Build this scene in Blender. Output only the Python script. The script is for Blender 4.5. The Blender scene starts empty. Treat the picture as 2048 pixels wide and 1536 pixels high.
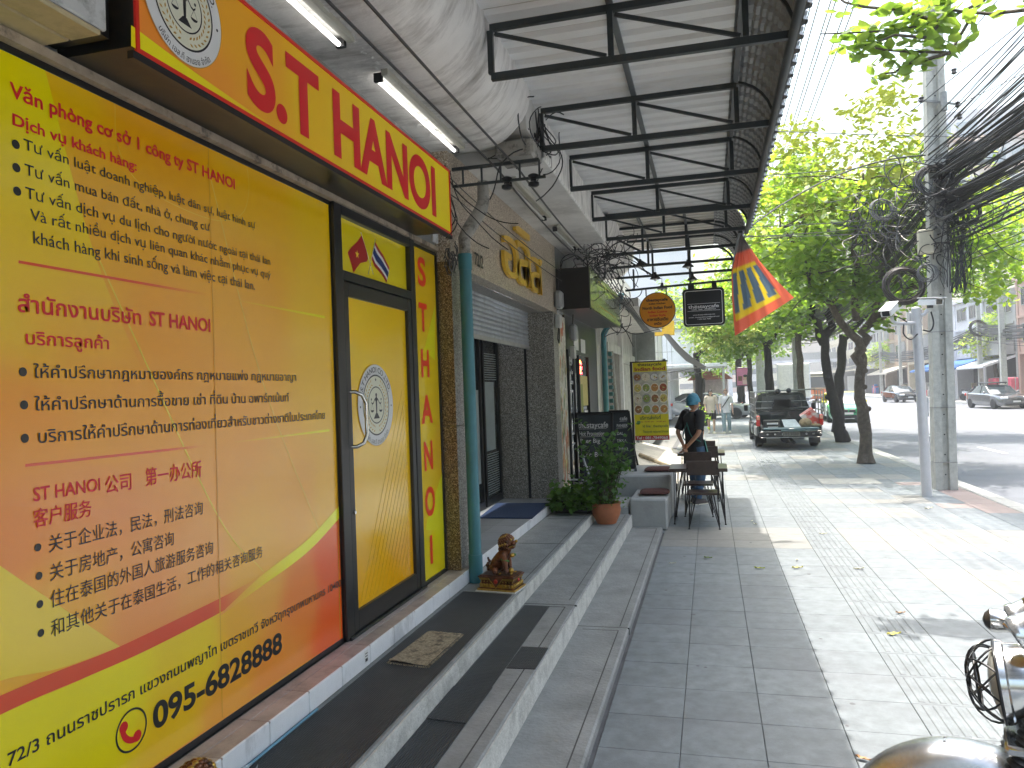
import bpy, bmesh, math, random
import numpy as np
from mathutils import Vector, Matrix, noise
random.seed(7); RNG = np.random.default_rng(11)
SC = bpy.context.scene; COL = SC.collection
PI = math.pi
# ------------------------------------------------------------------ camera, world, sun, exposure
cam_d = bpy.data.cameras.new('camera'); cam = bpy.data.objects.new('camera', cam_d); COL.objects.link(cam)
CAM_R = Vector((.9664, .2554, -.0358)); CAM_U = Vector((.0377, -.0023, .9993)); CAM_F = Vector((-.2551, .9668, .0119))
CAM_H = 1.85
def cam_setup():
    F = CAM_F.normalized(); U = (CAM_U - F*CAM_U.dot(F)).normalized(); R = F.cross(U)
    m = Matrix.Identity(4)
    for i in range(3):
        m[i][0] = R[i]; m[i][1] = U[i]; m[i][2] = -F[i]
    m.translation = Vector((0, 0, CAM_H)); cam.matrix_world = m
cam_setup()
cam_d.sensor_width = 36; cam_d.lens = 26.37; cam_d.clip_start = .05; cam_d.clip_end = 600
SC.camera = cam
W = bpy.data.worlds.new('World'); SC.world = W; W.use_nodes = True
wn = W.node_tree; bg = wn.nodes['Background']
sky = wn.nodes.new('ShaderNodeTexSky'); sky.sky_type = 'NISHITA'; sky.sun_disc = False
SUN_EL = math.radians(80); SUN_AZ = math.radians(3)
sky.sun_elevation = SUN_EL; sky.sun_rotation = SUN_AZ; sky.air_density = 2.4; sky.dust_density = 10.0; sky.ozone_density = 7.0
wn.links.new(sky.outputs[0], bg.inputs[0]); bg.inputs[1].default_value = .15
sl = bpy.data.lights.new('sun', 'SUN'); sl.energy = 2.0; sl.angle = math.radians(.6); sl.color = (1, .95, .88)
sun = bpy.data.objects.new('sun', sl); COL.objects.link(sun)
sd = Vector((-.008, .17, 1)).normalized()
sun.rotation_euler = sd.to_track_quat('Z', 'Y').to_euler()
SC.view_settings.view_transform = 'Standard'; SC.view_settings.look = 'None'
SC.view_settings.exposure = 2.0; SC.view_settings.gamma = 1; SC.view_settings.use_curve_mapping = False
SC.render.engine = 'CYCLES'
SC.cycles.use_denoising = True; SC.cycles.max_bounces = 8; SC.cycles.diffuse_bounces = 5; SC.cycles.transparent_max_bounces = 12
SC.cycles.volume_bounces = 1; SC.cycles.volume_step_rate = 4; SC.cycles.caustics_reflective = False; SC.cycles.caustics_refractive = False; SC.cycles.sample_clamp_indirect = 8
# pixel of the photograph (2048 wide) -> point on a plane of the place
def _ray(u, v):
    F = CAM_F.normalized(); U = (CAM_U - F*CAM_U.dot(F)).normalized(); R = F.cross(U)
    return R*(u-1024) - U*(v-768) + F*1500
def atx(u, v, x): d = _ray(u, v); return Vector((0, 0, CAM_H)) + d*(x/d.x)
def aty(u, v, y): d = _ray(u, v); return Vector((0, 0, CAM_H)) + d*(y/d.y)
def atz(u, v, z): d = _ray(u, v); return Vector((0, 0, CAM_H)) + d*((z-CAM_H)/d.z)

# ------------------------------------------------------------------ materials
def srgb(r, g, b):
    f = lambda c: (c/255/12.92) if c/255 <= .04045 else ((c/255+.055)/1.055)**2.4
    return (f(r), f(g), f(b))
MATS = {}
def mat(name, col, rough=.6, metal=0., var=.12, scale=6., bump=.0, bscale=60., spec=.5, col2=None, mix=.5, coat=0, emit=0, detail=4, isl=0., stretch=None, trans=0, alpha=1):
    if name in MATS: return MATS[name]
    m = bpy.data.materials.new(name); m.use_nodes = True; nt = m.node_tree; N = nt.nodes; L = nt.links
    P = N['Principled BSDF']; P.inputs['Roughness'].default_value = rough; P.inputs['Metallic'].default_value = metal
    P.inputs['Specular IOR Level'].default_value = spec
    if coat: P.inputs['Coat Weight'].default_value = coat; P.inputs['Coat Roughness'].default_value = .05
    tc = N.new('ShaderNodeNewGeometry'); mp = N.new('ShaderNodeMapping'); L.new(tc.outputs['Position'], mp.inputs[0])
    if stretch: mp.inputs['Scale'].default_value = stretch
    c1 = (*col, 1); last = None
    if var > 0 or col2:
        no = N.new('ShaderNodeTexNoise'); no.inputs['Scale'].default_value = scale; no.inputs['Detail'].default_value = detail; no.inputs['Roughness'].default_value = .65
        L.new(mp.outputs[0], no.inputs['Vector'])
        mr = N.new('ShaderNodeMapRange'); L.new(no.outputs[0], mr.inputs[0])
        mx = N.new('ShaderNodeMix'); mx.data_type = 'RGBA'
        if col2:
            mr.inputs[1].default_value = mix-.09; mr.inputs[2].default_value = mix+.09
            mx.inputs[6].default_value = c1; mx.inputs[7].default_value = (*col2, 1)
        else:
            mr.inputs[1].default_value = .3; mr.inputs[2].default_value = .7
            mx.inputs[6].default_value = tuple(c*(1-var) for c in col)+(1,); mx.inputs[7].default_value = tuple(min(1, c*(1+var)) for c in col)+(1,)
        L.new(mr.outputs[0], mx.inputs[0]); last = mx.outputs[2]
        if isl:
            oi = N.new('ShaderNodeObjectInfo'); ge = N.new('ShaderNodeNewGeometry'); ad = N.new('ShaderNodeMath'); ad.operation = 'ADD'
            L.new(oi.outputs['Random'], ad.inputs[0]); L.new(ge.outputs['Random Per Island'], ad.inputs[1])
            fr = N.new('ShaderNodeMath'); fr.operation = 'FRACT'; L.new(ad.outputs[0], fr.inputs[0])
            hs = N.new('ShaderNodeHueSaturation'); r2 = N.new('ShaderNodeMapRange'); L.new(fr.outputs[0], r2.inputs[0])
            r2.inputs[3].default_value = 1-isl; r2.inputs[4].default_value = 1+isl
            L.new(r2.outputs[0], hs.inputs['Value']); L.new(last, hs.inputs['Color']); last = hs.outputs[0]
        L.new(last, P.inputs['Base Color'])
        if emit: L.new(last, P.inputs['Emission Color'])
    else:
        P.inputs['Base Color'].default_value = c1; P.inputs['Emission Color'].default_value = c1
    if emit: P.inputs['Emission Strength'].default_value = emit
    if bump:
        n2 = N.new('ShaderNodeTexNoise'); n2.inputs['Scale'].default_value = bscale; n2.inputs['Detail'].default_value = 5; L.new(mp.outputs[0], n2.inputs['Vector'])
        b = N.new('ShaderNodeBump'); b.inputs['Strength'].default_value = bump; b.inputs['Distance'].default_value = .02
        L.new(n2.outputs[0], b.inputs['Height']); L.new(b.outputs[0], P.inputs['Normal'])
    if trans: P.inputs['Transmission Weight'].default_value = trans
    if alpha < 1: P.inputs['Alpha'].default_value = alpha
    m.diffuse_color = c1; MATS[name] = m
    return m
def dirty(m, col, scale=3., lo=.52, hi=.75, amt=.8, stretch=(1, 1, 1), detail=8):
    """multiply grime of its own shape over a material"""
    nt = m.node_tree; N = nt.nodes; L = nt.links; P = N['Principled BSDF']
    src = P.inputs['Base Color'].links[0].from_socket if P.inputs['Base Color'].links else None
    tc = N.new('ShaderNodeNewGeometry'); mp = N.new('ShaderNodeMapping'); mp.inputs['Scale'].default_value = stretch
    L.new(tc.outputs['Position'], mp.inputs[0])
    no = N.new('ShaderNodeTexNoise'); no.inputs['Scale'].default_value = scale; no.inputs['Detail'].default_value = detail; no.inputs['Roughness'].default_value = .7
    L.new(mp.outputs[0], no.inputs['Vector']); mr = N.new('ShaderNodeMapRange'); L.new(no.outputs[0], mr.inputs[0])
    mr.inputs[1].default_value = lo; mr.inputs[2].default_value = hi; mr.inputs[4].default_value = amt
    mx = N.new('ShaderNodeMix'); mx.data_type = 'RGBA'; L.new(mr.outputs[0], mx.inputs[0])
    if src: L.new(src, mx.inputs[6])
    else: mx.inputs[6].default_value = P.inputs['Base Color'].default_value
    mx.inputs[7].default_value = (*col, 1); L.new(mx.outputs[2], P.inputs['Base Color'])
    return m
def granite(name, a, b, c, scale=220, rough=.25):
    m = mat(name, a, rough, var=.15, scale=5, spec=.5)
    nt = m.node_tree; N = nt.nodes; L = nt.links; P = N['Principled BSDF']
    tc = N.new('ShaderNodeNewGeometry'); vo = N.new('ShaderNodeTexVoronoi'); vo.inputs['Scale'].default_value = scale; L.new(tc.outputs['Position'], vo.inputs['Vector'])
    cr = N.new('ShaderNodeValToRGB'); cr.color_ramp.interpolation = 'CONSTANT'
    sp = N.new('ShaderNodeSeparateColor'); L.new(vo.outputs['Color'], sp.inputs[0]); L.new(sp.outputs[0], cr.inputs[0])
    e = cr.color_ramp.elements; e[0].color = (*a, 1); e[1].position = .45; e[1].color = (*b, 1); x = e.new(.8); x.color = (*c, 1)
    L.new(cr.outputs[0], P.inputs['Base Color'])
    return m
def print_mat(name, rough=.22, bump=.012, coat=0):
    m = mat(name, (.5, .5, .5), rough, var=0, bump=bump, bscale=9, coat=coat); m.node_tree.nodes['Principled BSDF'].inputs['Coat Roughness'].default_value = .16
    nt = m.node_tree; at = nt.nodes.new('ShaderNodeAttribute'); at.attribute_name = 'Col'
    nt.links.new(at.outputs['Color'], nt.nodes['Principled BSDF'].inputs['Base Color'])
    return m
def leaf_mat(name, c1, c2, tr, rough=.45):
    if name in MATS: return MATS[name]
    m = bpy.data.materials.new(name); m.use_nodes = True; nt = m.node_tree; N = nt.nodes; L = nt.links; N.clear()
    out = N.new('ShaderNodeOutputMaterial'); P = N.new('ShaderNodeBsdfPrincipled'); T = N.new('ShaderNodeBsdfTranslucent'); mx = N.new('ShaderNodeMixShader')
    ge = N.new('ShaderNodeNewGeometry'); cr = N.new('ShaderNodeMix'); cr.data_type = 'RGBA'
    cr.inputs[6].default_value = (*c1, 1); cr.inputs[7].default_value = (*c2, 1)
    L.new(ge.outputs['Random Per Island'], cr.inputs[0]); L.new(cr.outputs[2], P.inputs['Base Color']); P.inputs['Roughness'].default_value = rough
    c3 = N.new('ShaderNodeMix'); c3.data_type = 'RGBA'; c3.inputs[6].default_value = (*tr, 1); c3.inputs[7].default_value = (tr[0]*.55, tr[1]*.75, tr[2]*.6, 1)
    L.new(ge.outputs['Random Per Island'], c3.inputs[0]); L.new(c3.outputs[2], T.inputs[0])
    mx.inputs[0].default_value = .45; L.new(P.outputs[0], mx.inputs[1]); L.new(T.outputs[0], mx.inputs[2]); L.new(mx.outputs[0], out.inputs[0])
    MATS[name] = m; return m
# ------------------------------------------------------------------ objects
def tag(o, label=None, cat=None, group=None, kind=None):
    if label: o['label'] = label
    if cat: o['category'] = cat
    if group: o['group'] = group
    if kind: o['kind'] = kind
    return o
def thing(name, loc, label, cat, group=None, rz=0, kind=None):
    o = bpy.data.objects.new(name, None); COL.objects.link(o); o.location = loc; o.rotation_euler = (0, 0, rz); o.empty_display_size = .1
    return tag(o, label, cat, group, kind)
def smooth(pts, k=6):
    P = [Vector(p) for p in pts]; P = [2*P[0]-P[1]]+P+[2*P[-1]-P[-2]]; out = []
    for i in range(1, len(P)-2):
        a, b, c, d = P[i-1:i+3]
        for j in range(k): t = j/k; out.append(.5*((2*b)+(c-a)*t+(2*a-5*b+4*c-d)*t*t+(3*b-a-3*c+d)*t**3))
    return out+[P[-2]]
class MB:
    def __init__(s): s.v = []; s.f = []; s.mi = []; s.mats = []; s.col = None
    def _m(s, m):
        if m is None: return 0
        if m not in s.mats: s.mats.append(m)
        return s.mats.index(m)
    def add(s, vs, fs, m=None):
        b = len(s.v); s.v += [tuple(v) for v in vs]; k = s._m(m)
        for f in fs: s.f.append(tuple(b+i for i in f)); s.mi.append(k)
        return s
    def box(s, x0, x1, y0, y1, z0, z1, m=None):
        if x0 > x1: x0, x1 = x1, x0
        if y0 > y1: y0, y1 = y1, y0
        if z0 > z1: z0, z1 = z1, z0
        return s.add([(x0,y0,z0),(x1,y0,z0),(x1,y1,z0),(x0,y1,z0),(x0,y0,z1),(x1,y0,z1),(x1,y1,z1),(x0,y1,z1)],
              [(0,3,2,1),(4,5,6,7),(0,1,5,4),(1,2,6,5),(2,3,7,6),(3,0,4,7)], m)
    def rbox(s, x0, x1, y0, y1, z0, z1, b=.01, m=None):
        if x0 > x1: x0, x1 = x1, x0
        if y0 > y1: y0, y1 = y1, y0
        if z0 > z1: z0, z1 = z1, z0
        b = min(b, (x1-x0)*.45, (y1-y0)*.45, (z1-z0)*.45); X = (x0, x1); Y = (y0, y1); Z = (z0, z1); vs = []; ix = {}
        for i in (0, 1):
            for j in (0, 1):
                for k in (0, 1):
                    dx, dy, dz = (b if i == 0 else -b), (b if j == 0 else -b), (b if k == 0 else -b)
                    for a, p in enumerate(((X[i], Y[j]+dy, Z[k]+dz), (X[i]+dx, Y[j], Z[k]+dz), (X[i]+dx, Y[j]+dy, Z[k]))):
                        ix[i, j, k, a] = len(vs); vs.append(p)
        g = lambda *q: ix[q]; F = []
        for i in (0, 1): F.append(((g(i,0,0,0), g(i,1,0,0), g(i,1,1,0), g(i,0,1,0)), (1 if i else -1, 0, 0)))
        for j in (0, 1): F.append(((g(0,j,0,1), g(1,j,0,1), g(1,j,1,1), g(0,j,1,1)), (0, 1 if j else -1, 0)))
        for k in (0, 1): F.append(((g(0,0,k,2), g(1,0,k,2), g(1,1,k,2), g(0,1,k,2)), (0, 0, 1 if k else -1)))
        for i in (0, 1):
            for j in (0, 1): F.append(((g(i,j,0,0), g(i,j,1,0), g(i,j,1,1), g(i,j,0,1)), ((i or -1), (j or -1), 0)))
            for k in (0, 1): F.append(((g(i,0,k,0), g(i,1,k,0), g(i,1,k,2), g(i,0,k,2)), ((i or -1), 0, (k or -1))))
        for j in (0, 1):
            for k in (0, 1): F.append(((g(0,j,k,1), g(1,j,k,1), g(1,j,k,2), g(0,j,k,2)), (0, (j or -1), (k or -1))))
        for i in (0, 1):
            for j in (0, 1):
                for k in (0, 1): F.append(((g(i,j,k,0), g(i,j,k,1), g(i,j,k,2)), ((i or -1), (j or -1), (k or -1))))
        fs = []
        for f, n in F:
            a, c, d = (Vector(vs[f[t]]) for t in (0, 1, 2))
            if (c-a).cross(d-a).dot(Vector(n)) < 0: f = f[::-1]
            fs.append(f)
        return s.add(vs, fs, m)
    def bar(s, a, b, w, h=None, m=None, up=(0, 0, 1)):
        """square bar between two points"""
        a = Vector(a); b = Vector(b); h = h or w; d = (b-a).normalized(); u = Vector(up)
        if abs(d.dot(u)) > .98: u = Vector((1, 0, 0)) if abs(d.x) < .9 else Vector((0, 1, 0))
        r = d.cross(u).normalized()*w/2; t = r.cross(d).normalized()*h/2
        vs = [p+sx*r+sy*t for p in (a, b) for sx, sy in ((-1,-1),(1,-1),(1,1),(-1,1))]
        return s.add(vs, [(0,3,2,1),(4,5,6,7),(0,1,5,4),(1,2,6,5),(2,3,7,6),(3,0,4,7)], m)
    def tube(s, pts, r, n=8, m=None, cap=True, closed=False):
        pts = [Vector(p) for p in pts]; K = len(pts); rs = r if isinstance(r, (list, tuple)) else [r]*K
        vs = []; u = None
        for i, p in enumerate(pts):
            if closed: d = pts[(i+1) % K]-pts[i-1]
            else: d = pts[min(i+1, K-1)]-pts[max(i-1, 0)]
            d = d.normalized() if d.length > 1e-9 else Vector((0, 0, 1))
            if u is None:
                u = d.cross(Vector((0, 0, 1)));
                if u.length < .1: u = d.cross(Vector((1, 0, 0)))
            u = (u-d*u.dot(d)).normalized(); w = d.cross(u)
            for k in range(n):
                a = 2*PI*k/n; vs.append(p+(u*math.cos(a)+w*math.sin(a))*rs[i])
        fs = []
        for i in range(K if closed else K-1):
            j = (i+1) % K
            for k in range(n): fs.append((i*n+k, i*n+(k+1) % n, j*n+(k+1) % n, j*n+k))
        if cap and not closed: fs.append(tuple(range(n))[::-1]); fs.append(tuple((K-1)*n+k for k in range(n)))
        return s.add(vs, fs, m)
    def cyl(s, a, b, r, n=16, m=None, r2=None): return s.tube([a, b], [r, r if r2 is None else r2], n, m)
    def lathe(s, c, prof, n=24, m=None, axis='z', sq=(1, 1)):
        """prof: (radius, height) list"""
        vs = []
        for r, h in prof:
            for k in range(n):
                a = 2*PI*k/n; x, y = r*math.cos(a)*sq[0], r*math.sin(a)*sq[1]
                vs.append(Vector(c)+(Vector((x, y, h)) if axis == 'z' else Vector((h, x, y)) if axis == 'x' else Vector((y, h, x))))
        fs = []; K = len(prof)
        for i in range(K-1):
            for k in range(n): fs.append((i*n+k, i*n+(k+1) % n, (i+1)*n+(k+1) % n, (i+1)*n+k))
        fs.append(tuple(range(n))[::-1]); fs.append(tuple((K-1)*n+k for k in range(n)))
        return s.add(vs, fs, m)
    def ball(s, c, r, n=12, k=8, m=None, sc=(1, 1, 1)):
        vs = []; c = Vector(c)
        for i in range(1, k):
            t = PI*i/k
            for j in range(n): a = 2*PI*j/n; vs.append(c+Vector((math.sin(t)*math.cos(a)*r*sc[0], math.sin(t)*math.sin(a)*r*sc[1], math.cos(t)*r*sc[2])))
        top = len(vs); vs.append(c+Vector((0, 0, r*sc[2]))); vs.append(c-Vector((0, 0, r*sc[2]))); fs = []
        for i in range(k-2):
            for j in range(n): fs.append((i*n+j, (i+1)*n+j, (i+1)*n+(j+1) % n, i*n+(j+1) % n))
        for j in range(n): fs.append((top, j, (j+1) % n)); fs.append((top+1, (k-2)*n+(j+1) % n, (k-2)*n+j))
        return s.add(vs, fs, m)
    def prism(s, poly, d, m=None):
        """polygon of 3-D points pushed along d"""
        n = len(poly); d = Vector(d); vs = [Vector(p) for p in poly]+[Vector(p)+d for p in poly]
        fs = [tuple(range(n)), tuple(range(2*n-1, n-1, -1))]+[(i, i+n, (i+1) % n+n, (i+1) % n) for i in range(n)]
        return s.add(vs, fs, m)
    def loft(s, rings, m=None, cap=True, closed=True):
        n = len(rings[0]); vs = [p for r in rings for p in r]; fs = []
        for i in range(len(rings)-1):
            for k in range(n if closed else n-1): fs.append((i*n+k, i*n+(k+1) % n, (i+1)*n+(k+1) % n, (i+1)*n+k))
        if cap: fs.append(tuple(range(n))[::-1]); fs.append(tuple((len(rings)-1)*n+k for k in range(n)))
        return s.add(vs, fs, m)
    def build(s, name, m=None, parent=None, world=True, smooth=None, kind=None, label=None, recalc=True, colors=None, group=None):
        me = bpy.data.meshes.new(name)
        off = Vector((0, 0, 0)); base = parent
        if world and parent is not None:
            q = parent; off = Vector((0, 0, 0))
            while q is not None: off = off+q.location; q = q.parent
        me.from_pydata([(v[0]-off.x, v[1]-off.y, v[2]-off.z) for v in s.v], [], s.f)
        if s.mats:
            for x in s.mats: me.materials.append(x)
            me.polygons.foreach_set('material_index', s.mi)
        elif m: me.materials.append(m)
        if recalc:
            bm = bmesh.new(); bm.from_mesh(me); bmesh.ops.recalc_face_normals(bm, faces=bm.faces); bm.to_mesh(me); bm.free()
        if smooth is not None:
            me.polygons.foreach_set('use_smooth', [True]*len(me.polygons))
            if smooth < 180: me.set_sharp_from_angle(angle=math.radians(smooth))
        if colors is not None:
            ca = me.color_attributes.new('Col', 'FLOAT_COLOR', 'POINT')
            ca.data.foreach_set('color', np.array([(*c, 1) for c in colors], dtype='f').ravel())
        me.update()
        o = bpy.data.objects.new(name, me); COL.objects.link(o)
        if parent is not None: o.parent = parent
        if kind: o['kind'] = kind
        if label: o['label'] = label
        return o
def copy_tree(o, parent=None, label=None):
    c = o.copy(); COL.objects.link(c)
    if parent is not None: c.parent = parent
    if label: c['label'] = label
    for ch in list(o.children): copy_tree(ch, c)
    return c
def struct(name, mb, m=None, **k): o = mb.build(name, m, **k); o['kind'] = 'structure'; return o
def leafmesh(cs, size, droop=.3, m=None, curl=True, parent=None, name='foliage', kind=None, aspect=.5):
    """many leaves: cs = (n,3) positions"""
    n = len(cs); cs = np.asarray(cs, dtype=float)
    th = RNG.uniform(0, 2*PI, n); ph = RNG.normal(-droop, .45, n)
    d = np.stack([np.cos(th)*np.cos(ph), np.sin(th)*np.cos(ph), np.sin(ph)], 1)
    side = np.stack([-np.sin(th), np.cos(th), np.zeros(n)], 1); rl = RNG.normal(0, .5, n)
    up = np.cross(side, d); side = side*np.cos(rl)[:, None]+up*np.sin(rl)[:, None]; up = np.cross(side, d)
    L = (size*RNG.uniform(.65, 1.25, n))[:, None]; Wd = L*aspect
    p = [cs, cs+d*L*.35+side*Wd*.5-up*L*.04, cs+d*L*.75+side*Wd*.36-up*L*.06, cs+d*L-up*L*.12, cs+d*L*.75-side*Wd*.36-up*L*.06, cs+d*L*.35-side*Wd*.5-up*L*.04]
    V = np.stack(p, 1).reshape(-1, 3); off = np.zeros(3)
    if parent is not None: off = np.array(parent.location)
    V = V-off
    b = np.arange(n)[:, None]*6; F = np.concatenate([b+np.array([0, 1, 2, 3]), b+np.array([0, 3, 4, 5])], 1).reshape(-1)
    me = bpy.data.meshes.new(name); me.vertices.add(len(V)); me.vertices.foreach_set('co', V.ravel())
    me.loops.add(len(F)); me.loops.foreach_set('vertex_index', F.astype('i')); me.polygons.add(2*n)
    me.polygons.foreach_set('loop_start', np.arange(0, 8*n, 4).astype('i')); me.update(calc_edges=True)
    if m: me.materials.append(m)
    o = bpy.data.objects.new(name, me); COL.objects.link(o)
    if parent is not None: o.parent = parent
    if kind: o['kind'] = kind
    return o
# ------------------------------------------------------------------ lettering
_G = {}; _TMP = []
def _txt(body, off=0., ext=0., res=2):
    c = bpy.data.curves.new('t', 'FONT'); c.body = body; c.size = 1; c.offset = off; c.resolution_u = res; c.extrude = ext
    o = bpy.data.objects.new('t', c); COL.objects.link(o); bpy.context.view_layer.update()
    me = bpy.data.meshes.new_from_object(o); bpy.data.objects.remove(o); bpy.data.curves.remove(c)
    n = len(me.vertices); co = np.zeros(n*3); me.vertices.foreach_get('co', co); co = co.reshape(-1, 3); fs = [tuple(p.vertices) for p in me.polygons]
    bpy.data.meshes.remove(me); return co, fs
_LW = {}
HORN = dict(zip('ơởớờợỡ', 'oỏóòọõ'))
def glyph(ch, off, res=2):
    k = (ch, off, res)
    if k not in _G:
        if 'l' not in _LW: _LW['l'] = _txt('l')[0][:, 0].max()
        b_ = HORN.get(ch, ch); adv = (_txt(b_+'l')[0][:, 0].max()-_LW['l'])
        co, fs = _txt(b_, off if ord(ch) < 128 else 0, 0, res) if ch.strip() else (np.zeros((0, 3)), [])
        if ch in HORN:      # o with its horn drawn as a short curl
            x1 = _txt('o')[0][:, 0].max(); n = len(co); h = [(x1-.06, .40), (x1-.005, .44), (x1+.045, .52), (x1+.095, .52), (x1+.06, .40), (x1-.03, .345)]
            co = np.concatenate([co, np.array([(a, b, .0006) for a, b in h])]); fs = list(fs)+[(n, n+5, n+4, n+1), (n+1, n+4, n+3, n+2)]
        if ord(ch) >= 128 and off > .004 and len(co):      # thicken fallback scripts by small shifts instead of an offset
            n = len(co); C2 = [co]; F2 = list(fs)
            for k, (dx, dy) in enumerate(((1, 0), (-1, 0), (0, 1), (0, -1), (.7, .7), (-.7, -.7))):
                q = co.copy(); q[:, 0] += dx*off; q[:, 1] += dy*off; q[:, 2] = .0001*(k+1); C2.append(q); F2 += [tuple(i+n*(k+1) for i in f) for f in fs]
            co, fs = np.concatenate(C2), F2
        _G[k] = (co, fs, adv)
    return _G[k]
TONE = '่้๊๋์'; UPV = 'ิีึืั'
def layout(s, off=0., track=0., res=2):
    out = []; x = 0; prev = ''
    for ch in s:
        co, fs, adv = glyph(ch, off, res); dy = .2 if (ch in TONE and prev and prev in UPV) else 0
        out.append((x, dy, co, fs)); x += adv+(track if adv > .05 else 0); prev = ch
    return out, x
def text(name, s, m, parent, o, ux, uy, cap, width=None, bold=0., track=0., align='l', arc=None, lift=0., kind=None, res=3):
    """lay s out from o along ux with capital height cap; arc=(centre, radius, angle0, dir) bends it"""
    items, w = layout(s, bold, track, res); sy = cap/.68; sx = sy if width is None else width/max(w, 1e-6)
    ux = Vector(ux).normalized(); uy = Vector(uy).normalized(); n = ux.cross(uy); mb = MB(); j = 0
    x0 = {'l': 0, 'c': -w*sx/2, 'r': -w*sx}[align]
    for x, dy, co, fs in items:
        vs = []; j += 1
        for p in co:
            px, py = (x+p[0])*sx+x0, (dy+p[1])*sy
            if arc:
                c, R, a0, dr = arc; cxm = (x)*sx+x0; a = a0+dr*px/R; rr = R+dr*(-1)*0+(py if dr < 0 else -py)
                q = Vector(c)+ux*math.cos(a)*rr+uy*math.sin(a)*rr
            else: q = Vector(o)+ux*px+uy*py
            vs.append(q+n*(lift+p[2]+(.0008 if dy or (j % 2) else 0)))
        mb.add(vs, fs)
    return mb.build(name, m, parent, recalc=False, kind=kind)
def ring_poly(c, r0, r1, ux, uy, n=48, a0=0, a1=2*PI):
    ux = Vector(ux); uy = Vector(uy); c = Vector(c); vs = []; full = abs(a1-a0-2*PI) < 1e-6; K = n if full else n+1
    for i in range(K):
        a = a0+(a1-a0)*i/n; e = ux*math.cos(a)+uy*math.sin(a); vs += [c+e*r0, c+e*r1]
    fs = [(2*i, 2*i+1, 2*((i+1) % K)+1, 2*((i+1) % K)) for i in range(n if full else n)]
    return vs, fs
def disc_poly(c, r, ux, uy, n=40, sy=1):
    ux = Vector(ux); uy = Vector(uy); c = Vector(c)
    return [c+ux*math.cos(2*PI*i/n)*r+uy*math.sin(2*PI*i/n)*r*sy for i in range(n)], [tuple(range(n))]
def emblem(parent, c, r, ux, uy, name='emblem'):
    ux = Vector(ux); uy = Vector(uy); nn = ux.cross(uy); c = Vector(c); wm = mat('emblem_white', (.74, .75, .76), .25, var=0); km = mat('emblem_black', (.015, .015, .02), .3, var=0); gm = mat('emblem_gold', (.55, .33, .07), .35, var=0); cm = mat('emblem_cream', (.72, .72, .58), .3, var=0)
    P = lambda x, y, l=.0016: c+ux*x*r+uy*y*r+nn*l
    b = MB(); b.add(*disc_poly(c+nn*.0004, r, ux, uy, 64), wm); b.add(*ring_poly(c+nn*.0008, r*.985, r, ux, uy, 64), gm)
    b.add(*disc_poly(c+nn*.0008, r*.74, ux, uy, 48), cm)
    b.add(*ring_poly(c+nn*.0014, r*.71, r*.745, ux, uy, 56), km); b.add(*ring_poly(c+nn*.0014, r*.43, r*.455, ux, uy, 48), km)
    def poly(pts, m=km): b.add([P(*p) for p in pts], [tuple(range(len(pts)))], m)
    poly([(-.04, .13), (.04, .13), (.03, -.2), (-.03, -.2)]); poly([(-.05, -.2), (.05, -.2), (.17, -.33), (-.17, -.33)])
    b.add(*disc_poly(P(0, .25), r*.045, ux, uy, 14), km); poly([(-.03, .21), (.03, .21), (.07, .1), (-.07, .1)])
    for s in (-1, 1):
        arm = [(.03*s, .17), (.1*s, .13), (.17*s, .05), (.23*s, .03), (.28*s, .07), (.285*s, .13)]
        for (x0, y0), (x1, y1) in zip(arm, arm[1:]): poly([(x0, y0-.018), (x1, y1-.018), (x1, y1+.018), (x0, y0+.018)])
        b.add(*disc_poly(P(.275*s, .14), r*.028, ux, uy, 10), km)
        for e in (-.085, .085): poly([(.24*s-.004, .03), (.24*s+.004, .03), (.24*s+e+.004, -.12), (.24*s+e-.004, -.12)])
        poly([(.24*s+.09*math.cos(t), -.12+.055*math.sin(t)) for t in [PI+PI*k/8 for k in range(9)]])
        for k in range(15):
            a = -PI/2+s*(.18+k*.175)
            for q in (-1, 1):
                rr = .585+q*.03; ca, sa = math.cos(a), math.sin(a); tx, ty = -sa*s, ca*s; dx, dy = tx*.8+q*ca*.55, ty*.8+q*sa*.55; l = .1; w = .022
                x, y = ca*rr, sa*rr; nx, ny = -dy, dx
                poly([(x, y), (x+dx*l*.5+nx*w, y+dy*l*.5+ny*w), (x+dx*l, y+dy*l), (x+dx*l*.5-nx*w, y+dy*l*.5-ny*w)], gm)
        b.add(*disc_poly(P(.87*s, -.03), r*.028, ux, uy, 12), km)
    st = [((.05 if i % 2 == 0 else .021)*math.cos(PI/2+i*PI/5), .62+(.05 if i % 2 == 0 else .021)*math.sin(PI/2+i*PI/5)) for i in range(10)]; poly(st)
    o = b.build(name, None, parent, recalc=False)
    s1 = 'S.T HANOI CO.,LTD.'; w = layout(s1, .012)[1]; cap = .13*r; R = r*.8; wid = R*2.35
    text('lettering', s1, km, o, c, ux, uy, cap, width=wid, bold=.012, arc=(c, R, PI/2+wid/R/2, -1), lift=.0014)
    s2 = 'บริษัท เอส.ที ฮานอย จำกัด'; R2 = r*.95; wid = R2*1.55
    text('lettering', s2, km, o, c, ux, uy, .105*r, width=wid, arc=(c, R2, -PI/2-wid/R2/2, 1), lift=.0014)
    return o
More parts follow.
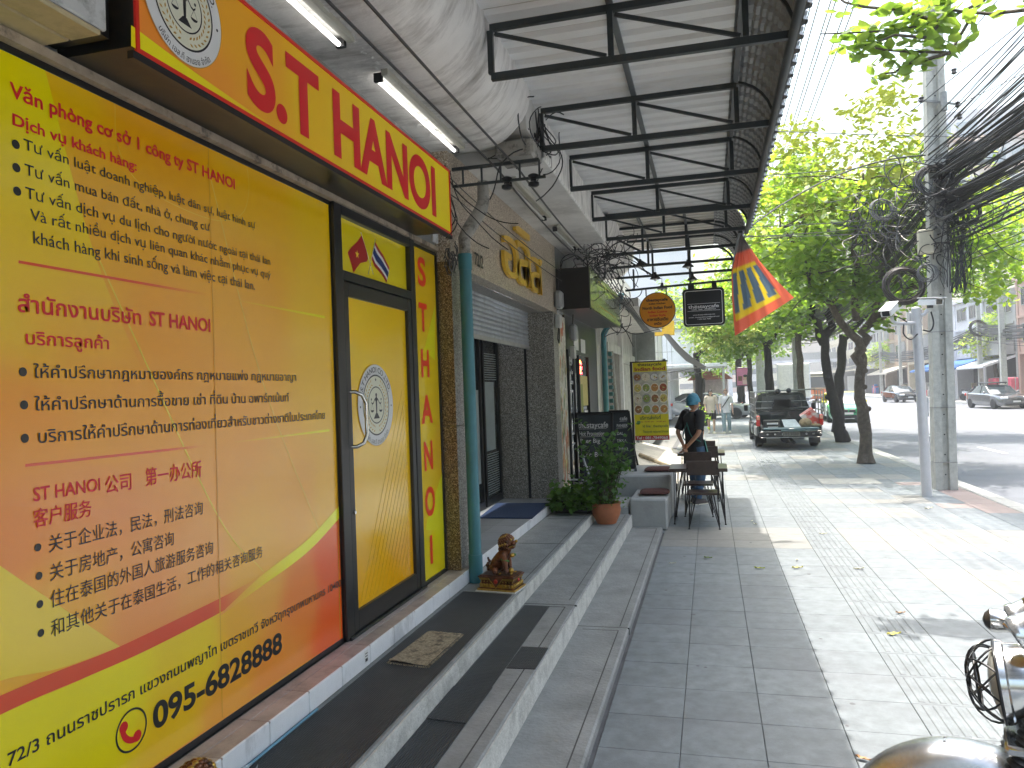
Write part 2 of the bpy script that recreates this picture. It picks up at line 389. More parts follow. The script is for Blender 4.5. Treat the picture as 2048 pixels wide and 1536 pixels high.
# ------------------------------------------------------------------ ground, road, kerb
asphalt = mat('asphalt', (.12, .128, .145), .75, var=.12, scale=1.5, bump=.25, bscale=180)
joint = mat('paving_joint', (.10, .10, .105), .9, var=.2)
t_grey = dirty(mat('paving_tile_grey', (.162, .181, .190), .62, var=.2, scale=9, bump=.12, bscale=120, isl=.055, spec=.4), (.13, .135, .145), 1.1, .46, .78, .7)
t_cream = dirty(mat('paving_tile_cream', (.208, .207, .194), .62, var=.1, scale=9, bump=.12, bscale=120, isl=.05, spec=.4), (.22, .22, .21), 2.2, .52, .8, .5)
t_pink = dirty(mat('paving_tile_pink', (.24, .19, .175), .65, var=.1, scale=9, bump=.12, bscale=120, isl=.06), (.22, .2, .2), 2.2, .52, .8, .5)
conc = dirty(mat('step_concrete', (.245, .25, .243), .8, var=.16, scale=5, bump=.35, bscale=45), (.13, .133, .128), 2.3, .45, .75, .75)
conc_l = dirty(mat('nosing_concrete', (.52, .515, .48), .8, var=.18, scale=14, bump=.4, bscale=60), (.26, .255, .23), 5, .5, .72, .8)
pole_conc = dirty(mat('pole_concrete', (.42, .42, .38), .85, var=.15, scale=12, bump=.35, bscale=50), (.17, .17, .15), 5, .52, .75, .7, (1, 1, .3))
g = MB(); g.add([(-57, -37, -.3), (117, -37, -.3), (117, 329, -.3), (-57, 329, -.3)], [(0, 1, 2, 3)]); struct('ground', g, mat('earth', (.2, .2, .19), .9))
g = MB(); g.add([(4.2, -30, -.15), (18.2, -30, -.15), (18.2, 328, -.15), (4.2, 328, -.15)], [(0, 1, 2, 3)]); struct('road', g, asphalt)
pav = struct('pavement', MB().box(-1.2, 4.0, -30, 328, -.28, -.013), joint)
PX0, PP = -.635, .4185
def rowy(j): return 4.72+.42*j
def tile_kind(i, j):
    y = rowy(j)+.2; x = PX0+PP*i+.2
    if i == 4: return 'tactile'
    if x > 3.0 and 11.4 < y < 14.6 and (x > 3.5 or j % 2): return 'pink' if x > 3.5 or random.random() < .4 else 'grey'
    if 8.9 < y < 10.2 and x > -.7: return 'cream'
    if 10.98 < y < 11.8 and 1.85 < x < 2.75: return 'cream'
    if 7.2 < y < 8.08 and x > 1.85: return 'cream'
    if 12.2 < y < 12.7 and 1.4 < x < 3.1: return 'cream'
    if 13.5 < y < 13.95 and 1 < x < 2.8: return 'cream'
    if y > 14.5 and (j % 5) in (0, 1) and ((i+j//5) % 3): return 'cream'
    if 14 > y > 11.9 and i > 7 and random.random() < .18: return 'cream'
    return 'grey'
def tile_mb(mb, x, y, m, h=0., tact=False, hh=.012):
    e = .0013; c = .0035; w, l = PP, .42
    X0, X1, Y0, Y1 = x+e, x+w-e, y+e, y+l-e
    mb.add([(X0, Y0, -hh), (X1, Y0, -hh), (X1, Y1, -hh), (X0, Y1, -hh), (X0, Y0, h-c), (X1, Y0, h-c), (X1, Y1, h-c), (X0, Y1, h-c), (X0+c, Y0+c, h), (X1-c, Y0+c, h), (X1-c, Y1-c, h), (X0+c, Y1-c, h)],
           [(0, 1, 5, 4), (1, 2, 6, 5), (2, 3, 7, 6), (3, 0, 4, 7), (4, 5, 9, 8), (5, 6, 10, 9), (6, 7, 11, 10), (7, 4, 8, 11), (8, 9, 10, 11)], m)
    if tact:
        for k in range(6):
            bx = x+.045+k*.056
            mb.add([(bx, y+.02, h+.0005), (bx+.036, y+.02, h+.0005), (bx+.036, y+l-.02, h+.0005), (bx, y+l-.02, h+.0005), (bx+.006, y+.026, h+.005), (bx+.03, y+.026, h+.005), (bx+.03, y+l-.026, h+.005), (bx+.006, y+l-.026, h+.005)],
                   [(0, 1, 5, 4), (1, 2, 6, 5), (2, 3, 7, 6), (3, 0, 4, 7), (4, 5, 6, 7)], m)
TM = {'grey': t_grey, 'cream': t_cream, 'pink': t_pink, 'tactile': t_grey}
protos = {}
rest = MB(); n_single = 0
for j in range(-20, 170):
    for i in range(-1, 11):
        x, y = PX0+PP*i, rowy(j)
        if i == -1 and y < 9.6: continue
        k = tile_kind(i, j); hz = random.uniform(-.0008, .0008)
        pu = 1024  # in view of the photograph?
        seen = (y > 3.4 and j < 25 and x > -.7)
        if seen and n_single < 285:
            if k not in protos:
                mb = MB(); tile_mb(mb, 0, 0, None, 0, k == 'tactile'); o = mb.build('tactile_tile' if k == 'tactile' else 'paving_tile', TM[k], pav)
                protos[k] = o; o.location = (x, y, hz)
            else:
                o = protos[k].copy(); COL.objects.link(o); o.location = (x, y, hz)
            n_single += 1
        else: tile_mb(rest, x, y, TM[k], hz, k == 'tactile')
rest.build('paving_tile', None, pav, kind='stuff')
g = MB()
far = MB().box(-1.05, 3.97, rowy(170), 328, -.2, -.001); far.build('far_paving', t_grey, pav)
kb = struct('kerb', MB().box(4.005, 4.24, -30, 328, -.3, -.02), joint)
ks = MB()
for k in range(-10, 90): ks.rbox(3.99, 4.25, k*1.0+.004, k*1.0+.996, -.28, 0, .012)
ks.build('kerb_stone', dirty(mat('kerb_concrete', (.30, .30, .28), .8, var=.18, scale=9), (.17, .17, .16), 4), kb, kind='stuff')
lf = struct('far_kerb', MB().box(18.0, 18.25, -30, 328, -.3, -.01), conc_l)
struct('far_pavement', MB().box(18.25, 22.5, -30, 328, -.3, 0), dirty(mat('far_paving', (.42, .4, .37), .8, scale=2), (.3, .29, .27), 1.2))
wp = dirty(mat('road_paint', (.55, .55, .53), .6, var=.1), (.2, .2, .21), 6, .5, .8, .7); yp = mat('yellow_paint', (.62, .52, .25), .6)
lm = MB()
for x in (7.25, 10.35, 13.5):
    for k in range(-3, 40):
        y0 = k*5.2+(1.5 if x > 9 else 0)+1.0
        lm.box(x-.06, x+.06, y0, y0+2, -.149, -.1445, wp)
lm.box(11.2, 11.32, -20, 50, -.149, -.1445, yp)
struct('lane_marking', lm)
# dark gum spots and small stains trodden into the paving
random.seed(31); gs_ = MB()
for k in range(170):
    x, y, r = random.uniform(-.55, 3.9), random.uniform(4.2, 26), random.uniform(.006, .022); n = 8
    gs_.add([(x+math.cos(2*PI*i/n)*r*random.uniform(.7, 1.2), y+math.sin(2*PI*i/n)*r*random.uniform(.7, 1.2), .0016) for i in range(n)], [tuple(range(n))])
gs_.build('gum_spot', mat('gum_dark', (.10, .10, .105), .8, var=.3), pav, kind='stuff', recalc=False); random.seed(7)
# covers and patches let into the pavement
mh = tag(MB().rbox(1.9, 2.9, 14.55, 15.35, -.01, .006, .004).build('access_cover', dirty(mat('cover_concrete', (.3, .3, .27), .8, bump=.3), (.2, .19, .18), 4)), 'pale square concrete access cover let into the pavement behind the pickup', 'cover')
# ------------------------------------------------------------------ the three steps and the ledge
st = struct('lower_step', MB().rbox(-1.12, -.66, -6, 9.86, -.2, .05, .012), conc)
grv = MB()
for a, b in ((-6, 5.66), (5.72, 9.8)):
    grv.box(-.735, -.727, a, b-.04, .046, .0505); grv.box(-1.0, -.727, b-.048, b-.04, .046, .0505)
grv.box(-1.05, -.655, 5.685, 5.692, .0, .0509)
grv.build('groove', mat('groove_dark', (.06, .06, .055), .9, var=0), st)
# second step: tread with pale chipped nosing
s2 = struct('middle_step', MB().rbox(-1.5, -1.052, -6, 9.87, 0, .213, .014), conc)
MB().box(-1.055, -1.047, -6, 9.86, .055, .205).build('riser_face', conc_l, s2)
grv = MB(); grv.box(-1.13, -1.122, -6, 5.6, .2135, .2142); grv.box(-1.4, -1.122, 5.6, 5.608, .2135, .2142); grv.box(-1.5, -1.046, 5.66, 5.668, .2, .2139); grv.box(-1.13, -1.124, 5.8, 9.8, .2135, .2142)
grv.build('groove', mat('groove_dark', (.06, .06, .055)), s2)
s3 = struct('upper_step', MB().rbox(-2.2, -1.462, -6, 10.1, .1, .33, .014), conc)
MB().box(-1.466, -1.457, -6, 10.08, .2, .322).build('riser_face', conc_l, s3)
grv = MB(); grv.box(-1.52, -1.514, 5.9, 10, .33, .3312); grv.box(-1.93, -1.46, 7.35, 7.357, .33, .3312); grv.box(-1.93, -1.46, 8.8, 8.807, .33, .3312)
grv.build('groove', mat('groove_dark', (.06, .06, .055)), s3)
# ledge of white marble risers and brownish pink top tiles
marb = dirty(mat('white_marble', (.80, .81, .83), .3, var=.08, scale=4), (.42, .43, .45), 3, .56, .64, .6, (1, 1, .4))
led = struct('shop_ledge', MB().box(-2.4, -1.945, -2.0, 5.72, .3, .428), mat('mortar', (.12, .115, .1), .9, var=.3, scale=30))
ltile = dirty(mat('ledge_tile', (.46, .39, .36), .35, var=.2, scale=7, isl=.1), (.16, .13, .12), 6, .5, .72, .7, detail=10)
lp = None; tp = None
for k in range(-15, 9):
    y0 = 2.93+.336*k
    if lp is None:
        lp = MB().rbox(-.006, .006, .003, .333, 0, .105, .003).build('marble_tile', marb, led); o = lp
    else: o = lp.copy(); COL.objects.link(o)
    o.location = (-1.938+random.uniform(-.001, .001), y0, .335)
    for q, (xa, xb) in enumerate(((-2.1, -2.035), (-2.033, -1.932))):
        MB().rbox(xa+.001, xb-.001, y0+.0015+.0, y0+.3345, .428, .438+q*.0006, .002).build('ledge_tile', ltile, led) if y0 > 1.4 else None
MB().box(-2.1, -1.932, -2, 1.6, .428, .438).build('ledge_tile', ltile, led)
slip = MB(); slip.box(-1.93, -1.9295, 3.86, 3.905, .36, .43, mat('label_white', (.7, .7, .68), .5, var=0)); slip.box(-1.9292, -1.929, 3.868, 3.897, .368, .385, mat('ink', (.02, .02, .02), .5, var=0)); slip.box(-1.9292, -1.929, 3.868, 3.897, .395, .40, mat('ink', (.02,)*3)); slip.box(-1.9292, -1.929, 3.868, 3.897, .41, .415, mat('ink', (.02,)*3))
tag(slip.build('label_slip'), 'tiny white printed slip stuck on the marble riser by the coir mat', 'label')
# rubber mats
rub = mat('ribbed_rubber', (.028, .031, .036), .62, var=.2, scale=5)
nt = rub.node_tree; tc = nt.nodes.new('ShaderNodeTexCoord'); wv = nt.nodes.new('ShaderNodeTexWave'); wv.inputs['Scale'].default_value = 26; wv.bands_direction = 'X'; nt.links.new(tc.outputs['Object'], wv.inputs[0])
wv2 = nt.nodes.new('ShaderNodeTexWave'); wv2.inputs['Scale'].default_value = 18; wv2.bands_direction = 'Y'; nt.links.new(tc.outputs['Object'], wv2.inputs[0])
mm = nt.nodes.new('ShaderNodeMath'); mm.operation = 'MULTIPLY'; nt.links.new(wv.outputs[1], mm.inputs[0]); nt.links.new(wv2.outputs[1], mm.inputs[1])
bp = nt.nodes.new('ShaderNodeBump'); bp.inputs['Distance'].default_value = .012; bp.inputs['Strength'].default_value = .8; nt.links.new(wv.outputs[1], bp.inputs['Height']); nt.links.new(bp.outputs[0], nt.nodes['Principled BSDF'].inputs['Normal'])
dirty(rub, (.075, .078, .08), 1.3, .45, .8, .6)
def mat_thing(name, poly, z, h, m, label, wav=.002, cat='mat'):
    mb = MB(); n = len(poly); mb.prism([(x, y, z) for x, y in poly], (0, 0, h)); return tag(mb.build(name, m), label, cat)
mat_thing('rubber_mat', [(-1.915, 1.2), (-1.495, 1.2), (-1.49, 3.4), (-1.5, 5.45), (-1.9, 5.5), (-1.905, 3.5)], .3305, .005, rub, 'long black ribbed rubber mat on the upper step below the yellow shopfront')
mat_thing('rubber_mat', [(-1.45, 1.2), (-1.235, 1.2), (-1.235, 3.7), (-1.45, 3.68)], .2135, .004, rub, 'black rubber strip on the middle step nearest the bottom edge')
mat_thing('rubber_mat', [(-1.45, 3.56), (-1.232, 3.54), (-1.23, 4.0), (-1.45, 3.98)], .219, .004, rub, 'short rubber piece lapped over two strips on the middle step')
mat_thing('rubber_mat', [(-1.45, 3.95), (-1.24, 3.97), (-1.245, 5.6), (-1.44, 5.6)], .2135, .0042, rub, 'narrow rubber strip at the far end of the middle step')
mat_thing('rubber_mat', [(-1.235, 4.31), (-1.06, 4.32), (-1.06, 4.69), (-1.235, 4.69)], .2135, .004, rub, 'small square rubber piece at the edge of the middle step')
coir = dirty(mat('coir', (.42, .36, .25), .95, var=.4, scale=60, bump=1., bscale=160), (.1, .09, .07), 14, .5, .62, .8)
t = thing('door_mat', (-1.7, 4.22, .336), 'worn tan coir door mat lying on the black rubber mat', 'mat')
mb = MB(); nx, ny = 14, 26; P4 = [Vector((-1.83, 3.96, .336)), Vector((-1.585, 3.93, .336)), Vector((-1.57, 4.5, .336)), Vector((-1.8, 4.52, .336))]
vs = []
for j in range(ny+1):
    for i in range(nx+1):
        a, b = i/nx, j/ny; p = P4[0]*(1-a)*(1-b)+P4[1]*a*(1-b)+P4[2]*a*b+P4[3]*(1-a)*b
        vs.append((p.x, p.y, .345+random.uniform(-.0025, .0025)+(.012*max(0, 1-b*6)*(1-a))))
mb.add(vs, [(j*(nx+1)+i, j*(nx+1)+i+1, (j+1)*(nx+1)+i+1, (j+1)*(nx+1)+i) for j in range(ny) for i in range(nx)])
mb.build('pile', coir, t, recalc=False)
fr = MB()
for j in range(60):
    b = j/59; p = P4[0]*(1-b)+P4[3]*b; q = P4[1]*(1-b)+P4[2]*b
    for w, s in ((p, -1), (q, 1)): fr.bar(w+Vector((0, 0, .004)), w+Vector((s*.012, random.uniform(-.004, .004), .002)), .004)
for i in range(24):
    a = i/23; p = P4[0]*(1-a)+P4[1]*a; fr.bar(p+Vector((0, 0, .004)), p+Vector((random.uniform(-.004, .004), -.014, .002)), .004)
fr.build('fringe', coir, t, kind='stuff')
# thin blue conduit along the ledge
tag(MB().tube([(-1.915, 1.0, .342), (-1.913, 2.2, .343), (-1.912, 3.3, .342)], .0065, 6).build('conduit', mat('conduit_blue', (.13, .3, .42), .5)), 'thin blue conduit along the foot of the marble ledge', 'conduit')
pb = MB()
for k in range(22):
    c = Vector((-1.86+random.uniform(-.03, .03), 2.62+random.uniform(-.04, .04), .345+random.uniform(0, .02))); d = [Vector([random.uniform(-.03, .03) for _ in range(3)]) for _ in range(3)]
    pb.add([c, c+d[0], c+d[1]], [(0, 1, 2)])
tag(pb.build('plastic_wrap', mat('clear_plastic', (.75, .78, .8), .15, var=0, alpha=.45)), 'crumpled scrap of clear plastic on the rubber mat', 'litter')
# ------------------------------------------------------------------ first shop: walls, window banner, door, sign
black = mat('black_frame', (.012, .013, .015), .3, var=.1, spec=.5)
plaster = dirty(mat('dark_plaster', (.24, .255, .25), .85, var=.2, scale=3, bump=.4, bscale=25), (.38, .37, .34), 5, .60, .66, .9, detail=10)
soff = dirty(mat('soffit_plaster', (.64, .63, .60), .85, var=.12, scale=2, bump=.15, bscale=30), (.20, .185, .165), 1.6, .48, .8, .75, detail=10)
WX = -2.12
shop = thing('office_building', (WX, 3, .43), 'first shophouse with dark frames and yellow banners under a concrete soffit', 'building')
# body wall behind the panes, band above the windows
MB().box(-2.6, WX-.012, -4, 5.72, .3, 3.0).build('wall', mat('inner_dark', (.05, .05, .05), .8), shop)
MB().box(-2.7, WX, -4, 5.72, 3.03, 4.3).build('upper_wall', plaster, shop)
lint = MB().box(WX-.06, WX+.045, -4, 5.70, 3.012, 3.045).build('lintel_trim', dirty(mat('old_trim', (.42, .34, .25), .8, var=.2, scale=9, bump=.4), (.08, .07, .06), 6, .5, .62, .9), shop)
fr = MB()
for z0, z1 in ((.438, .468), (2.985, 3.01)): fr.box(WX-.01, WX+.012, -4, 3.962, z0, z1)
fr.box(WX-.01, WX+.01, 3.955, 3.985, .438, 3.01)
fr.build('window_frame', black, shop)
# --- banner
pm = print_mat('banner_print', .2, .012, .7)
ban = thing('window_banner', (WX, 2.2, 1.7), 'yellow and orange vinyl banner lettered in red and black covering the window', 'banner')
def S(*c): return srgb(*c)
SAMP = [((0, 110), (238, 205, 0)), ((90, 180), (232, 180, 5)), ((300, 260), (222, 160, 5)), ((500, 380), (222, 172, 5)), ((640, 430), (232, 185, 5)), ((640, 620), (236, 180, 20)), ((660, 800), (238, 176, 30)), ((500, 600), (226, 160, 15)),
        ((300, 700), (222, 150, 20)), ((150, 620), (226, 160, 15)), ((0, 600), (232, 180, 10)), ((0, 850), (228, 140, 5)), ((200, 880), (222, 150, 20)), ((450, 850), (224, 152, 35)), ((0, 1100), (222, 130, 20)), ((200, 1000), (222, 138, 55)), ((400, 1180), (228, 150, 60)),
        ((600, 1000), (232, 160, 45)), ((650, 1000), (236, 170, 30)), ((300, 1250), (226, 140, 60)), ((100, 1250), (228, 160, 20)), ((0, 1350), (230, 165, 10)), ((500, 1120), (232, 165, 40)), ((0, 330), (230, 170, 5)), ((180, 400), (225, 165, 10))]
def mk_field(samp, x, ex=2.2):
    pts = [(atx(u, v, x).yz, tuple(min(.93, q*k_) for q, k_ in zip(S(*c), (1.6, 1.2, 1.2)))) for (u, v), c in samp]
    def f(y, z):
        w = [1/((y-p[0])**2+(z-p[1])**2+.01)**ex for p, c in pts]; t = sum(w)
        return tuple(sum(a*c[i] for a, (p, c) in zip(w, pts))/t for i in range(3))
    return f
base_f = mk_field(SAMP, WX)
def field_grid(name, y0, y1, z0, z1, x, f, parent, ny=70, nz=60, m=None):
    vs, cs = [], []
    for j in range(nz+1):
        for i in range(ny+1):
            y, z = y0+(y1-y0)*i/ny, z0+(z1-z0)*j/nz; vs.append((x, y, z)); cs.append(f(y, z))
    mb = MB(); mb.add(vs, [(j*(ny+1)+i, j*(ny+1)+i+1, (j+1)*(ny+1)+i+1, (j+1)*(ny+1)+i) for j in range(nz) for i in range(ny)])
    return mb.build(name, m or pm, parent, recalc=False, colors=cs)
BX = WX+.008
field_grid('vinyl_sheet', .2, 3.957, .468, 2.985, BX, base_f, ban)
def strip(top, bot, fcol, x, name, parent, n=40, plane=None, m=None):
    """band between two pixel polylines (same length t in 0..1)"""
    def res(pl):
        P = [atx(u, v, plane or WX) for u, v in pl]; P = [q.yz for q in (smooth(P, 8) if len(P) > 2 else P)]; L = [0]
        for a, b in zip(P, P[1:]): L.append(L[-1]+(b-a).length)
        out = []
        for i in range(n+1):
            s = L[-1]*i/n; k = max(j for j in range(len(L)) if L[j] <= s+1e-9); k = min(k, len(P)-2)
            t = (s-L[k])/(L[k+1]-L[k]); out.append(P[k].lerp(P[k+1], t))
        return out
    A, B = res(top), res(bot); vs, cs = [], []; K = 6
    for i, (a, b) in enumerate(zip(A, B)):
        for k in range(K+1):
            p = a.lerp(b, k/K); vs.append((x, p[0], p[1])); cs.append(fcol(i/n, k/K, p[0], p[1]))
    mb = MB(); mb.add(vs, [(i*(K+1)+k, (i+1)*(K+1)+k, (i+1)*(K+1)+k+1, i*(K+1)+k+1) for i in range(n) for k in range(K)])
    return mb.build(name, m or pm, parent, recalc=False, colors=cs)
mixc = lambda a, b, t: tuple(x*(1-t)+y*t for x, y in zip(a, b))
YEL = (.93, .84, .0); RED = (.80, .075, .012)
sm = lambda t: max(0, min(1, t))**2*(3-2*max(0, min(1, t)))
# yellow wedge on the left with its slanting edge
strip([(-400, -160), (-400, 400), (-400, 800), (-400, 1000)], [(83, 128), (190, 522), (320, 820), (427, 1025)], lambda t, k, y, z: mixc(base_f(y, z), (.92, .80, .0), (1-sm(t*1.5))*.95), BX+.0006, 'print_wedge', ban)
strip([(193, 520), (427, 1025), (522, 1142)], [(196, 520), (430, 1025), (525, 1143)], lambda t, k, y, z: S(246, 214, 60), BX+.0012, 'print_line', ban)
strip([(410, 330), (520, 760), (640, 1075)], [(412, 330), (522, 760), (642, 1075)], lambda t, k, y, z: mixc(base_f(y, z), S(250, 215, 90), .7), BX+.0012, 'print_line', ban)
strip([(225, 205), (233, 300), (290, 380), (420, 440), (480, 430), (495, 380), (490, 325)], [(226, 205), (234, 299), (291, 379), (420, 438.6), (479, 428.5), (494, 380), (489, 325)], lambda t, k, y, z: mixc(base_f(y, z), S(250, 215, 70), .7), BX+.0012, 'print_line', ban)
strip([(-60, 1090), (0, 1134), (120, 1215), (237, 1293)], [(-60, 1400), (0, 1360), (120, 1335), (237, 1293)], lambda t, k, y, z: mixc((.93, .66, .0), (.9, .6, .06), t), BX+.0006, 'print_wedge', ban)
# lower area: bright yellow turning orange and red
LOW = [((0, 1480), (234, 212, 0)), ((200, 1420), (236, 210, 0)), ((400, 1300), (232, 195, 5)), ((350, 1480), (228, 180, 20)), ((470, 1250), (234, 165, 30)), ((550, 1330), (236, 140, 50)), ((440, 1420), (230, 155, 50)), ((520, 1170), (232, 160, 50)), ((600, 1200), (236, 125, 40)), ((660, 1130), (232, 92, 30)), ((660, 1250), (234, 90, 26)), ((560, 1370), (236, 140, 60)), ((-100, 1600), (236, 214, 0))]
low_f = mk_field(LOW, WX, 2.6)
strip([(-500, 1680), (0, 1427), (175, 1351), (433, 1227), (520, 1165), (610, 1095), (677, 1033)], [(-500, 2300), (0, 1750), (150, 1640), (400, 1464), (500, 1396), (600, 1330), (684, 1276)], lambda t, k, y, z: low_f(y, z), BX+.0009, 'print_area', ban, n=60)
strip([(-500, 1600), (0, 1389), (105, 1344), (237, 1292), (433, 1198), (489, 1168), (523, 1148)], [(-500, 1680), (0, 1427), (175, 1351), (290, 1300), (433, 1227), (500, 1186), (524, 1155)], lambda t, k, y, z: mixc(RED, base_f(y, z), sm((t-.78)/.22)), BX+.0014, 'print_band', ban)
strip([(450, 1215), (523, 1148), (611, 1080), (677, 1010)], [(430, 1236), (520, 1172), (612, 1104), (678, 1034)], lambda t, k, y, z: mixc(base_f(y, z), (.93, .9, .01), sm(t*1.6)), BX+.0016, 'print_swoosh', ban)
def rule(a, b, h, c, name='rule', fade=.5):
    strip([a, b], [(a[0], a[1]+h), (b[0], b[1]+h*.75)], lambda t, k, y, z: mixc(c, base_f(y, z), sm((t-fade)/(1-fade))), BX+.0014, name, ban, n=20)
rule((32.5, 521), (427, 590), 6, RED); rule((46, 928), (410, 889), 6, RED, fade=.7)
strip([(461, 598), (646.6, 632)], [(461, 600), (646.6, 637)], lambda t, k, y, z: mixc(base_f(y, z), YEL, t), BX+.0014, 'rule', ban, n=8)
strip([(461, 884), (656, 858)], [(461, 886), (656, 863)], lambda t, k, y, z: mixc(base_f(y, z), YEL, t), BX+.0014, 'rule', ban, n=8)
strip([(411, 268), (425, 760), (440, 1435)], [(413, 269), (427, 760), (442, 1434)], lambda t, k, y, z: mixc(base_f(y, z) if z > 1.0 else low_f(y, z), (.5, .25, .02), .35), BX+.0018, 'sheet_seam', ban, n=12)
strip([(660, 410), (668, 800), (677, 1275)], [(661, 410), (669, 800), (678, 1275)], lambda t, k, y, z: (.6, .35, .02), BX+.0018, 'sheet_seam', ban, n=12)
rt = mat('print_red', (.72, .015, .02), .35, var=0); kt = mat('print_black', (.018, .018, .018), .35, var=0)
UY, UZ = (0, 1, 0), (0, 0, 1)
def wall_text(s, p0, p1, top, m, bold=0., plane=WX, parent=None, x=None, rz=None):
    a = atx(*p0, plane); b = atx(*p1, plane); c = atx(*top, plane); h = c.z-a.z; z = (a.z+b.z)/2 if rz is None else rz
    return text('lettering', s, m, parent or ban, ((x or BX+.002), a.y, z), UY, UZ, h, width=b.y-a.y, bold=bold, res=6 if h > .09 else 3)
LINES = [
 ('Văn phòng cơ sở 1 công ty ST HANOI', (16, 196), (467.5, 378), (16, 167.5), rt, .022),
 ('Dịch vụ khách hàng:', (18, 249), (270, 343), (18, 227), rt, .022),
 ('Tư vấn luật doanh nghiệp, luật dân sự, luật hình sự', (42, 303), (507, 455.5), (42, 282), kt, 0.004),
 ('Tư vấn mua bán đất, nhà ở, chung cư', (44, 350), (416, 463), (44, 328.5), kt, .004),
 ('Tư vấn dịch vụ du lịch cho người nước ngoài tại thái lan', (45.5, 397), (538, 530), (45.5, 375), kt, .004),
 ('Và rất nhiều dịch vụ liên quan khác nhằm phục vụ quý', (56, 442), (538, 556), (56, 420), kt, .004),
 ('khách hàng khi sinh sống và làm việc tại thái lan.', (60, 487), (507, 580), (60, 463), kt, .004),
 ('สำนักงานบริษัท', (29, 624), (281, 649), (29, 592), rt, .018), ('ST HANOI', (294.6, 650.5), (418.6, 664), (294.6, 623), rt, .022),
 ('บริการลูกค้า', (43.7, 688), (216, 699), (43.7, 663), rt, .016),
 ('ให้คำปรึกษากฎหมายองค์กร กฎหมายแพ่ง กฎหมายอาญา', (62, 754.6), (590, 762.5), (62, 731), kt, .006),
 ('ให้คำปรึกษาด้านการซื้อขาย เช่า ที่ดิน บ้าน อพาร์ทเม้นท์', (64, 820), (575, 803.5), (64, 796), kt, .006),
 ('บริการให้คำปรึกษาด้านการท่องเที่ยวสำหรับชาวต่างชาติในประเทศไทย', (69, 885), (648, 838), (69, 860), kt, .006),
 ('ST HANOI', (61.5, 1002), (198, 981), (61.5, 975), rt, .016), ('公司', (205, 985), (261.5, 976), (205, 958), rt, .01), ('第一办公所', (286, 970), (400, 950), (286, 943), rt, .01),
 ('客户服务', (61, 1048), (180, 1034), (61, 1020), rt, .006),
 ('关于企业法，民法，刑法咨询', (91.4, 1100), (403, 1028), (91.4, 1074), kt, .0), ('关于房地产，公寓咨询', (93.5, 1155), (345.4, 1091), (93.5, 1129), kt, .0),
 ('住在泰国的外国人旅游服务咨询', (95, 1211), (424, 1106.5), (95, 1185), kt, .0), ('和其他关于在泰国生活，工作的相关咨询服务', (96, 1267), (522.7, 1115), (96, 1241), kt, .0),
 ('72/3 ถนนราชปรารภ แขวงถนนพญาไท เขตราชเทวี จังหวัดุกรุงเทพมหานคร 10400', (8.7, 1529), (679.7, 1174), (8.7, 1503), kt, .014),
 ('095-6828888', (301.8, 1452), (561, 1307), (301.8, 1403), kt, .03)]
for s, a, b, c, m, bo in LINES: wall_text(s, a, b, c, m, bo)
bl = MB()
for u, v, r in ((26.7, 289.5, 9), (28, 336, 9), (29.7, 383, 9), (41, 744, 9.2), (43.4, 810, 9.2), (45, 876.6, 9.2), (71, 1094.6, 8), (73.3, 1151.4, 8), (75, 1208, 8), (77, 1265.5, 8)):
    c = atx(u, v, WX); rr = abs(atx(u, v-r, WX).z-c.z); bl.add(*disc_poly((BX+.002, c.y, c.z), rr, UY, UZ, 20))
bl.build('bullet', kt, ban, recalc=False, kind='stuff')
c = atx(259, 1459.5, WX); r1 = abs(atx(260, 1416, WX).z-c.z)
ph = MB(); ph.add(*ring_poly((BX+.002, c.y, c.z), r1*.9, r1, UY, UZ)); ph.build('ring', kt, ban, recalc=False)
ph = MB(); ph.add(*ring_poly((BX+.0021, c.y+.018, c.z+.022), .05, .073, UY, UZ, 14, PI*.98, PI*1.55))
for a in (PI*.98, PI*1.55):
    q = Vector((BX+.0022, c.y+.018+math.cos(a)*.056, c.z+.022+math.sin(a)*.056)); ph.add(*disc_poly(q, .021, UY, UZ, 12, ))
ph.build('handset', rt, ban, recalc=False)
tag(ban, None)
# --- door
dr = MB()
dr.rbox(WX-.03, WX+.035, 3.966, 4.06, .438, 3.01, .004)           # left jamb
dr.rbox(WX-.03, WX+.035, 5.12, 5.2, .438, 3.01, .004)             # right jamb
dr.rbox(WX-.03, WX+.034, 4.06, 5.12, 2.95, 3.01, .004); dr.rbox(WX-.03, WX+.034, 4.06, 5.12, 2.56, 2.62, .004); dr.rbox(WX-.03, WX+.05, 3.99, 5.2, .436, .455, .004)
dframe = dr.build('door_frame', black, shop)
field_grid('transom_panel', 4.06, 5.12, 2.62, 2.95, WX-.004, lambda y, z: (.85, .68, .01), shop, 6, 4, print_mat('door_film', .12, .006, .6))
dl = MB(); L0, L1 = 4.068, 5.112
for a in ((L0, L0+.06, .458, 2.556), (L1-.06, L1, .458, 2.556)): dl.rbox(WX-.012, WX+.03, a[0], a[1], a[2], a[3], .004)
dl.rbox(WX-.012, WX+.029, L0+.06, L1-.06, 2.47, 2.556, .004); dl.rbox(WX-.012, WX+.029, L0+.06, L1-.06, .458, .575, .004)
door = dl.build('door', black, shop)
DS = [((700, 620), (212, 190, 10)), ((800, 640), (206, 186, 10)), ((700, 850), (214, 182, 8)), ((810, 850), (208, 184, 10)), ((700, 1000), (216, 178, 25)), ((800, 1000), (214, 178, 20)), ((710, 1200), (216, 168, 15)), ((810, 1130), (205, 162, 5))]
door_f = mk_field(DS, WX)
field_grid('glass_pane', L0+.06, L1-.06, .575, 2.47, WX+.004, door_f, door, 12, 24, print_mat('door_film'))
dl2 = MB()
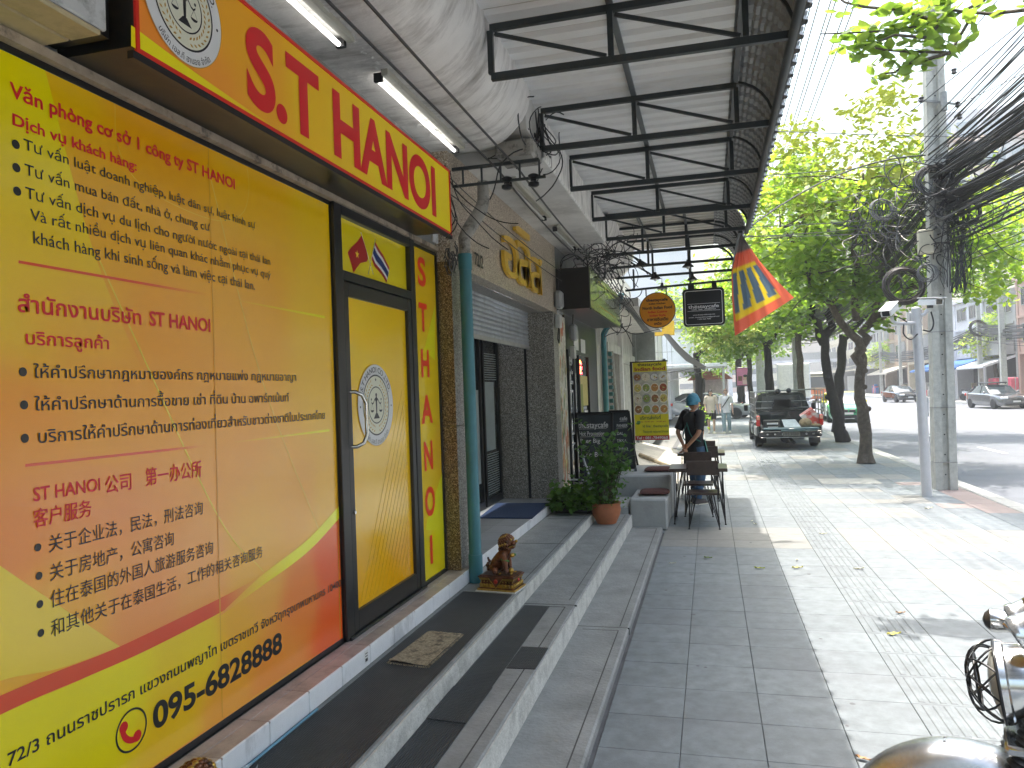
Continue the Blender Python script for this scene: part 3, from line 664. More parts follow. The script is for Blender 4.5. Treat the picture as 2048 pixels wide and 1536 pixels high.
for k in range(14): a = (4.2+.06*k, .6); b = (min(4.98, 4.2+.06*k+.75), .6+min(1.3, (4.98-4.2-.06*k)*1.7)); dl2.bar((WX+.0055, a[0], a[1]), (WX+.0055, b[0], b[1]), .0004, .0014, up=(1, 0, 0)) if b[0] > a[0]+.02 else None
dl2.build('print_line', mat('print_pale', S(235, 205, 70), .3, var=0), door, kind='stuff')
h = MB(); hp = []
y0, z0, z1 = L0+.045, 1.56, 1.89
hp = [(WX+.025, y0, z1), (WX+.055, y0+.01, z1), (WX+.09, y0+.03, z1-.02), (WX+.1, y0+.06, z1-.07), (WX+.1, y0+.06, z0+.07), (WX+.09, y0+.03, z0+.02), (WX+.055, y0+.01, z0), (WX+.025, y0, z0)]
chrome = mat('chrome', (.62, .62, .6), .12, 1, var=0)
h.tube(hp, .0125, 10).build('handle', chrome, door, smooth=50); 
MB().cyl((WX+.03, L0+.03, 1.17), (WX+.045, L0+.03, 1.17), .012, 12).build('lock', chrome, door)
ec = atx(752, 810, WX+.006); er = (atx(750, 728, WX+.006).z-atx(756, 891, WX+.006).z)/2
emblem(door, (WX+.008, ec.y, ec.z), er, UY, UZ, 'door_emblem')
# flags printed on the transom
fl = MB(); F = lambda u, v: (WX-.002, atx(u, v, WX).y, atx(u, v, WX).z)
c5 = lambda x, y: (640+x/4.096, 400+y/4.096)
def fpoly(pts, m, l=0): fl.add([(F(*c5(*p))[0]+l, *F(*c5(*p))[1:]) for p in pts], [tuple(range(len(pts)))], m)
fr_ = mat('flag_red', S(170, 25, 30), .3, var=0); fb_ = mat('flag_blue', S(20, 45, 110), .3, var=0); fw_ = mat('flag_white', (.7, .7, .7), .3, var=0); fy_ = mat('flag_yellow', S(245, 210, 40), .3, var=0)
fpoly([(343, 290), (380, 400), (395, 480), (385, 505), (335, 515), (300, 560), (278, 597), (258, 520), (230, 430), (262, 385), (310, 340)], fr_)
sc_ = c5(307, 445); scp = F(*sc_); fl.add([Vector((scp[0]+.0006, scp[1]+((.03 if i % 2 == 0 else .012)*math.cos(PI/2+i*PI/5)), scp[2]+((.03 if i % 2 == 0 else .012)*math.sin(PI/2+i*PI/5)))) for i in range(10)], [tuple(range(10))], fy_)
for w, (a, b), m in ((0, (0, 1), fr_), (1, (.17, .83), fw_), (2, (.33, .67), fb_)):
    A = [(457, 345), (485, 400), (520, 450), (545, 505), (572, 555)]; B = [(425, 482), (450, 545), (490, 590), (525, 635), (548, 680)]
    T = [(x0+(x1-x0)*a, y0_+(y1_-y0_)*a) for (x0, y0_), (x1, y1_) in zip(A, B)]; U = [(x0+(x1-x0)*b, y0_+(y1_-y0_)*b) for (x0, y0_), (x1, y1_) in zip(A, B)]
    for k in range(4): fpoly([T[k], T[k+1], U[k+1], U[k]], m, .0004*w)
for a, b in (((338, 265), (440, 610)), ((457, 320), (398, 610))):
    p, q = F(*c5(*a)), F(*c5(*b)); fl.bar((p[0]-.0004, *p[1:]), (q[0]-.0004, *q[1:]), .0006, .004, fw_, up=(1, 0, 0))
fl.build('printed_flags', None, shop, recalc=False)
# --- narrow vertical banner
vb = thing('vertical_banner', (WX, 5.45, 1.7), 'tall narrow yellow strip with red capitals beside the glass door', 'banner')
VS = [((850, 500), (244, 190, 5)), ((870, 700), (242, 196, 10)), ((850, 850), (240, 196, 15)), ((880, 900), (242, 180, 25)), ((860, 1000), (240, 190, 15)), ((880, 1040), (238, 222, 0)), ((860, 1130), (240, 205, 10)), ((840, 600), (242, 186, 10))]
vf = mk_field(VS, WX); field_grid('vinyl_sheet', 5.235, 5.69, .466, 2.98, BX, vf, vb, 10, 40)
strip([(868, 610), (868, 720)], [(846, 700), (869, 722)], lambda t, k, y, z: (.93, .88, .01), BX+.0008, 'print_wedge', vb, n=6)
strip([(884, 940), (888, 1060)], [(852, 1040), (850, 1060)], lambda t, k, y, z: (.93, .88, .01), BX+.0008, 'print_wedge', vb, n=6)
bb = MB(); bb.box(WX-.01, WX+.02, 5.2, 5.235, .438, 3.0); bb.box(WX-.01, WX+.02, 5.69, 5.715, .438, 3.0); bb.box(WX-.01, WX+.02, 5.235, 5.69, 2.98, 3.0); bb.box(WX-.01, WX+.02, 5.235, 5.69, .438, .466)
bb.build('frame', black, vb)
rt2 = mat('print_red_bright', (.85, .05, .01), .35, var=0)
for ch, (x0, yb), (x1, yt) in (('S', (795, 690), (852, 475)), ('T', (808, 1068), (863, 853)), ('H', (820, 1445), (886, 1235))):
    a = atx(*c5(x0, yb), WX); b = atx(*c5(x1, yb), WX); c = atx(*c5(x0, yt), WX); text('lettering', ch, rt2, vb, (BX+.002, a.y-.005, a.z+.003), UY, UZ, c.z-a.z, width=b.y-a.y+.02, bold=.03, res=8)
for ch, (x0, yb), (x1, yt) in (('A', (832, 395), (905, 180)), ('N', (846, 785), (917, 562)), ('O', (857, 1163), (932, 942)), ('I', (893, 1548), (917, 1330))):
    f6 = lambda x, y: (640+x/4.096, 750+y/4.096)
    a = atx(*f6(x0, yb), WX); b = atx(*f6(x1, yb), WX); c = atx(*f6(x0, yt), WX); text('lettering', ch, rt2, vb, (BX+.002, a.y-.005, a.z+.003), UY, UZ, c.z-a.z, width=b.y-a.y+.02, bold=.03, res=8)
# --- lightbox sign
SX = -1.8
sg = thing('lightbox_sign', (SX, 3.65, 3.03), 'long yellow shop sign with big red capitals and round scales emblem', 'sign')
bx = MB(); bx.box(WX+.002, SX-.004, 2.085, 5.225, 3.047, 3.5)
bx.build('casing', dirty(mat('sign_casing', (.012, .013, .015), .35), (.09, .06, .02), 4, .45, .7, .5), sg)
SS = [((300, 60), (215, 135, 40)), ((420, 180), (226, 145, 40)), ((520, 140), (230, 160, 30)), ((620, 200), (238, 182, 20)), ((760, 300), (244, 196, 25)), ((880, 400), (246, 205, 10)), ((700, 300), (240, 186, 25)), ((480, 60), (222, 160, 20))]
sf = mk_field(SS, SX); spm = print_mat('sign_print', .45, .008)
field_grid('face_panel', 2.09, 5.22, 3.032, 3.498, SX, sf, sg, 50, 10, spm)
strip([(262, 50), (400, 152), (560, 262), (640, 310)], [(262, 92), (400, 172), (560, 266), (642, 314)], lambda t, k, y, z: mixc((.93, .82, 0), sf(y, z), sm(t*1.1-.1)), SX+.0006, 'print_band', sg, plane=SX, m=spm)
strip([(640, 240), (760, 345), (897, 430)], [(760, 385), (830, 425), (899, 466)], lambda t, k, y, z: mixc(sf(y, z), S(246, 225, 0), .8*sm(t*1.5)), SX+.0006, 'print_band', sg, plane=SX, m=spm)
bd = MB()
for a in ((2.085, 5.225, 3.026, 3.042), (2.085, 5.225, 3.49, 3.506), (2.085, 2.1, 3.042, 3.49), (5.21, 5.225, 3.042, 3.49)): bd.box(SX-.004, SX+.006, *a)
bd.build('border', mat('border_red', (.7, .02, .01), .4, var=0), sg)
tr = MB(); tr.box(SX-.02, SX+.004, 2.07, 5.24, 3.0, 3.026); tr.build('edge_trim', black, sg)
a = atx(491, 120, SX); b = atx(874, 431, SX); zb = (atx(526, 214.6, SX).z+atx(871.7, 430.6, SX).z)/2; zt = (atx(861, 336.6, SX).z+atx(505, 57, SX).z)/2
text('lettering', 'S.T HANOI', rt, sg, (SX+.002, a.y, zb), UY, UZ, zt-zb, width=b.y-a.y, bold=.035, res=12)
er = .214; ec_z = atx(401.6, 147, SX).z+er; ec_y = atx(441, 79, SX).y-er*.99
emblem(sg, (SX+.003, ec_y, ec_z), er, UY, UZ, 'sign_emblem')
# --- old white slatted signs either side
wslat = dirty(mat('old_white_slat', (.55, .56, .56), .6, var=.1), (.1, .1, .09), 7, .5, .68, .8, detail=10); wb = dirty(mat('old_beige', (.50, .42, .26), .7, var=.15, scale=5), (.2, .17, .1), 6, .5, .7, .6)
os_ = thing('old_sign_box', (-1.9, 1.2, 3.06), 'old white slatted sign box with beige underside left of the yellow sign', 'sign')
for k in range(4): MB().rbox(-1.87, -1.85, 0, 2.02, 3.07+k*.13, 3.19+k*.13, .006).build('slat', wslat, os_)
for k in range(2): MB().rbox(-2.1+k*.125, -1.98+k*.125, 0, 2.0, 3.05, 3.068, .005).build('underside_plank', wb, os_)
MB().box(-2.1, -1.88, -.2, 2.06, 3.069, 3.6).build('casing', black, os_)
ol = atx(178, 8, -1.85); q = MB(); q.add(*ring_poly((-1.845, 1.78, 3.37), .03, .085, UY, UZ, 24)); q.add(*ring_poly((-1.845, 1.78, 3.5), .03, .075, UY, UZ, 24)); q.build('figure', mat('old_grey', (.13, .125, .12), .6), os_)
ow = thing('old_sign_end', (-1.95, 5.3, 3.0), 'short piece of white slatted sign beyond the end of the yellow sign', 'sign')
for k in range(4): MB().rbox(-1.97, -1.95, 5.25, 5.36, 3.0+k*.12, 3.11+k*.12, .005).build('slat', wslat, ow)
# ------------------------------------------------------------------ second shop: granite front, shutter, glass doors
gr_b = granite('granite_brown', (.17, .11, .05), (.07, .045, .025), (.36, .26, .14), 150, .2)
gr_g = granite('granite_grey', (.26, .24, .205), (.11, .10, .085), (.46, .44, .40), 130, .3)
gr_l = dirty(granite('granite_header', (.46, .38, .29), (.24, .19, .14), (.68, .62, .52), 120, .35), (.26, .2, .14), 1.4, .5, .8, .55)
sh2 = thing('granite_building', (-1.98, 7.9, .43), 'second shophouse clad in speckled granite with half open roller shutter', 'building')
GX = -1.98
for z0, z1 in ((.441, 1.6), (1.603, 2.93)): MB().rbox(-2.12, GX, 5.722, 6.25, z0, z1, .003).build('granite_panel', gr_b if 0 else gr_g, sh2)
for z0, z1 in ((.441, 1.6), (1.603, 2.93)): MB().box(-2.115, GX-.004, 5.718, 5.7215, z0, z1).build('granite_panel', gr_b, sh2)
MB().rbox(-2.12, GX-.002, 5.722, 10.04, 2.912, 3.84, .003).build('header_panel', gr_l, sh2)
for z0, z1 in ((.43, 1.55), (1.553, 2.91)):
    MB().rbox(-2.36, GX, 9.75, 10.04, z0, z1, .003).build('granite_panel', gr_g, sh2)
    MB().rbox(-2.9, -2.40, 9.76, 10.04, z0, z1, .003).build('granite_panel', gr_g, sh2)
MB().box(-2.41, -2.35, 9.78, 10.0, .43, 2.91).build('shutter_guide', black, sh2)
MB().box(-2.9, -2.12, 5.73, 6.2, .43, 3.8).build('side_wall', plaster, sh2)
MB().box(-5.0, -2.86, 6.2, 10.0, .43, 3.8).build('back_wall', mat('inner_dark', (.03, .03, .03)), sh2)
steel = dirty(mat('shutter_steel', (.40, .43, .46), .38, .3, var=.15, scale=9), (.12, .11, .10), 6, .52, .75, .6, (1, 1, .3))
proto = None
for k in range(9):
    z = 2.47+k*.052
    if proto is None:
        b = MB(); pr = [(0, 0), (.012, .008), (.014, .03), (.006, .042), (.0, .05)]
        b.add([(x, y, zz) for y in (0, 3.5) for x, zz in pr], [(i, i+1, i+6, i+5) for i in range(4)]); proto = b.build('shutter_slat', steel, sh2, world=False, smooth=60); o = proto
    else: o = proto.copy(); COL.objects.link(o)
    o.location = (-2.33+1.98, 6.25-7.9, z-.43)
MB().rbox(-2.345, -2.31, 6.25, 9.75, 2.425, 2.47, .004).build('shutter_bar', mat('shutter_bar', (.45, .45, .43), .4, .5), sh2)
MB().box(-2.3, -2.12, 6.25, 9.75, 2.905, 2.912).build('header_underside', gr_g, sh2)
# glass doors at the back of the porch
gl = mat('dark_glass', (.02, .025, .028), .05, var=0, spec=.8); fz = mat('frosted_film', (.32, .37, .36), .35, var=.1)
for y0, y1 in ((6.3, 7.9), (7.95, 8.9), (8.98, 9.72)):
    d = MB(); d.box(-2.79, -2.74, y0, y0+.06, .435, 2.6); d.box(-2.79, -2.74, y1-.06, y1, .435, 2.6); d.box(-2.789, -2.741, y0+.06, y1-.06, .435, .52); d.box(-2.789, -2.741, y0+.06, y1-.06, 2.54, 2.6)
    d = d.build('glass_door', black, sh2); MB().box(-2.77, -2.765, y0+.06, y1-.06, .52, 2.54).build('pane', gl, d)
    f = MB()
    if y0 < 8.5: f.box(-2.7648, -2.764, y0+.07, y1-.07, .75, 1.9, fz)
    else:
        f.box(-2.7648, -2.764, y0+.07, y1-.2, 1.12, 2.0, fz)
        for k in range(18): f.box(-2.7648, -2.764, y0+.07, y1-.07, .56+k*.03, .57+k*.03, fz)
        for k in range(12): f.box(-2.7648, -2.764, y0+.07, y1-.07, 2.03+k*.03, 2.04+k*.03, fz)
    f.build('film', None, d)
ptile = dirty(mat('porch_tile', (.22, .235, .25), .3, var=.15, scale=4, isl=.12), (.12, .125, .13), 3, .5, .7, .7)
po = struct('porch', MB().box(-2.9, -2.0, 5.74, 13.6, .3, .424), mat('mortar', (.1, .1, .1)))
pt = None
for j in range(19):
    for i in range(3):
        if pt is None: pt = MB().rbox(.0015, .298, .0015, .398, 0, .008, .002).build('porch_tile', ptile, po); o = pt
        else: o = pt.copy(); COL.objects.link(o)
        o.location = (-2.9+.3*i, 5.76+.4*j, .424)
rt_ = None
for j in range(14):
    if rt_ is None: rt_ = MB().rbox(0, .012, .0015, .318, 0, .10, .002).build('riser_tile', marb, po); o = rt_
    else: o = rt_.copy(); COL.objects.link(o)
    o.location = (-2.0, 5.76+.32*j, .331)
tag(MB().prism([(-2.6, 8.17, .4345), (-2.0+.02, 8.17, .4345), (-2.03, 9.28, .4345), (-2.7, 9.26, .4345)], (0, 0, .012)).build('entrance_mat', dirty(mat('blue_mat', (.012, .035, .10), .95, var=.35, scale=90, bump=1, bscale=200), (.02, .03, .05), 3)), 'dark blue loop mat in front of the glass doors', 'mat')
# gold letters and house number
gold = mat('gold_paint', (.80, .50, .06), .35, .3, var=.12, scale=20)
gs = thing('gold_letters', (GX, 8.0, 3.3), 'thick gold Thai letters mounted on the granite header', 'sign')
def solid_text(s, m, parent, o, w, h, dep, off=.03, name='letter', slant=0):
    co, fs = _txt(s, off, 1.0)
    x0, x1, y0, y1 = co[:, 0].min(), co[:, 0].max(), co[:, 1].min(), co[:, 1].max()
    mb = MB(); mb.add([(o[0]+(p[2]+1)/2*dep, o[1]+((p[0]-x0)/(x1-x0)+slant*((p[1]-y0)/(y1-y0)-.5))*w, o[2]+(p[1]-y0)/(y1-y0)*h) for p in co], fs)
    return mb.build(name, m, parent)
def gpos(x, y): return atx(640+x/4.096, 400+y/4.096, GX)
for ch, (xa, yb), (xb, yt) in (('อ', (1480, 640), (1600, 320)), ('ลิ', (1585, 705), (1695, 255)), ('ส', (1700, 765), (1795, 470))):
    a = gpos(xa, yb); b = gpos(xb, (yb+yt)/2); 
    w = b.y-a.y; zb = gpos((xa+xb)/2, yb).z; zt = gpos((xa+xb)/2, yt).z
    solid_text(ch, gold, gs, (GX+.012, a.y, zb), w, zt-zb, .035, .004)
hn = thing('house_number', (GX, 6.6, 3.0), 'small dark house number 72/2 on the granite header', 'number')
a = atx(*c5(1255, 500), GX); b = atx(*c5(1328, 530), GX)
text('numeral', '72/2', mat('dark_metal', (.03, .03, .028), .4, .6), hn, (GX+.012, a.y, a.z-.03), UY, UZ, .11, width=b.y-a.y, bold=.02)
# ------------------------------------------------------------------ teal drain pipe
teal = dirty(mat('teal_pipe', (.045, .19, .235), .4, var=.12, scale=4), (.12, .20, .2), 5, .55, .75, .6, (1, 1, .3)); cem = dirty(mat('cement_pipe', (.32, .31, .28), .85, bump=.3), (.07, .065, .06), 8, .5, .62, .9)
dp = thing('drain_pipe', (-1.885, 5.79, .33), 'teal plastic drain pipe with cement elbow beside the granite pillar', 'pipe')
MB().tube([(-1.885, 5.79, .335), (-1.885, 5.79, 2.98)], .05, 20).build('pipe', teal, dp, smooth=50)
MB().tube([(-1.885, 5.79, .336), (-1.885, 5.79, .56)], .057, 20).build('socket', teal, dp, smooth=50); MB().tube([(-1.885, 5.79, 2.86), (-1.885, 5.79, 2.99)], .056, 20).build('socket', teal, dp, smooth=50)
MB().tube([(-1.885, 5.79, 2.95), (-1.885, 5.79, 3.12), (-1.86, 5.81, 3.18), (-1.77, 5.9, 3.36), (-1.75, 5.92, 3.44), (-1.75, 5.92, 3.6)], [.045, .05, .056, .056, .05, .045], 14).build('elbow', cem, dp, smooth=50)
# ------------------------------------------------------------------ concrete soffits
fas = dirty(mat('fascia_concrete', (.72, .71, .68), .85, var=.1, scale=2.5, bump=.2, bscale=40), (.12, .11, .095), 3.2, .47, .72, .9, (1, 6, 1), 10)
sof = thing('concrete_canopy', (-1.7, 3, 3.82), 'stained concrete overhang with curved edge above the first shop', 'canopy')
prof = [(WX-.1, 3.83), (-1.74, 3.82)]+[(-1.72+.43*math.sin(t), 4.25-.43*math.cos(t)) for t in np.linspace(0, PI/2, 12)]+[(-1.29, 4.3)]
b = MB(); ys = np.linspace(-4, 5.78, 26)
b.add([(x+.004*math.sin(y*5+i), y, z) for y in ys for i, (x, z) in enumerate(prof)], [(j*len(prof)+i, j*len(prof)+i+1, (j+1)*len(prof)+i+1, (j+1)*len(prof)+i) for j in range(len(ys)-1) for i in range(len(prof)-1)])
cv = dirty(mat('curve_plaster', (.74, .72, .69), .85, var=.1, scale=2, bump=.2, bscale=30), (.17, .145, .12), 1.9, .47, .74, .8, (.9, 3.6, .9), 10)
b.build('curved_soffit', cv, sof, smooth=50, recalc=False)
e = MB(); e.add([(x, 5.78, z) for x, z in prof]+[(-1.29, 5.78, 4.6), (-2.2, 5.78, 4.6)], [tuple(range(len(prof)+2))]); e.build('end_face', mat('end_black', (.035, .035, .032), .9, var=.4, scale=10), sof)  # mottled near-black end of the curved overhang
MB().box(-2.6, -1.3, -4, 5.78, 4.35, 4.6).build('slab', soff, sof)
pk = MB()
for k in range(60):   # flaking paint along the lamps
    y = random.choice((random.uniform(3.6, 4.2), random.uniform(2.5, 4.6), random.gauss(5.2, .12))); x = -1.79+random.gauss(0, .03) if y < 5 else -1.93+random.gauss(0, .03); r = random.uniform(.008, .035)
    c = Vector((x, y, 3.817-random.uniform(0, .004))); n = 7; pk.add([c+Vector((math.cos(2*PI*i/n)*r*random.uniform(.5, 1.2)*.6, math.sin(2*PI*i/n)*r*random.uniform(.5, 1.5), random.uniform(-.006, .0))) for i in range(n)], [tuple(range(n))])
pk.build('paint_flakes', mat('paint_flake', (.72, .71, .68), .8, var=.1), sof, kind='stuff')
so2 = thing('concrete_canopy', (-1.7, 8, 3.82), 'flat concrete overhang with vertical fascia above the granite shop', 'canopy')
MB().rbox(-2.6, -1.285, 6.2, 10.05, 3.82, 3.95, .01).build('soffit', soff, so2); MB().rbox(-1.335, -1.28, 6.2, 10.05, 3.825, 4.19, .008).build('fascia', fas, so2)
MB().box(-2.6, -1.34, 5.8, 10.05, 3.95, 4.3).build('slab', soff, so2)
MB().rbox(-1.62, -1.3, 5.84, 6.19, 3.76, 3.9, .02).build('end_block', cem, so2)
so3 = thing('concrete_canopy', (-1.7, 12, 3.8), 'curved plaster overhang above the cafe behind the wires', 'canopy')
b = MB(); ys = (10.15, 13.6); pr3 = [(x+.05, z+.02) for x, z in prof]
b.add([(x, y, z) for y in ys for x, z in pr3], [(i, i+1, len(prof)+i+1, len(prof)+i) for i in range(len(prof)-1)]); b.build('curved_soffit', cv, so3, smooth=50)
e = MB(); e.prism([(x, 13.6, z) for x, z in pr3]+[(-1.24, 13.6, 4.7), (-2.2, 13.6, 4.7)], (0, .06, 0)); e.build('end_face', cv, so3)
# ------------------------------------------------------------------ metal canopy
cn = thing('metal_canopy', (-.4, 4, 3.87), 'corrugated sheet canopy with curved eave on dark steel trusses over the pavement', 'canopy')
iron = dirty(mat('truss_paint', (.028, .036, .038), .5, .2, var=.15), (.09, .07, .05), 8, .55, .72, .5)
def truss(y, x0=-1.275, zb=3.87, full=True, zt=4.185):
    t = MB(); w = .035; X = (x0, -.51, .28)
    t.bar((x0, y, zb), (.535, y, zb-.01), w, .045); t.bar((x0, y, zt), (.285, y, zt), w, .04)
    for x in X: t.bar((x, y, zb+.022), (x, y, zt-.02), w)
    t.bar((X[0]+.03, y, zt-.04), (X[1]-.03, y, zb+.03), .022); t.bar((X[1]+.03, y, zt-.04), (X[2]-.03, y, zb+.03), .022)
    if y < 10.5:
        arc = [(.22+.33*math.sin(a), y, 3.885+.33*math.cos(a)) for a in np.linspace(.15, PI/2, 7)]
        for p, q in zip(arc, arc[1:]): t.bar(p, q, .018)
    return t.build('truss', iron, cn)
for y in (-2.7, -1.25, .2, 1.65, 3.13, 4.6, 6.1, 7.42, 8.85, 10.08): truss(y)
# purlins under the sheet, eave pipe
b = MB(); b.bar((-.51, -4, 4.225), (-.51, 10.3, 4.225), .04, .03); b.build('purlin', mat('purlin_grey', (.12, .13, .135), .5, .3), cn)
b = MB(); b.bar((.28, -4, 4.215), (.28, 10.3, 4.215), .035, .03); b.build('purlin', mat('purlin_grey', (.12, .13, .135), .5, .3), cn)
MB().tube([(.535, -4, 3.845), (.537, 10.32, 3.85)], .028, 10).build('eave_pipe', iron, cn, smooth=50)
sheet = dirty(mat('roof_sheet', (.76, .76, .75), .45, 0, var=.06, scale=2), (.46, .43, .38), 2.5, .5, .8, .6, (.3, 3, 1))
def roof(y0, y1, zt, name='roof_sheet', m=sheet, xl=-1.27, R=.345, lab=None, xr=.225, crimp=True):
    b = MB(); pitch = .19; xs = [(xl, zt, 0), (-.5, zt, 0), (xr, zt, 0)]
    K = 26 if crimp else 8
    arc = [(xr+(R+(.011 if (crimp and k % 2) else 0))*math.sin(a), zt-R+(R+(.011 if (crimp and k % 2) else 0))*math.cos(a), a) for k, a in enumerate(np.linspace(.06, PI/2+.05, K))]
    xs += arc
    n = int((y1-y0)/pitch); rows = []
    for k in range(n+1):
        y = y0+k*pitch
        for dy, h in ((0, 0), (.105, 0), (.125, .03), (.17, .03)): rows.append((y+dy, h))
    vs = [(x+math.sin(a)*h, y, z+math.cos(a)*h) for y, h in rows for x, z, a in xs]; K2 = len(xs)
    rib = dirty(mat('rib_shade', (.40, .37, .32), .5, var=.1), (.34, .30, .24), 2.5, .5, .8, .6, (.3, 3, 1)) if 'rib_shade' not in MATS else MATS['rib_shade']; eave = MATS.get('eave_dull') or dirty(mat('eave_dull', (.30, .31, .31), .5, .3, var=.15), (.14, .14, .14), 4, .5, .75, .7)  # rib shading painted in as a darker brown, grime streaks over it
    for i in range(len(rows)-1):
        for j in range(K2-1): b.add([vs[i*K2+j], vs[i*K2+j+1], vs[(i+1)*K2+j+1], vs[(i+1)*K2+j]], [(0, 1, 2, 3)], eave if j >= 3 else (rib if rows[i][1] > 0 and rows[i+1][1] > 0 else m))
    return b.build(name, m, cn, recalc=False)
roof(-4, 10.32, 4.245, xl=-2.5)
cable_m = mat('cable_black', (.012, .012, .013), .45, var=0); cable_g = mat('cable_grey', (.10, .10, .10), .5, var=0)
# second, lower canopy over the cafe
c2 = thing('metal_canopy', (-.4, 12, 3.87), 'smaller cream corrugated canopy over the cafe tables with hanging lamps', 'canopy'); cn_keep = cn; cn = c2
roof(10.3, 13.5, 4.3, 'roof_sheet', dirty(mat('cream_sheet', (.60, .57, .50), .5, var=.06), (.3, .27, .22), 3), xl=-2.3, R=.38, xr=.12)
for y, zb in ((11.4, 3.89), (12.45, 3.86), (13.45, 3.83)):
    t = MB(); t.bar((-1.55, y, zb), (.44, y, zb), .04); t.bar((-1.55, y, 4.27), (.15, y, 4.27), .035)
    arc = [(.12+.36*math.sin(a), y, 3.9+.36*math.cos(a)) for a in np.linspace(.1, PI/2, 7)]
    for p, q in zip(arc, arc[1:]): t.bar(p, q, .03)
    for x in (-1.5, -.9, -.26): t.bar((x, y, zb), (x, y, 4.27), .035)
    t.bar((-1.5, y, 4.25), (-.9, y, zb), .03); t.build('truss', iron, c2)
t = MB(); t.bar((.46, 10.3, 3.87), (.46, 13.5, 3.85), .05); t.bar((-.26, 10.3, 4.27), (-.26, 13.5, 4.27), .04); t.bar((-.9, 10.3, 4.27), (-.9, 13.5, 4.27), .04); t.build('purlin', iron, c2)
cn = cn_keep
# pendant lamps of the cafe canopy
hood = mat('lamp_hood', (.02, .02, .02), .4); bulb_m = mat('bulb_glass', (.6, .6, .58), .1, var=0)
pl = thing('pendant_lamp', (-.95, 11.4, 3.88), 'first hooded pendant lamp under the cafe canopy at left', 'lamp', 'lamps under the cafe canopy'); pl.scale = (.75,)*3
MB().tube([(-.95, 11.4, 3.88), (-.95, 11.4, 3.76)], .006, 5).build('flex', cable_m, pl)
MB().lathe((-.95, 11.4, 3.62), [(.03, .14), (.04, .08), (.12, 0), (.122, -.008)], 18).build('hood', hood, pl, smooth=50); MB().ball((-.95, 11.4, 3.63), .045, 10, 8, sc=(1, 1, 1.4)).build('bulb', bulb_m, pl, smooth=180)
for (x, y, dz), l in zip(((-.80, 12.45, -.05), (-.26, 11.9, .02), (-.75, 13.42, -.1), (-.22, 12.9, -.05)), ('second hooded pendant lamp above the round yellow sign', 'hooded pendant lamp in the middle of the cafe canopy', 'low hooded lamp at the outer edge of the cafe canopy', 'hooded lamp just above the black square sign')):
    o = copy_tree(pl, label=l); o.location = (x, y, 3.88+dz)
# fluorescent battens
tube_on = mat('tube_lit', (1, .98, .95), .3, var=0, emit=1.3); tube_off = mat('tube_unlit', (.62, .63, .6), .2, var=0); batt = dirty(mat('batten', (.42, .41, .35), .5, var=.1), (.2, .18, .14), 6)
def lamp(x, y0, y1, z, lit, label, loc2=0):
    t = thing('fluorescent_lamp', (x, (y0+y1)/2, z), label, 'lamp', 'fluorescent lamps under the concrete overhang')
    MB().rbox(x-.02, x+.025, y0, y1, z-.045, z, .004).build('batten', batt, t)
    for yy in (y0+.01, y1-.035): MB().rbox(x-.075, x-.02, yy, yy+.025, z-.075, z-.02, .003).build('holder', black, t)
    MB().cyl((x-.055, y0+.036, z-.058), (x-.055, y1-.036, z-.058), .0135, 12).build('tube', tube_on if lit else tube_off, t, smooth=50)
lamp(-1.82, 2.3, 3.72, 3.83, True, 'lit tube lamp at the top edge above the yellow sign')
lamp(-1.82, 4.15, 5.62, 3.83, True, 'lit tube lamp above the end of the yellow sign')
lamp(-1.66, 6.6, 8.15, 3.82, False, 'unlit tube lamp above the gold letters')
lamp(-1.66, 8.7, 10.03, 3.82, False, 'unlit tube lamp at the far end of the granite front')
def curly(c, L, n=14, curl=.5, d=None, g=0.):
    p = [Vector(c)]; d = Vector(d) if d else Vector([random.gauss(0, 1) for _ in range(3)]); d.normalize(); ax = Vector([random.gauss(0, 1) for _ in range(3)]).normalized()
    for i in range(n):
        ax = (ax+Vector([random.gauss(0, .25) for _ in range(3)])).normalized(); d = (Matrix.Rotation(curl*random.uniform(.5, 1.3), 3, ax) @ d); d.z -= g; d.normalize(); p.append(p[-1]+d*L/n)
    return p
# ------------------------------------------------------------------ service wires under the overhang, brackets
def cable(name, pts, r, m, label=None, cat='cable', group=None, n=5, parent=None, seg=0, sag=0):
    if seg:
        P = []
        for a, b in zip(pts, pts[1:]):
            a, b = Vector(a), Vector(b)
            for k in range(seg): t = k/seg; p = a.lerp(b, t); p.z -= sag*4*t*(1-t); P.append(p)
        P.append(Vector(pts[-1])); pts = P
    o = MB().tube(pts, r, n).build(name, m, parent, smooth=60)
    if label: tag(o, label, cat, group)
    return o
G = 'service cables under the overhang'
for x, z, l in ((-1.62, 3.74, 'black service cable nearest the wall under the first overhang'), (-1.44, 3.72, 'second black service cable under the curved edge')):
    cable('service_cable', [(x, -3, z+.02), (x, 5.9, z-.05), (x, 10.3, z-.12)], .009, cable_m, l, group=G, seg=8, sag=.05)
for x, z, l in ((-1.93, 3.55, 'thin slack wire running along the top of the yellow sign'), (-1.9, 3.4, 'thin wire along the granite header')):
    cable('service_wire', [(x, 0, z+.05), (x+.02, 5.6, z), (x, 10.1, z-.05)], .005, cable_m, l, group=G, seg=9, sag=.04)
wb_ = MB()
for k in range(7):
    wb_.tube(curly((-1.9+random.uniform(-.04, .02), 5.45+random.uniform(-.1, .1), 3.6), .8, 14, .25, (0, .2, -1), .15), .005, 4)
for k in range(10):
    a0 = random.uniform(0, 6); c = Vector((-1.93+random.uniform(-.02, .05), 5.5+random.uniform(-.08, .1), 2.9+random.uniform(-.06, .1))); r = random.uniform(.04, .09)
    wb_.tube([c+Vector((random.uniform(-.01, .01), math.cos(a0+i*.6)*r, math.sin(a0+i*.6)*r)) for i in range(9)], .005, 4)
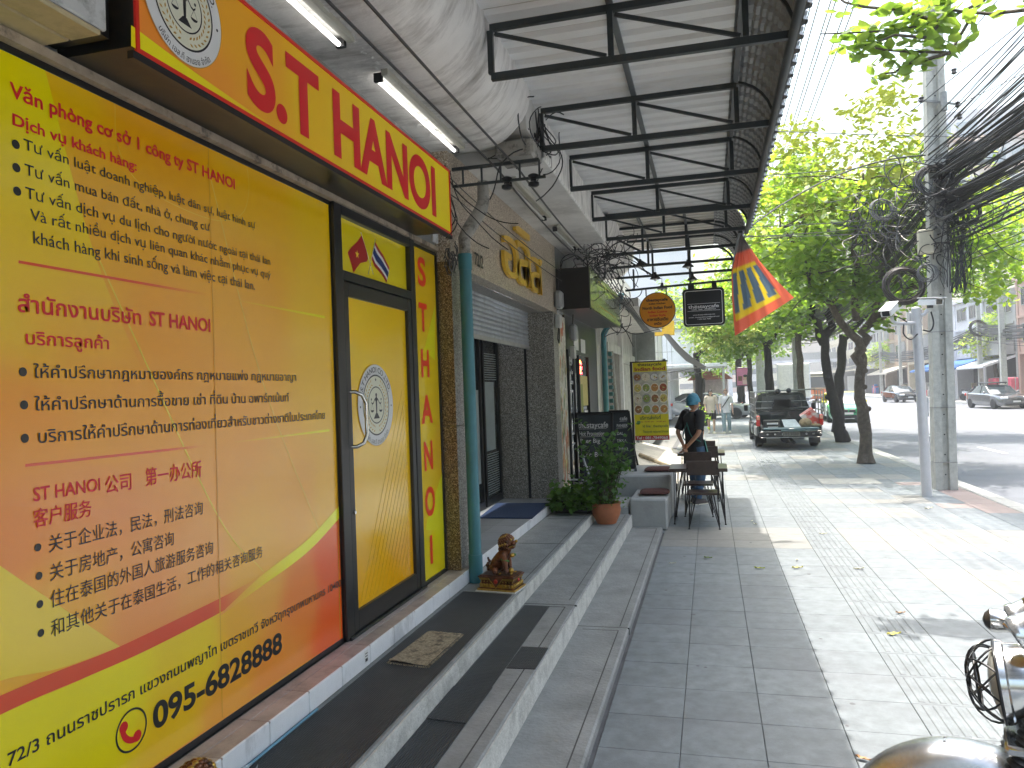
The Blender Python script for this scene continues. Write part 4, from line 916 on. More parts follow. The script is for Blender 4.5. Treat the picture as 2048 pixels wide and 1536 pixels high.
tag(wb_.build('wire_tangle', cable_m), 'tangle of black wires hanging at the right end of the yellow sign', 'wires', kind='stuff')
br = thing('wire_bracket', (-1.6, 5.83, 3.6), 'dark iron bracket with two insulators crossing between the overhangs', 'bracket')
b = MB(); b.bar((-2.1, 5.83, 3.7), (-1.25, 5.83, 3.7), .025); b.bar((-2.1, 5.83, 3.56), (-1.2, 5.83, 3.56), .02)
for x in np.linspace(-2.05, -1.25, 6): b.bar((x, 5.83, 3.56), (x, 5.83, 3.7), .014)
b.build('frame', iron, br)
for x in (-1.52, -1.3): MB().lathe((x, 5.83, 3.54), [(.03, -.05), (.045, -.04), (.045, -.02), (.025, -.01), (.025, .01), (.045, .02), (.045, .04), (.03, .05)], 14).build('insulator', black, br, smooth=50)
wt = MB()
for k in range(16):
    c = Vector((-1.28+random.uniform(-.04, .03), 6.0+random.uniform(-.1, .15), 4.05+random.uniform(-.15, .1))); wt.tube(curly(c, random.uniform(.5, .9), 16, .4, (0, 0, -1), .05), .0055, 4)
tag(wt.build('wire_tangle', cable_m), 'loops of black wire in the gap between the two overhangs', 'wires', kind='stuff')
wt = MB()
for k in range(60):
    c = Vector((random.uniform(-1.7, -1.1), random.uniform(10.1, 10.9), random.uniform(3.45, 3.8))); p = [c]; d = Vector((random.uniform(-.1, .1), random.uniform(-.02, .12), random.uniform(-.07, .05)))
    wt.tube(curly(c, random.uniform(.3, .9), 14, .38), .006, 4)
for k in range(26):
    c = Vector((random.uniform(-1.75, -1.4), random.uniform(12.6, 14), random.uniform(3.0, 3.75))); p = [c]; d = Vector((random.uniform(-.05, .05), random.uniform(-.02, .12), random.uniform(-.1, .02)))
    wt.tube(curly(c, random.uniform(.4, 1.), 14, .3, (0, .3, -1), .03), .008, 4)
for k in range(7): wt.tube([(-1.6+.06*k, 10.3, 3.6-.02*k), (-1.5+.05*k, 12, 3.4-.03*k), (-1.45+.05*k, 14.2, 3.35-.05*k), (-1.6+.03*k, 20, 3.3)], .009, 4)
tag(wt.build('wire_tangle', cable_m), 'dense knot of black wires and splices above the dark cafe sign', 'wires', kind='stuff')
# ------------------------------------------------------------------ cafe front
cf_ = thing('cafe_building', (-1.98, 12, .43), 'narrow dark cafe front with painted mural strip and glass door', 'building')
dk = mat('cafe_dark', (.012, .012, .013), .35, var=.2)
MB().box(-2.6, -2.0, 10.05, 10.10, .43, 2.95).build('wall', plaster, cf_); MB().box(-2.6, -1.995, 10.045, 13.7, 2.951, 4.4).build('upper_wall', plaster, cf_); MB().box(-2.6, -1.35, 5.79, 10.1, 4.3, 4.5).build('slab', soff, so2)
mc = [(.62, .60, .50), (.45, .42, .30), (.5, .2, .1), (.12, .2, .08), (.55, .5, .42), (.35, .22, .12), (.6, .55, .2), (.5, .15, .06)]
mu = MB(); mms = [mat('mural_%s' % n, c, .5, var=.3, scale=30) for n, c in zip(('cream', 'sand', 'orange', 'green', 'stone', 'brown', 'yellow', 'red'), mc)]
mu.box(-2.02, -1.985, 10.1, 10.62, .43, 2.9, mms[0])
for k in range(130):
    y, z, r = random.uniform(10.12, 10.6), random.uniform(.46, 2.87), random.uniform(.03, .1); n = 7
    mu.add([(-1.984+k*.00002, min(10.618, max(10.102, y+math.cos(2*PI*i/n)*r*random.uniform(.4, 1.1)*.6)), min(2.89, max(.44, z+math.sin(2*PI*i/n)*r*random.uniform(.6, 1.8)))) for i in range(n)], [tuple(range(n))], random.choice(mms))
mu.build('mural', None, cf_, recalc=False)
MB().box(-2.06, -1.99, 10.63, 13.7, .43, 2.95).build('door_wall', dk, cf_)
dm = MB()
for y in (10.66, 11.12, 11.55, 12.5): dm.rbox(-1.99, -1.955, y, y+.06, .43, 2.45, .004)
dm.box(-1.99, -1.956, 10.72, 12.5, 2.4, 2.45)
cd = dm.build('door', black, cf_)
MB().box(-1.988, -1.984, 10.72, 12.5, .45, 2.4).build('pane', gl, cd)
wl = mat('poster_white', (.72, .72, .70), .5, var=0); ws = mat('white_lettering', (.75, .75, .75), .4, var=0)
pst = MB(); 
for y, z0, z1 in ((11.3, 2.48, 2.8), (11.95, 2.42, 2.68)): pst.box(-1.986, -1.983, y, y+.42, z0, z1, wl)
pst.build('notice', None, cf_)
for s, z, h in (('OPEN', 2.23, .12), ('11 am - 9 pm', 2.1, .06), ('Welcome', 1.95, .07)): text('lettering', s, ws, cf_, (-1.982, 10.75, z), UY, UZ, h, width=.36, bold=.02)
q = MB()
for z0, z1 in ((1.83, 1.86), (1.2, 1.23), (1.05, 1.08)): q.box(-1.983, -1.982, 10.75, 11.1, z0, z1)
q.box(-1.983, -1.982, 10.75, 10.77, 1.2, 1.86); q.box(-1.983, -1.982, 11.08, 11.1, 1.2, 1.86); q.build('print_frame', ws, cf_)
yb = MB(); ym = mat('menu_yellow', S(200, 185, 110), .5, var=.1); yb.box(-1.9825, -1.98, 11.62, 12.45, 1.6, 2.08, ym); yb.box(-1.9825, -1.98, 11.75, 12.45, 1.12, 1.38, ym); yb.box(-1.981, -1.9795, 11.62, 11.95, 1.42, 1.95, mat('menu_green', (.25, .27, .04), .5)); yb.build('menu_board', None, cf_)
text('lettering', 'menu', wl, cf_, (-1.98, 12.05, 1.45), UY, UZ, .1, width=.34, bold=.05)
el = MB()
for k in range(14): el.ball((-1.975, 11.75+random.uniform(-.1, .14), 2.2+random.uniform(-.1, .14)), .016, 6, 4, mat('led_red', (1, .04, .05), .4, var=0, emit=4) if k % 2 else mat('led_orange', (1, .25, .05), .4, var=0, emit=4))
el.build('led_sign', None, cf_)
cbx = thing('cafe_lightbox', (-1.52, 11.8, 2.95), 'dark olive glossy lightbox sign projecting over the cafe door', 'sign')
MB().box(-1.985, -1.53, 10.06, 13.5, 2.96, 3.52).build('casing', dk, cbx)
ol_ = mat('olive_face', (.17, .185, .13), .16, var=.2, scale=2); 
for y0, y1 in ((10.07, 10.62), (10.64, 12.95), (12.97, 13.49)): MB().rbox(-1.53, -1.515, y0, y1, 2.965, 3.515, .003).build('face_panel', ol_, cbx)
MB().box(-1.53, -1.505, 10.06, 13.5, 2.94, 2.96).build('edge_trim', black, cbx)
gp = mat('sign_gold', (.6, .48, .12), .4, var=0)
text('lettering', 'อาหารอินเดีย', ws, cbx, (-1.512, 10.9, 3.2), UY, UZ, .13, width=1.8); q = MB(); q.box(-1.513, -1.512, 10.9, 12.8, 3.06, 3.075); q.box(-1.513, -1.512, 10.9, 12.8, 3.42, 3.435); q.build('gold_line', gp, cbx)
mtb = thing('meter_box', (-1.95, 9.98, 2.9), 'grey electricity meter in plastic case on the corner of the granite front', 'meter')
MB().rbox(-1.975, -1.87, 9.83, 10.02, 2.96, 3.2, .03).build('case', mat('meter_grey', (.30, .31, .31), .3), mtb); MB().rbox(-1.975, -1.9, 9.84, 9.98, 2.7, 2.88, .01).build('terminal_box', mat('meter_cream', (.5, .5, .47), .5), mtb)
cable('meter_wire', [(-1.93, 9.9, 3.2), (-1.9, 9.85, 3.4), (-1.86, 9.95, 3.6), (-1.7, 10.1, 3.7)], .008, cable_m, parent=mtb); cable('meter_wire', [(-1.94, 9.9, 2.7), (-1.95, 9.88, 2.55), (-1.95, 9.95, 2.5), (-1.95, 10.0, 2.6), (-1.94, 10.02, 2.9)], .008, cable_m, parent=mtb)
mt2 = copy_tree(mtb, label='small meter case above the cafe door'); mt2.location = (-1.93, 10.9, 2.52)
# pipes and plain walls further on
tp2 = thing('drain_pipe', (-1.92, 14.2, .1), 'darker teal drain pipe beyond the cafe door', 'pipe'); MB().tube([(-1.92, 14.2, 0), (-1.92, 14.2, 2.7), (-1.9, 14.1, 2.9), (-1.75, 13.9, 3.1), (-1.6, 13.8, 3.3), (-1.5, 13.75, 3.6)], .055, 12).build('pipe', teal, tp2, smooth=50)
tp3 = thing('conduit_pipe', (-1.8, 14.6, .1), 'leaning grey steel conduit pipe against the shutter wall', 'pipe'); MB().tube([(-1.72, 14.9, .1), (-1.84, 14.85, 2.0), (-1.86, 14.8, 2.6)], .045, 12).build('pipe', mat('galv', (.25, .25, .24), .5, .5, var=.2, scale=20), tp3, smooth=50)
q = MB()
for k in range(10): q.rbox(-1.9, -1.82, 14.55, 14.62, 2.5-k*.13, 2.58-k*.13, .01)
q.build('clips', mat('clip_teal', (.06, .16, .17), .5), tp3)
b4_ = thing('grey_building', (-1.98, 17, 0), 'weathered grey shophouse with closed corrugated shutters beyond the cafe', 'building')
wcon = dirty(mat('weathered_wall', (.50, .49, .45), .85, var=.12, scale=3, bump=.3), (.16, .15, .13), 2.2, .48, .75, .85, (1, 1, .35), 10)
MB().box(-2.4, -1.99, 13.7, 20.6, 0, 4.6).build('wall', wcon, b4_)
cor = dirty(mat('old_shutter', (.16, .145, .125), .7, var=.25, scale=8), (.3, .29, .26), 5, .5, .7, .6, (3, 3, .3))
def corrug(x, y0, y1, z0, z1, m, parent, name='shutter', pitch=.08, d=.02):
    b = MB(); n = int((y1-y0)/pitch)*2; b.add([(x+(d if (k//1) % 2 else 0), y0+(y1-y0)*k/n, z) for k in range(n+1) for z in (z0, z1)], [(2*k, 2*k+2, 2*k+3, 2*k+1) for k in range(n)]); return b.build(name, m, parent)
corrug(-1.975, 15.0, 17.0, .3, 2.62, cor, b4_); corrug(-1.975, 17.35, 20.3, .3, 2.45, dirty(mat('pale_shutter', (.42, .41, .37), .7, var=.2), (.2, .19, .17), 5), b4_)
MB().box(-1.99, -1.93, 14.9, 17.1, 2.62, 2.8).build('shutter_box', wcon, b4_); MB().box(-1.99, -1.93, 17.3, 20.4, 2.45, 2.7).build('shutter_box', wcon, b4_)
MB().box(-1.99, -1.9, 17.08, 17.26, 0, 3.1).build('pier', mat('old_white', (.6, .59, .56), .8, var=.15), b4_); MB().box(-2.0, -1.9, 20.35, 20.55, 0, 3.6).build('pier', plaster, b4_)
MB().box(-2.2, -1.2, 13.75, 20.6, 3.35, 3.5).build('overhang', soff, b4_); MB().box(-2.05, -1.4, 20.5, 20.7, 2.6, 3.4).build('bracket', plaster, b4_)
# ------------------------------------------------------------------ lion statue on pedestal
bronze = dirty(mat('bronze_red', (.16, .06, .028), .3, .55, var=.35, scale=30), (.02, .012, .008), 22, .5, .62, .9); goldp = dirty(mat('antique_gold', (.42, .26, .05), .32, .6, var=.3, scale=40), (.08, .03, .01), 20, .52, .68, .9); bred = mat('statue_red', (.45, .03, .02), .4, var=0); bgreen = mat('statue_green', (.08, .25, .05), .35, var=0)
def skin(verts, edges, radii, sub=2, name='skin'):
    me = bpy.data.meshes.new(name); me.from_pydata([tuple(v) for v in verts], edges, []); o = bpy.data.objects.new(name, me); COL.objects.link(o)
    md = o.modifiers.new('s', 'SKIN'); md.use_smooth_shade = True
    for i, r in enumerate(radii):
        s = me.skin_vertices[0].data[i]; s.radius = (r, r) if not isinstance(r, (tuple, list)) else r; s.use_root = (i == 0)
    ss = o.modifiers.new('u', 'SUBSURF'); ss.levels = sub; ss.render_levels = sub
    bpy.context.view_layer.update(); dg = bpy.context.evaluated_depsgraph_get(); m2 = bpy.data.meshes.new_from_object(o.evaluated_get(dg))
    bpy.data.objects.remove(o); bpy.data.meshes.remove(me); return m2
def meshobj(name, me, m, parent, loc=None):
    me.materials.clear(); me.materials.append(m); o = bpy.data.objects.new(name, me); COL.objects.link(o); o.parent = parent
    if loc is not None: o.location = loc
    me.polygons.foreach_set('use_smooth', [True]*len(me.polygons)); me.update(); return o
def lion(loc, rz, label, sc=1.0):
    t = thing('lion_statue', loc, label, 'statue', rz=rz); t.scale = (sc,)*3
    p = MB()
    def tier(z0, z1, a0, a1, m=goldp):
        w0, d0 = a0; w1, d1 = a1
        p.add([(-w0, -d0, z0), (w0, -d0, z0), (w0, d0, z0), (-w0, d0, z0), (-w1, -d1, z1), (w1, -d1, z1), (w1, d1, z1), (-w1, d1, z1)], [(0, 3, 2, 1), (4, 5, 6, 7), (0, 1, 5, 4), (1, 2, 6, 5), (2, 3, 7, 6), (3, 0, 4, 7)], m)
    tier(0, .022, (.158, .115), (.155, .112)); tier(.022, .03, (.148, .105), (.148, .105), bronze); tier(.03, .055, (.142, .1), (.13, .09), goldp); tier(.055, .085, (.128, .088), (.13, .09), bronze); tier(.085, .105, (.138, .097), (.145, .104), goldp); tier(.105, .115, (.15, .108), (.15, .108), bronze); tier(.115, .122, (.138, .098), (.138, .098), bronze)
    ped = p.build('pedestal', None, t, world=False)
    q = MB()
    for s in (-1, 1):
        for k in range(11):
            x = -.13+.026*k
            if abs(x) > .035: q.ball((x, s*.1, .045), .011, 8, 6, goldp, (1, .8, 1.5)); q.ball((x, s*.092, .073), .006, 6, 5, goldp)
        for k in range(7): q.ball((s*.142, -.078+.026*k, .045), .011, 8, 6, goldp, (.8, 1, 1.5))
        q.add([(-.06, s*.106, .105), (.06, s*.106, .105), (0, s*.11, .028)], [(0, 1, 2)], bronze); q.ball((0, s*.108, .08), .017, 10, 8, bred, (1, .35, 1)); q.ball((s*.146, 0, .08), .015, 10, 8, bred, (.35, 1, 1))
        for e in (-1, 1): q.bar((e*.06, s*.109, .104), (0, s*.112, .028), .005, .005, goldp)
    q.build('ornament', None, t, world=False, smooth=60, kind='stuff')
    # body: sitting lion facing +x, head turned up
    V = [(-.045, 0, .18), (-.075, 0, .16), (-.02, 0, .215), (.02, 0, .25), (.045, 0, .285), (.055, 0, .32), (.075, 0, .345)]
    R = [.052, .048, .052, .05, .046, .045, .04]; Ed = [(0, 1), (0, 2), (2, 3), (3, 4), (4, 5), (5, 6)]
    for s in (-1, 1):
        b = len(V); V += [(-.05, s*.045, .165), (-.02, s*.06, .15), (-.035, s*.06, .137), (.0, s*.058, .133)]; R += [.04, .026, .018, .016]; Ed += [(0, b), (b, b+1), (b+1, b+2), (b+2, b+3)]
        b = len(V); V += [(.045, s*.035, .25), (.055, s*.04, .2), (.06, s*.04, .15), (.085, s*.04, .135)]; R += [.03, .021, .018, .019]; Ed += [(3, b), (b, b+1), (b+1, b+2), (b+2, b+3)]
    meshobj('body', skin(V, Ed, R, 2), bronze, t)
    h = MB(); hc = Vector((.062, 0, .36)); h.ball(hc, .052, 16, 12, bronze, (1, 1, 1)); h.rbox(.09, .135, -.03, .03, .345, .375, .012, bronze); h.rbox(.085, .125, -.026, .026, .318, .338, .008, bronze); h.ball((.137, 0, .375), .012, 8, 6, goldp)
    for s in (-1, 1): h.ball((.1, s*.022, .388), .012, 8, 6, goldp); h.ball((.06, s*.05, .38), .014, 8, 6, bronze, (1, .5, 1.3)); h.bar((.12, s*.028, .34), (.09, s*.04, .33), .008, .008, goldp)
    h.build('head', None, t, world=False, smooth=60)
    c = MB()
    for k in range(150):   # curls of the mane
        i = k+.5; ph = math.acos(1-2*i/150); th = PI*(1+5**.5)*i; d = Vector((math.cos(th)*math.sin(ph), math.sin(th)*math.sin(ph), math.cos(ph)))
        if d.x > .45 and d.z < .5: continue
        if d.z < -.75: continue
        pos = hc+d*.053; pos.x -= .006; c.ball(pos+d*.004, .0145, 7, 5, goldp if k % 4 == 0 else bronze)
    for k in range(18): a = -1.3+2.6*k/17; c.ball((.03-.045*math.cos(a)*.6, .052*math.sin(a), .315-.015*math.cos(a*2)), .012, 7, 5, bronze)
    for k in range(7): c.ball((-.105-.006*math.sin(k), .012*math.sin(k*2), .15+.014*k), .018-.0015*k, 8, 6, bronze)
    c.build('mane', None, t, world=False, smooth=60, kind='stuff')
    d = MB(); d.ball((.1, 0, .265), .022, 12, 8, goldp, (1, 1.3, .8)); d.ball((.095, -.02, .15), .022, 10, 8, goldp); d.ball((.04, -.035, .275), .012, 8, 6, bred); d.ball((.12, .005, .27), .01, 8, 6, bgreen); d.tube([(.0, -.05, .25), (.05, -.055, .235), (.09, -.04, .225)], .006, 6, bgreen)
    for s in (-1, 1):
        for k in range(4): d.ball((.1+.004, s*.04+(k-1.5)*.009, .13), .0055, 6, 5, goldp); d.ball((.015, s*.058+(k-1.5)*.009, .13), .0055, 6, 5, goldp)
    d.build('ornament', None, t, world=False, smooth=60, kind='stuff')
    MB().rbox(-.17, .165, -.125, .122, -.002, .008, .003).build('mortar_bed', conc_l, t, world=False)
    return t
lion((-1.625, 5.62, .333), math.radians(-8), 'glazed bronze guardian lion statue on gold pedestal at the foot of the teal pipe')
lion((-1.62, 1.97, .333), math.radians(5), 'second lion statue at the bottom edge with only its curled mane showing')
# ------------------------------------------------------------------ plants and pots
leafA = leaf_mat('leaf_pot', (.035, .09, .02), (.07, .16, .03), (.16, .30, .05)); leafB = leaf_mat('leaf_pothos', (.03, .10, .02), (.12, .24, .03), (.2, .34, .06))
terra = dirty(mat('terracotta', (.38, .13, .055), .75, var=.15, scale=8), (.5, .33, .24), 6, .56, .75, .5); stem_m = mat('stem', (.06, .055, .03), .8)
pot = thing('potted_shrub', (-1.29, 9.2, .214), 'tall leafy shrub in a round terracotta pot at the end of the steps', 'plant')
MB().lathe((-1.29, 9.2, .214), [(.115, 0), (.12, .01), (.165, .1), (.18, .17), (.172, .22), (.185, .235), (.187, .255), (.165, .255), (.15, .23)], 28).build('pot', terra, pot, smooth=50)
MB().ball((-1.29, 9.2, .43), .16, 14, 6, sc=(1, 1, .18)).build('soil', mat('soil', (.05, .035, .025), .95), pot)
sb = MB(); tips = []
for k in range(26):
    a = random.uniform(0, 2*PI); r = random.uniform(.02, .1); p = Vector((-1.29+math.cos(a)*r, 9.2+math.sin(a)*r, .44)); L = random.uniform(.35, 1.05); d = Vector((math.cos(a)*.22+random.gauss(.02, .1), math.sin(a)*.22+random.gauss(0, .1), 1)); P = [p]
    for i in range(8): d += Vector((random.gauss(0, .06), random.gauss(0, .06), 0)); P.append(P[-1]+d.normalized()*L/8)
    sb.tube(P, [.007-.0007*i for i in range(9)], 5); tips += P[4:] if random.random() < .85 else P[2:]
sb.build('stem', stem_m, pot, kind='stuff')
tp_ = np.array([list(t) for t in tips]); idx = RNG.integers(0, len(tp_), 620); leafmesh(tp_[idx]+RNG.normal(0, .045, (620, 3))*np.array([1.1, 1.1, .9]), .075, .5, leafA, parent=pot, name='leaf', kind='stuff', aspect=.7)
n = 420; c = np.array([-1.29, 9.2, .5])+RNG.normal(0, 1, (n, 3))*np.array([.09, .09, .045]); leafmesh(c, .035, 0, leafB, parent=pot, name='undergrowth', kind='stuff', aspect=.8)
pt2 = thing('trough_plant', (-1.68, 9.3, .334), 'bushy trailing green plants in a dark trough beside the terracotta pot', 'plant')
MB().rbox(-1.92, -1.47, 9.15, 9.5, .334, .5, .02).build('trough', mat('dark_trough', (.03, .032, .03), .6), pt2)
n = 900; c = np.stack([RNG.uniform(-1.97, -1.42, n), RNG.uniform(9.0, 9.6, n), .42+np.abs(RNG.normal(0, .12, n))], 1); c[:, 2] = np.minimum(c[:, 2], .78); leafmesh(c, .085, .35, leafB, parent=pt2, name='foliage', kind='stuff', aspect=.75)
hs = cable('hose', [(-1.7, 10.0, 1.0), (-1.66, 10.0, .85), (-1.6, 9.95, .7), (-1.5, 9.9, .62), (-1.7, 9.9, .66), (-1.85, 9.92, .66)], .013, mat('hose_grey', (.45, .47, .48), .4), 'pale grey garden hose looped behind the trough plants', 'hose', n=8)
# ------------------------------------------------------------------ concrete blocks and cushions
blk = dirty(mat('cement_block', (.34, .35, .345), .85, var=.15, scale=3, bump=.3, bscale=30), (.22, .22, .215), 3, .5, .7, .6)
tag(MB().rbox(-1.08, -.6, 9.9, 10.86, 0, .405, .02).build('concrete_bench', blk), 'near smooth grey cement bench block beside the cafe table', 'bench')
tag(MB().rbox(-1.5, -.585, 10.88, 12.4, 0, .6, .02).build('concrete_bench', blk), 'taller cement block behind the near one', 'bench')
MBk = struct('cafe_terrace', MB().rbox(-2.0, -1.5, 10.12, 13.6, .1, .43, .01).rbox(-1.5, -1.1, 9.9, 10.86, .1, .3, .01), blk)
cush = mat('cushion_maroon', (.085, .03, .025), .95, var=.3, scale=60, bump=.6, bscale=90)
def cushion(c, w, d, h, label, rz=0):
    t = MB(); nx = 14; vs = []
    for s in (1, -1):
        for j in range(nx+1):
            for i in range(nx+1):
                a, b = i/nx*2-1, j/nx*2-1; e = (max(0, 1-abs(a)**4)*max(0, 1-abs(b)**4))**.5
                vs.append((a*w/2*(1-.04*abs(b)), b*d/2, h/2+s*h/2*e*(1-.14*abs(math.sin(b*9)))))
    M_ = nx+1; t.add(vs, [(j*M_+i, j*M_+i+1, (j+1)*M_+i+1, (j+1)*M_+i) for j in range(nx) for i in range(nx)]+[(M_*M_+j*M_+i, M_*M_+(j+1)*M_+i, M_*M_+(j+1)*M_+i+1, M_*M_+j*M_+i+1) for j in range(nx) for i in range(nx)])
    o = t.build('seat_cushion', cush, smooth=60); o.location = c; o.rotation_euler.z = rz; return tag(o, label, 'cushion')
cushion((-.78, 10.35, .407), .40, .40, .07, 'maroon ribbed seat cushion on the near cement bench', .05); cushion((-.79, 11.45, .602), .42, .42, .06, 'flat maroon cushion on the taller cement block')
# sunlit ramp of broken paving beyond
rp = struct('side_ramp', MB().add([(-2.0, 13.7, .55), (-.62, 13.7, .12), (-.62, 21, .05), (-2.0, 21, .4), (-2.0, 13.7, -.1), (-.62, 13.7, -.1), (-.62, 21, -.1), (-2.0, 21, -.1)], [(0, 1, 2, 3), (0, 4, 5, 1), (1, 5, 6, 2), (2, 6, 7, 3), (3, 7, 4, 0)]), dirty(mat('ramp_concrete', (.44, .42, .37), .9, var=.15, scale=3, bump=.4), (.2, .19, .17), 2, .5, .7, .7))
lg = MB().tube([(-1.5, 16.2, .43), (-1.05, 15.7, .3), (-.7, 15.4, .19)], [.05, .045, .05], 8).build('timber_length', mat('old_timber', (.25, .21, .14), .9, var=.3)); tag(lg, 'old timber length lying across the sunlit ramp', 'timber')
tag(MB().tube([(-1.35, 13.9, .41), (-.95, 13.95, .31)], .05, 10).build('log', mat('log_dark', (.07, .06, .05), .9, var=.3)), 'short dark log behind the cement bench', 'log')
# ------------------------------------------------------------------ chalkboards
chalk = mat('chalk', (.62, .62, .60), .9, var=.3, scale=80); slate = dirty(mat('slate', (.022, .03, .034), .6, var=.2), (.06, .07, .07), 3, .5, .8, .5)
def board(name, corners, lines, label, back, tilt):
    A, B, Cc, D = [Vector(p) for p in corners]      # top-left, top-right, bottom-right, bottom-left
    t = thing(name, ((C0 := (D+Cc)/2).x, C0.y, C0.z), label, 'chalkboard'); n = (B-A).cross(D-A).normalized(); n = n if n.y < 0 else -n
    MB().prism([A, B, Cc, D], -n*.02, None).build('panel', slate, t)
    f = MB()
    for p, q in ((A, B), (B, Cc), (Cc, D), (D, A)): f.bar(p+n*.004, q+n*.004, .035, .03, up=n)
    f.bar(D, D+(D-A).normalized()*.06, .035, .03); f.bar(Cc, Cc+(Cc-B).normalized()*.06, .035, .03)
    f.build('frame', black, t)
    bk = MB(); m1, m2 = A*.85+B*.15, A*.15+B*.85; bk.bar(m1-n*.03, D+Vector(back), .03); bk.bar(m2-n*.03, Cc+Vector(back), .03); bk.build('back_leg', black, t)
    ux = (B-A).normalized(); uy = (A-D).normalized(); uy = (uy-ux*uy.dot(ux)).normalized()
    w = (B-A).length; h = (A-D).length
    for s, fx, fy, cap, ww in lines: text('chalk_writing', s, chalk, t, A+ux*w*fx-uy*h*fy+n*.006, ux, uy, cap, width=ww, bold=.008)
    ul = MB()
    for s, fx, fy, cap, ww in lines[:3]:
        if fy < .35: p = A+ux*w*fx-uy*(h*fy+.02)+n*.006; ul.add([p, p+ux*ww*.95+uy*.004, p+ux*ww*.95+uy*.008, p+uy*.005], [(0, 1, 2, 3)])
    ul.build('underline', chalk, t, recalc=False)
board('chalkboard', [(-1.95, 11.1, 1.50), (-1.42, 11.1, 1.50), (-1.40, 10.7, .47), (-1.80, 10.7, .47)],
      [('thestaycafe', .06, .2, .085, .45), ('Hot Promotion', .1, .31, .065, .38), ('Beer Big', .12, .41, .065, .3), ('Leo Big', .22, .6, .07, .28), ('Chang Big', .2, .77, .07, .32)], 'front chalkboard leaning on the cafe terrace with white drink prices', (0, .45, 0), 0)
board('chalkboard', [(-1.55, 11.75, 1.50), (-1.24, 11.75, 1.50), (-1.14, 11.45, .65), (-1.48, 11.45, .65)],
      [('cafe', .55, .16, .06, .12), ('PANEER', .4, .28, .045, .17), ('DAL', .42, .42, .045, .1), ('TIKKA', .42, .55, .045, .15), ('Tomato', .42, .68, .045, .17)], 'rear chalkboard half hidden behind the front one', (0, .4, 0), 0)
# ------------------------------------------------------------------ banner stand
UX = (1, 0, 0)
bs = thing('banner_stand', (-1.02, 13.45, .9), 'upright yellow Indian food banner with rows of dish pictures', 'banner')
y_ = 13.45; bx0, bx1, bz0, bz1 = -1.32, -.725, .93, 2.305
MB().box(bx0-.05, bx0-.01, y_, y_+.05, .3, 2.33).box(bx0-.05, bx1+.02, y_+.012, y_+.03, 2.305, 2.33).build('frame', black, bs)
MB().box(bx0, bx1, y_, y_+.004, bz0, bz1).build('sheet', dirty(mat('banner_yellow', S(222, 210, 30), .5, var=.06), S(235, 225, 120), 8, .6, .7, .4), bs)
pcs = {n: mat('food_'+n, c, .5, var=.35, scale=60) for n, c in dict(cream=(.70, .66, .50), green=(.28, .36, .10), brown=(.30, .14, .05), orange=(.5, .24, .06), white=(.68, .67, .6), red=(.35, .08, .03), yellow=(.6, .5, .12), steel=(.35, .35, .33)).items()}
fm = MB(); bw = bx1-bx0
MB().box(bx0+.005, bx1-.005, y_-.001, y_-.0004, bz0+.455, bz1-.165).build('picture_field', mat('food_ground', (.50, .50, .38), .5, var=.3, scale=8), bs)
for r in range(4):
    for c_ in range(4):
        cx_, cz_ = bx0+bw*(c_+.5)/4, bz1-.165-.19*(r+.5); ys_ = y_-.0015
        base = random.choice(['white', 'cream', 'steel', 'cream']); top = random.choice(['green', 'brown', 'orange', 'yellow', 'cream', 'red'])
        v, f = disc_poly((cx_, ys_, cz_), .078, UX, UZ, 16, 1.15 if r else .95); fm.add(v, f, pcs[base]); v, f = disc_poly((cx_, ys_-.0004, cz_), .062, UX, UZ, 14, 1.1 if r else .9); fm.add(v, f, pcs['white' if r == 0 and c_ > 1 else top])
        for k in range(9):
            a = random.uniform(0, 6.3); rr = random.uniform(.0, .05); v, f = disc_poly((cx_+math.cos(a)*rr, ys_-.0008-.00005*k, cz_+math.sin(a)*rr*.8), random.uniform(.006, .016), UX, UZ, 7, random.uniform(.5, 1)); fm.add(v, f, pcs[random.choice(['brown', 'green', 'orange', 'red', 'cream', 'yellow'])])
fm.build('dish_pictures', None, bs, recalc=False)
gk = mat('green_black', (.03, .08, .03), .5, var=0); dr_ = mat('dark_red_ink', (.35, .03, .02), .5, var=0)
def front_text(s, cx_, z, cap, m, parent, y=y_-.0015, width=None, bold=.02, ux=UX, uy=UZ): return text('lettering', s, m, parent, (cx_, y, z), ux, uy, cap, width=width, bold=bold, align='c')
mid = (bx0+bx1)/2
front_text('thestaycafe', mid, bz1-.06, .05, kt, bs, width=.42); front_text('Indian food', mid, bz1-.145, .06, dr_, bs, width=.54, bold=.03)
front_text('บริการส่งถึงที่', mid-.02, bz0+.365, .055, gk, bs, width=.37); front_text('Open 10.00 am - 10.00 pm', mid, bz0+.315, .022, dr_, bs, width=.5, bold=.01)
front_text('Id line : thestaycafe', mid+.06, bz0+.225, .045, gk, bs, width=.44, bold=.012); front_text('Thestaycafe restaurant & hostel', mid+.06, bz0+.13, .04, gk, bs, width=.44, bold=.01)
MB().box(bx0, bx1, y_-.001, y_-.0004, bz0, bz0+.08).build('red_band', mat('band_red', S(175, 35, 25), .5, var=.1), bs)
front_text('Tel : 081-7849068', mid, bz0+.018, .045, ws, bs, width=.55)
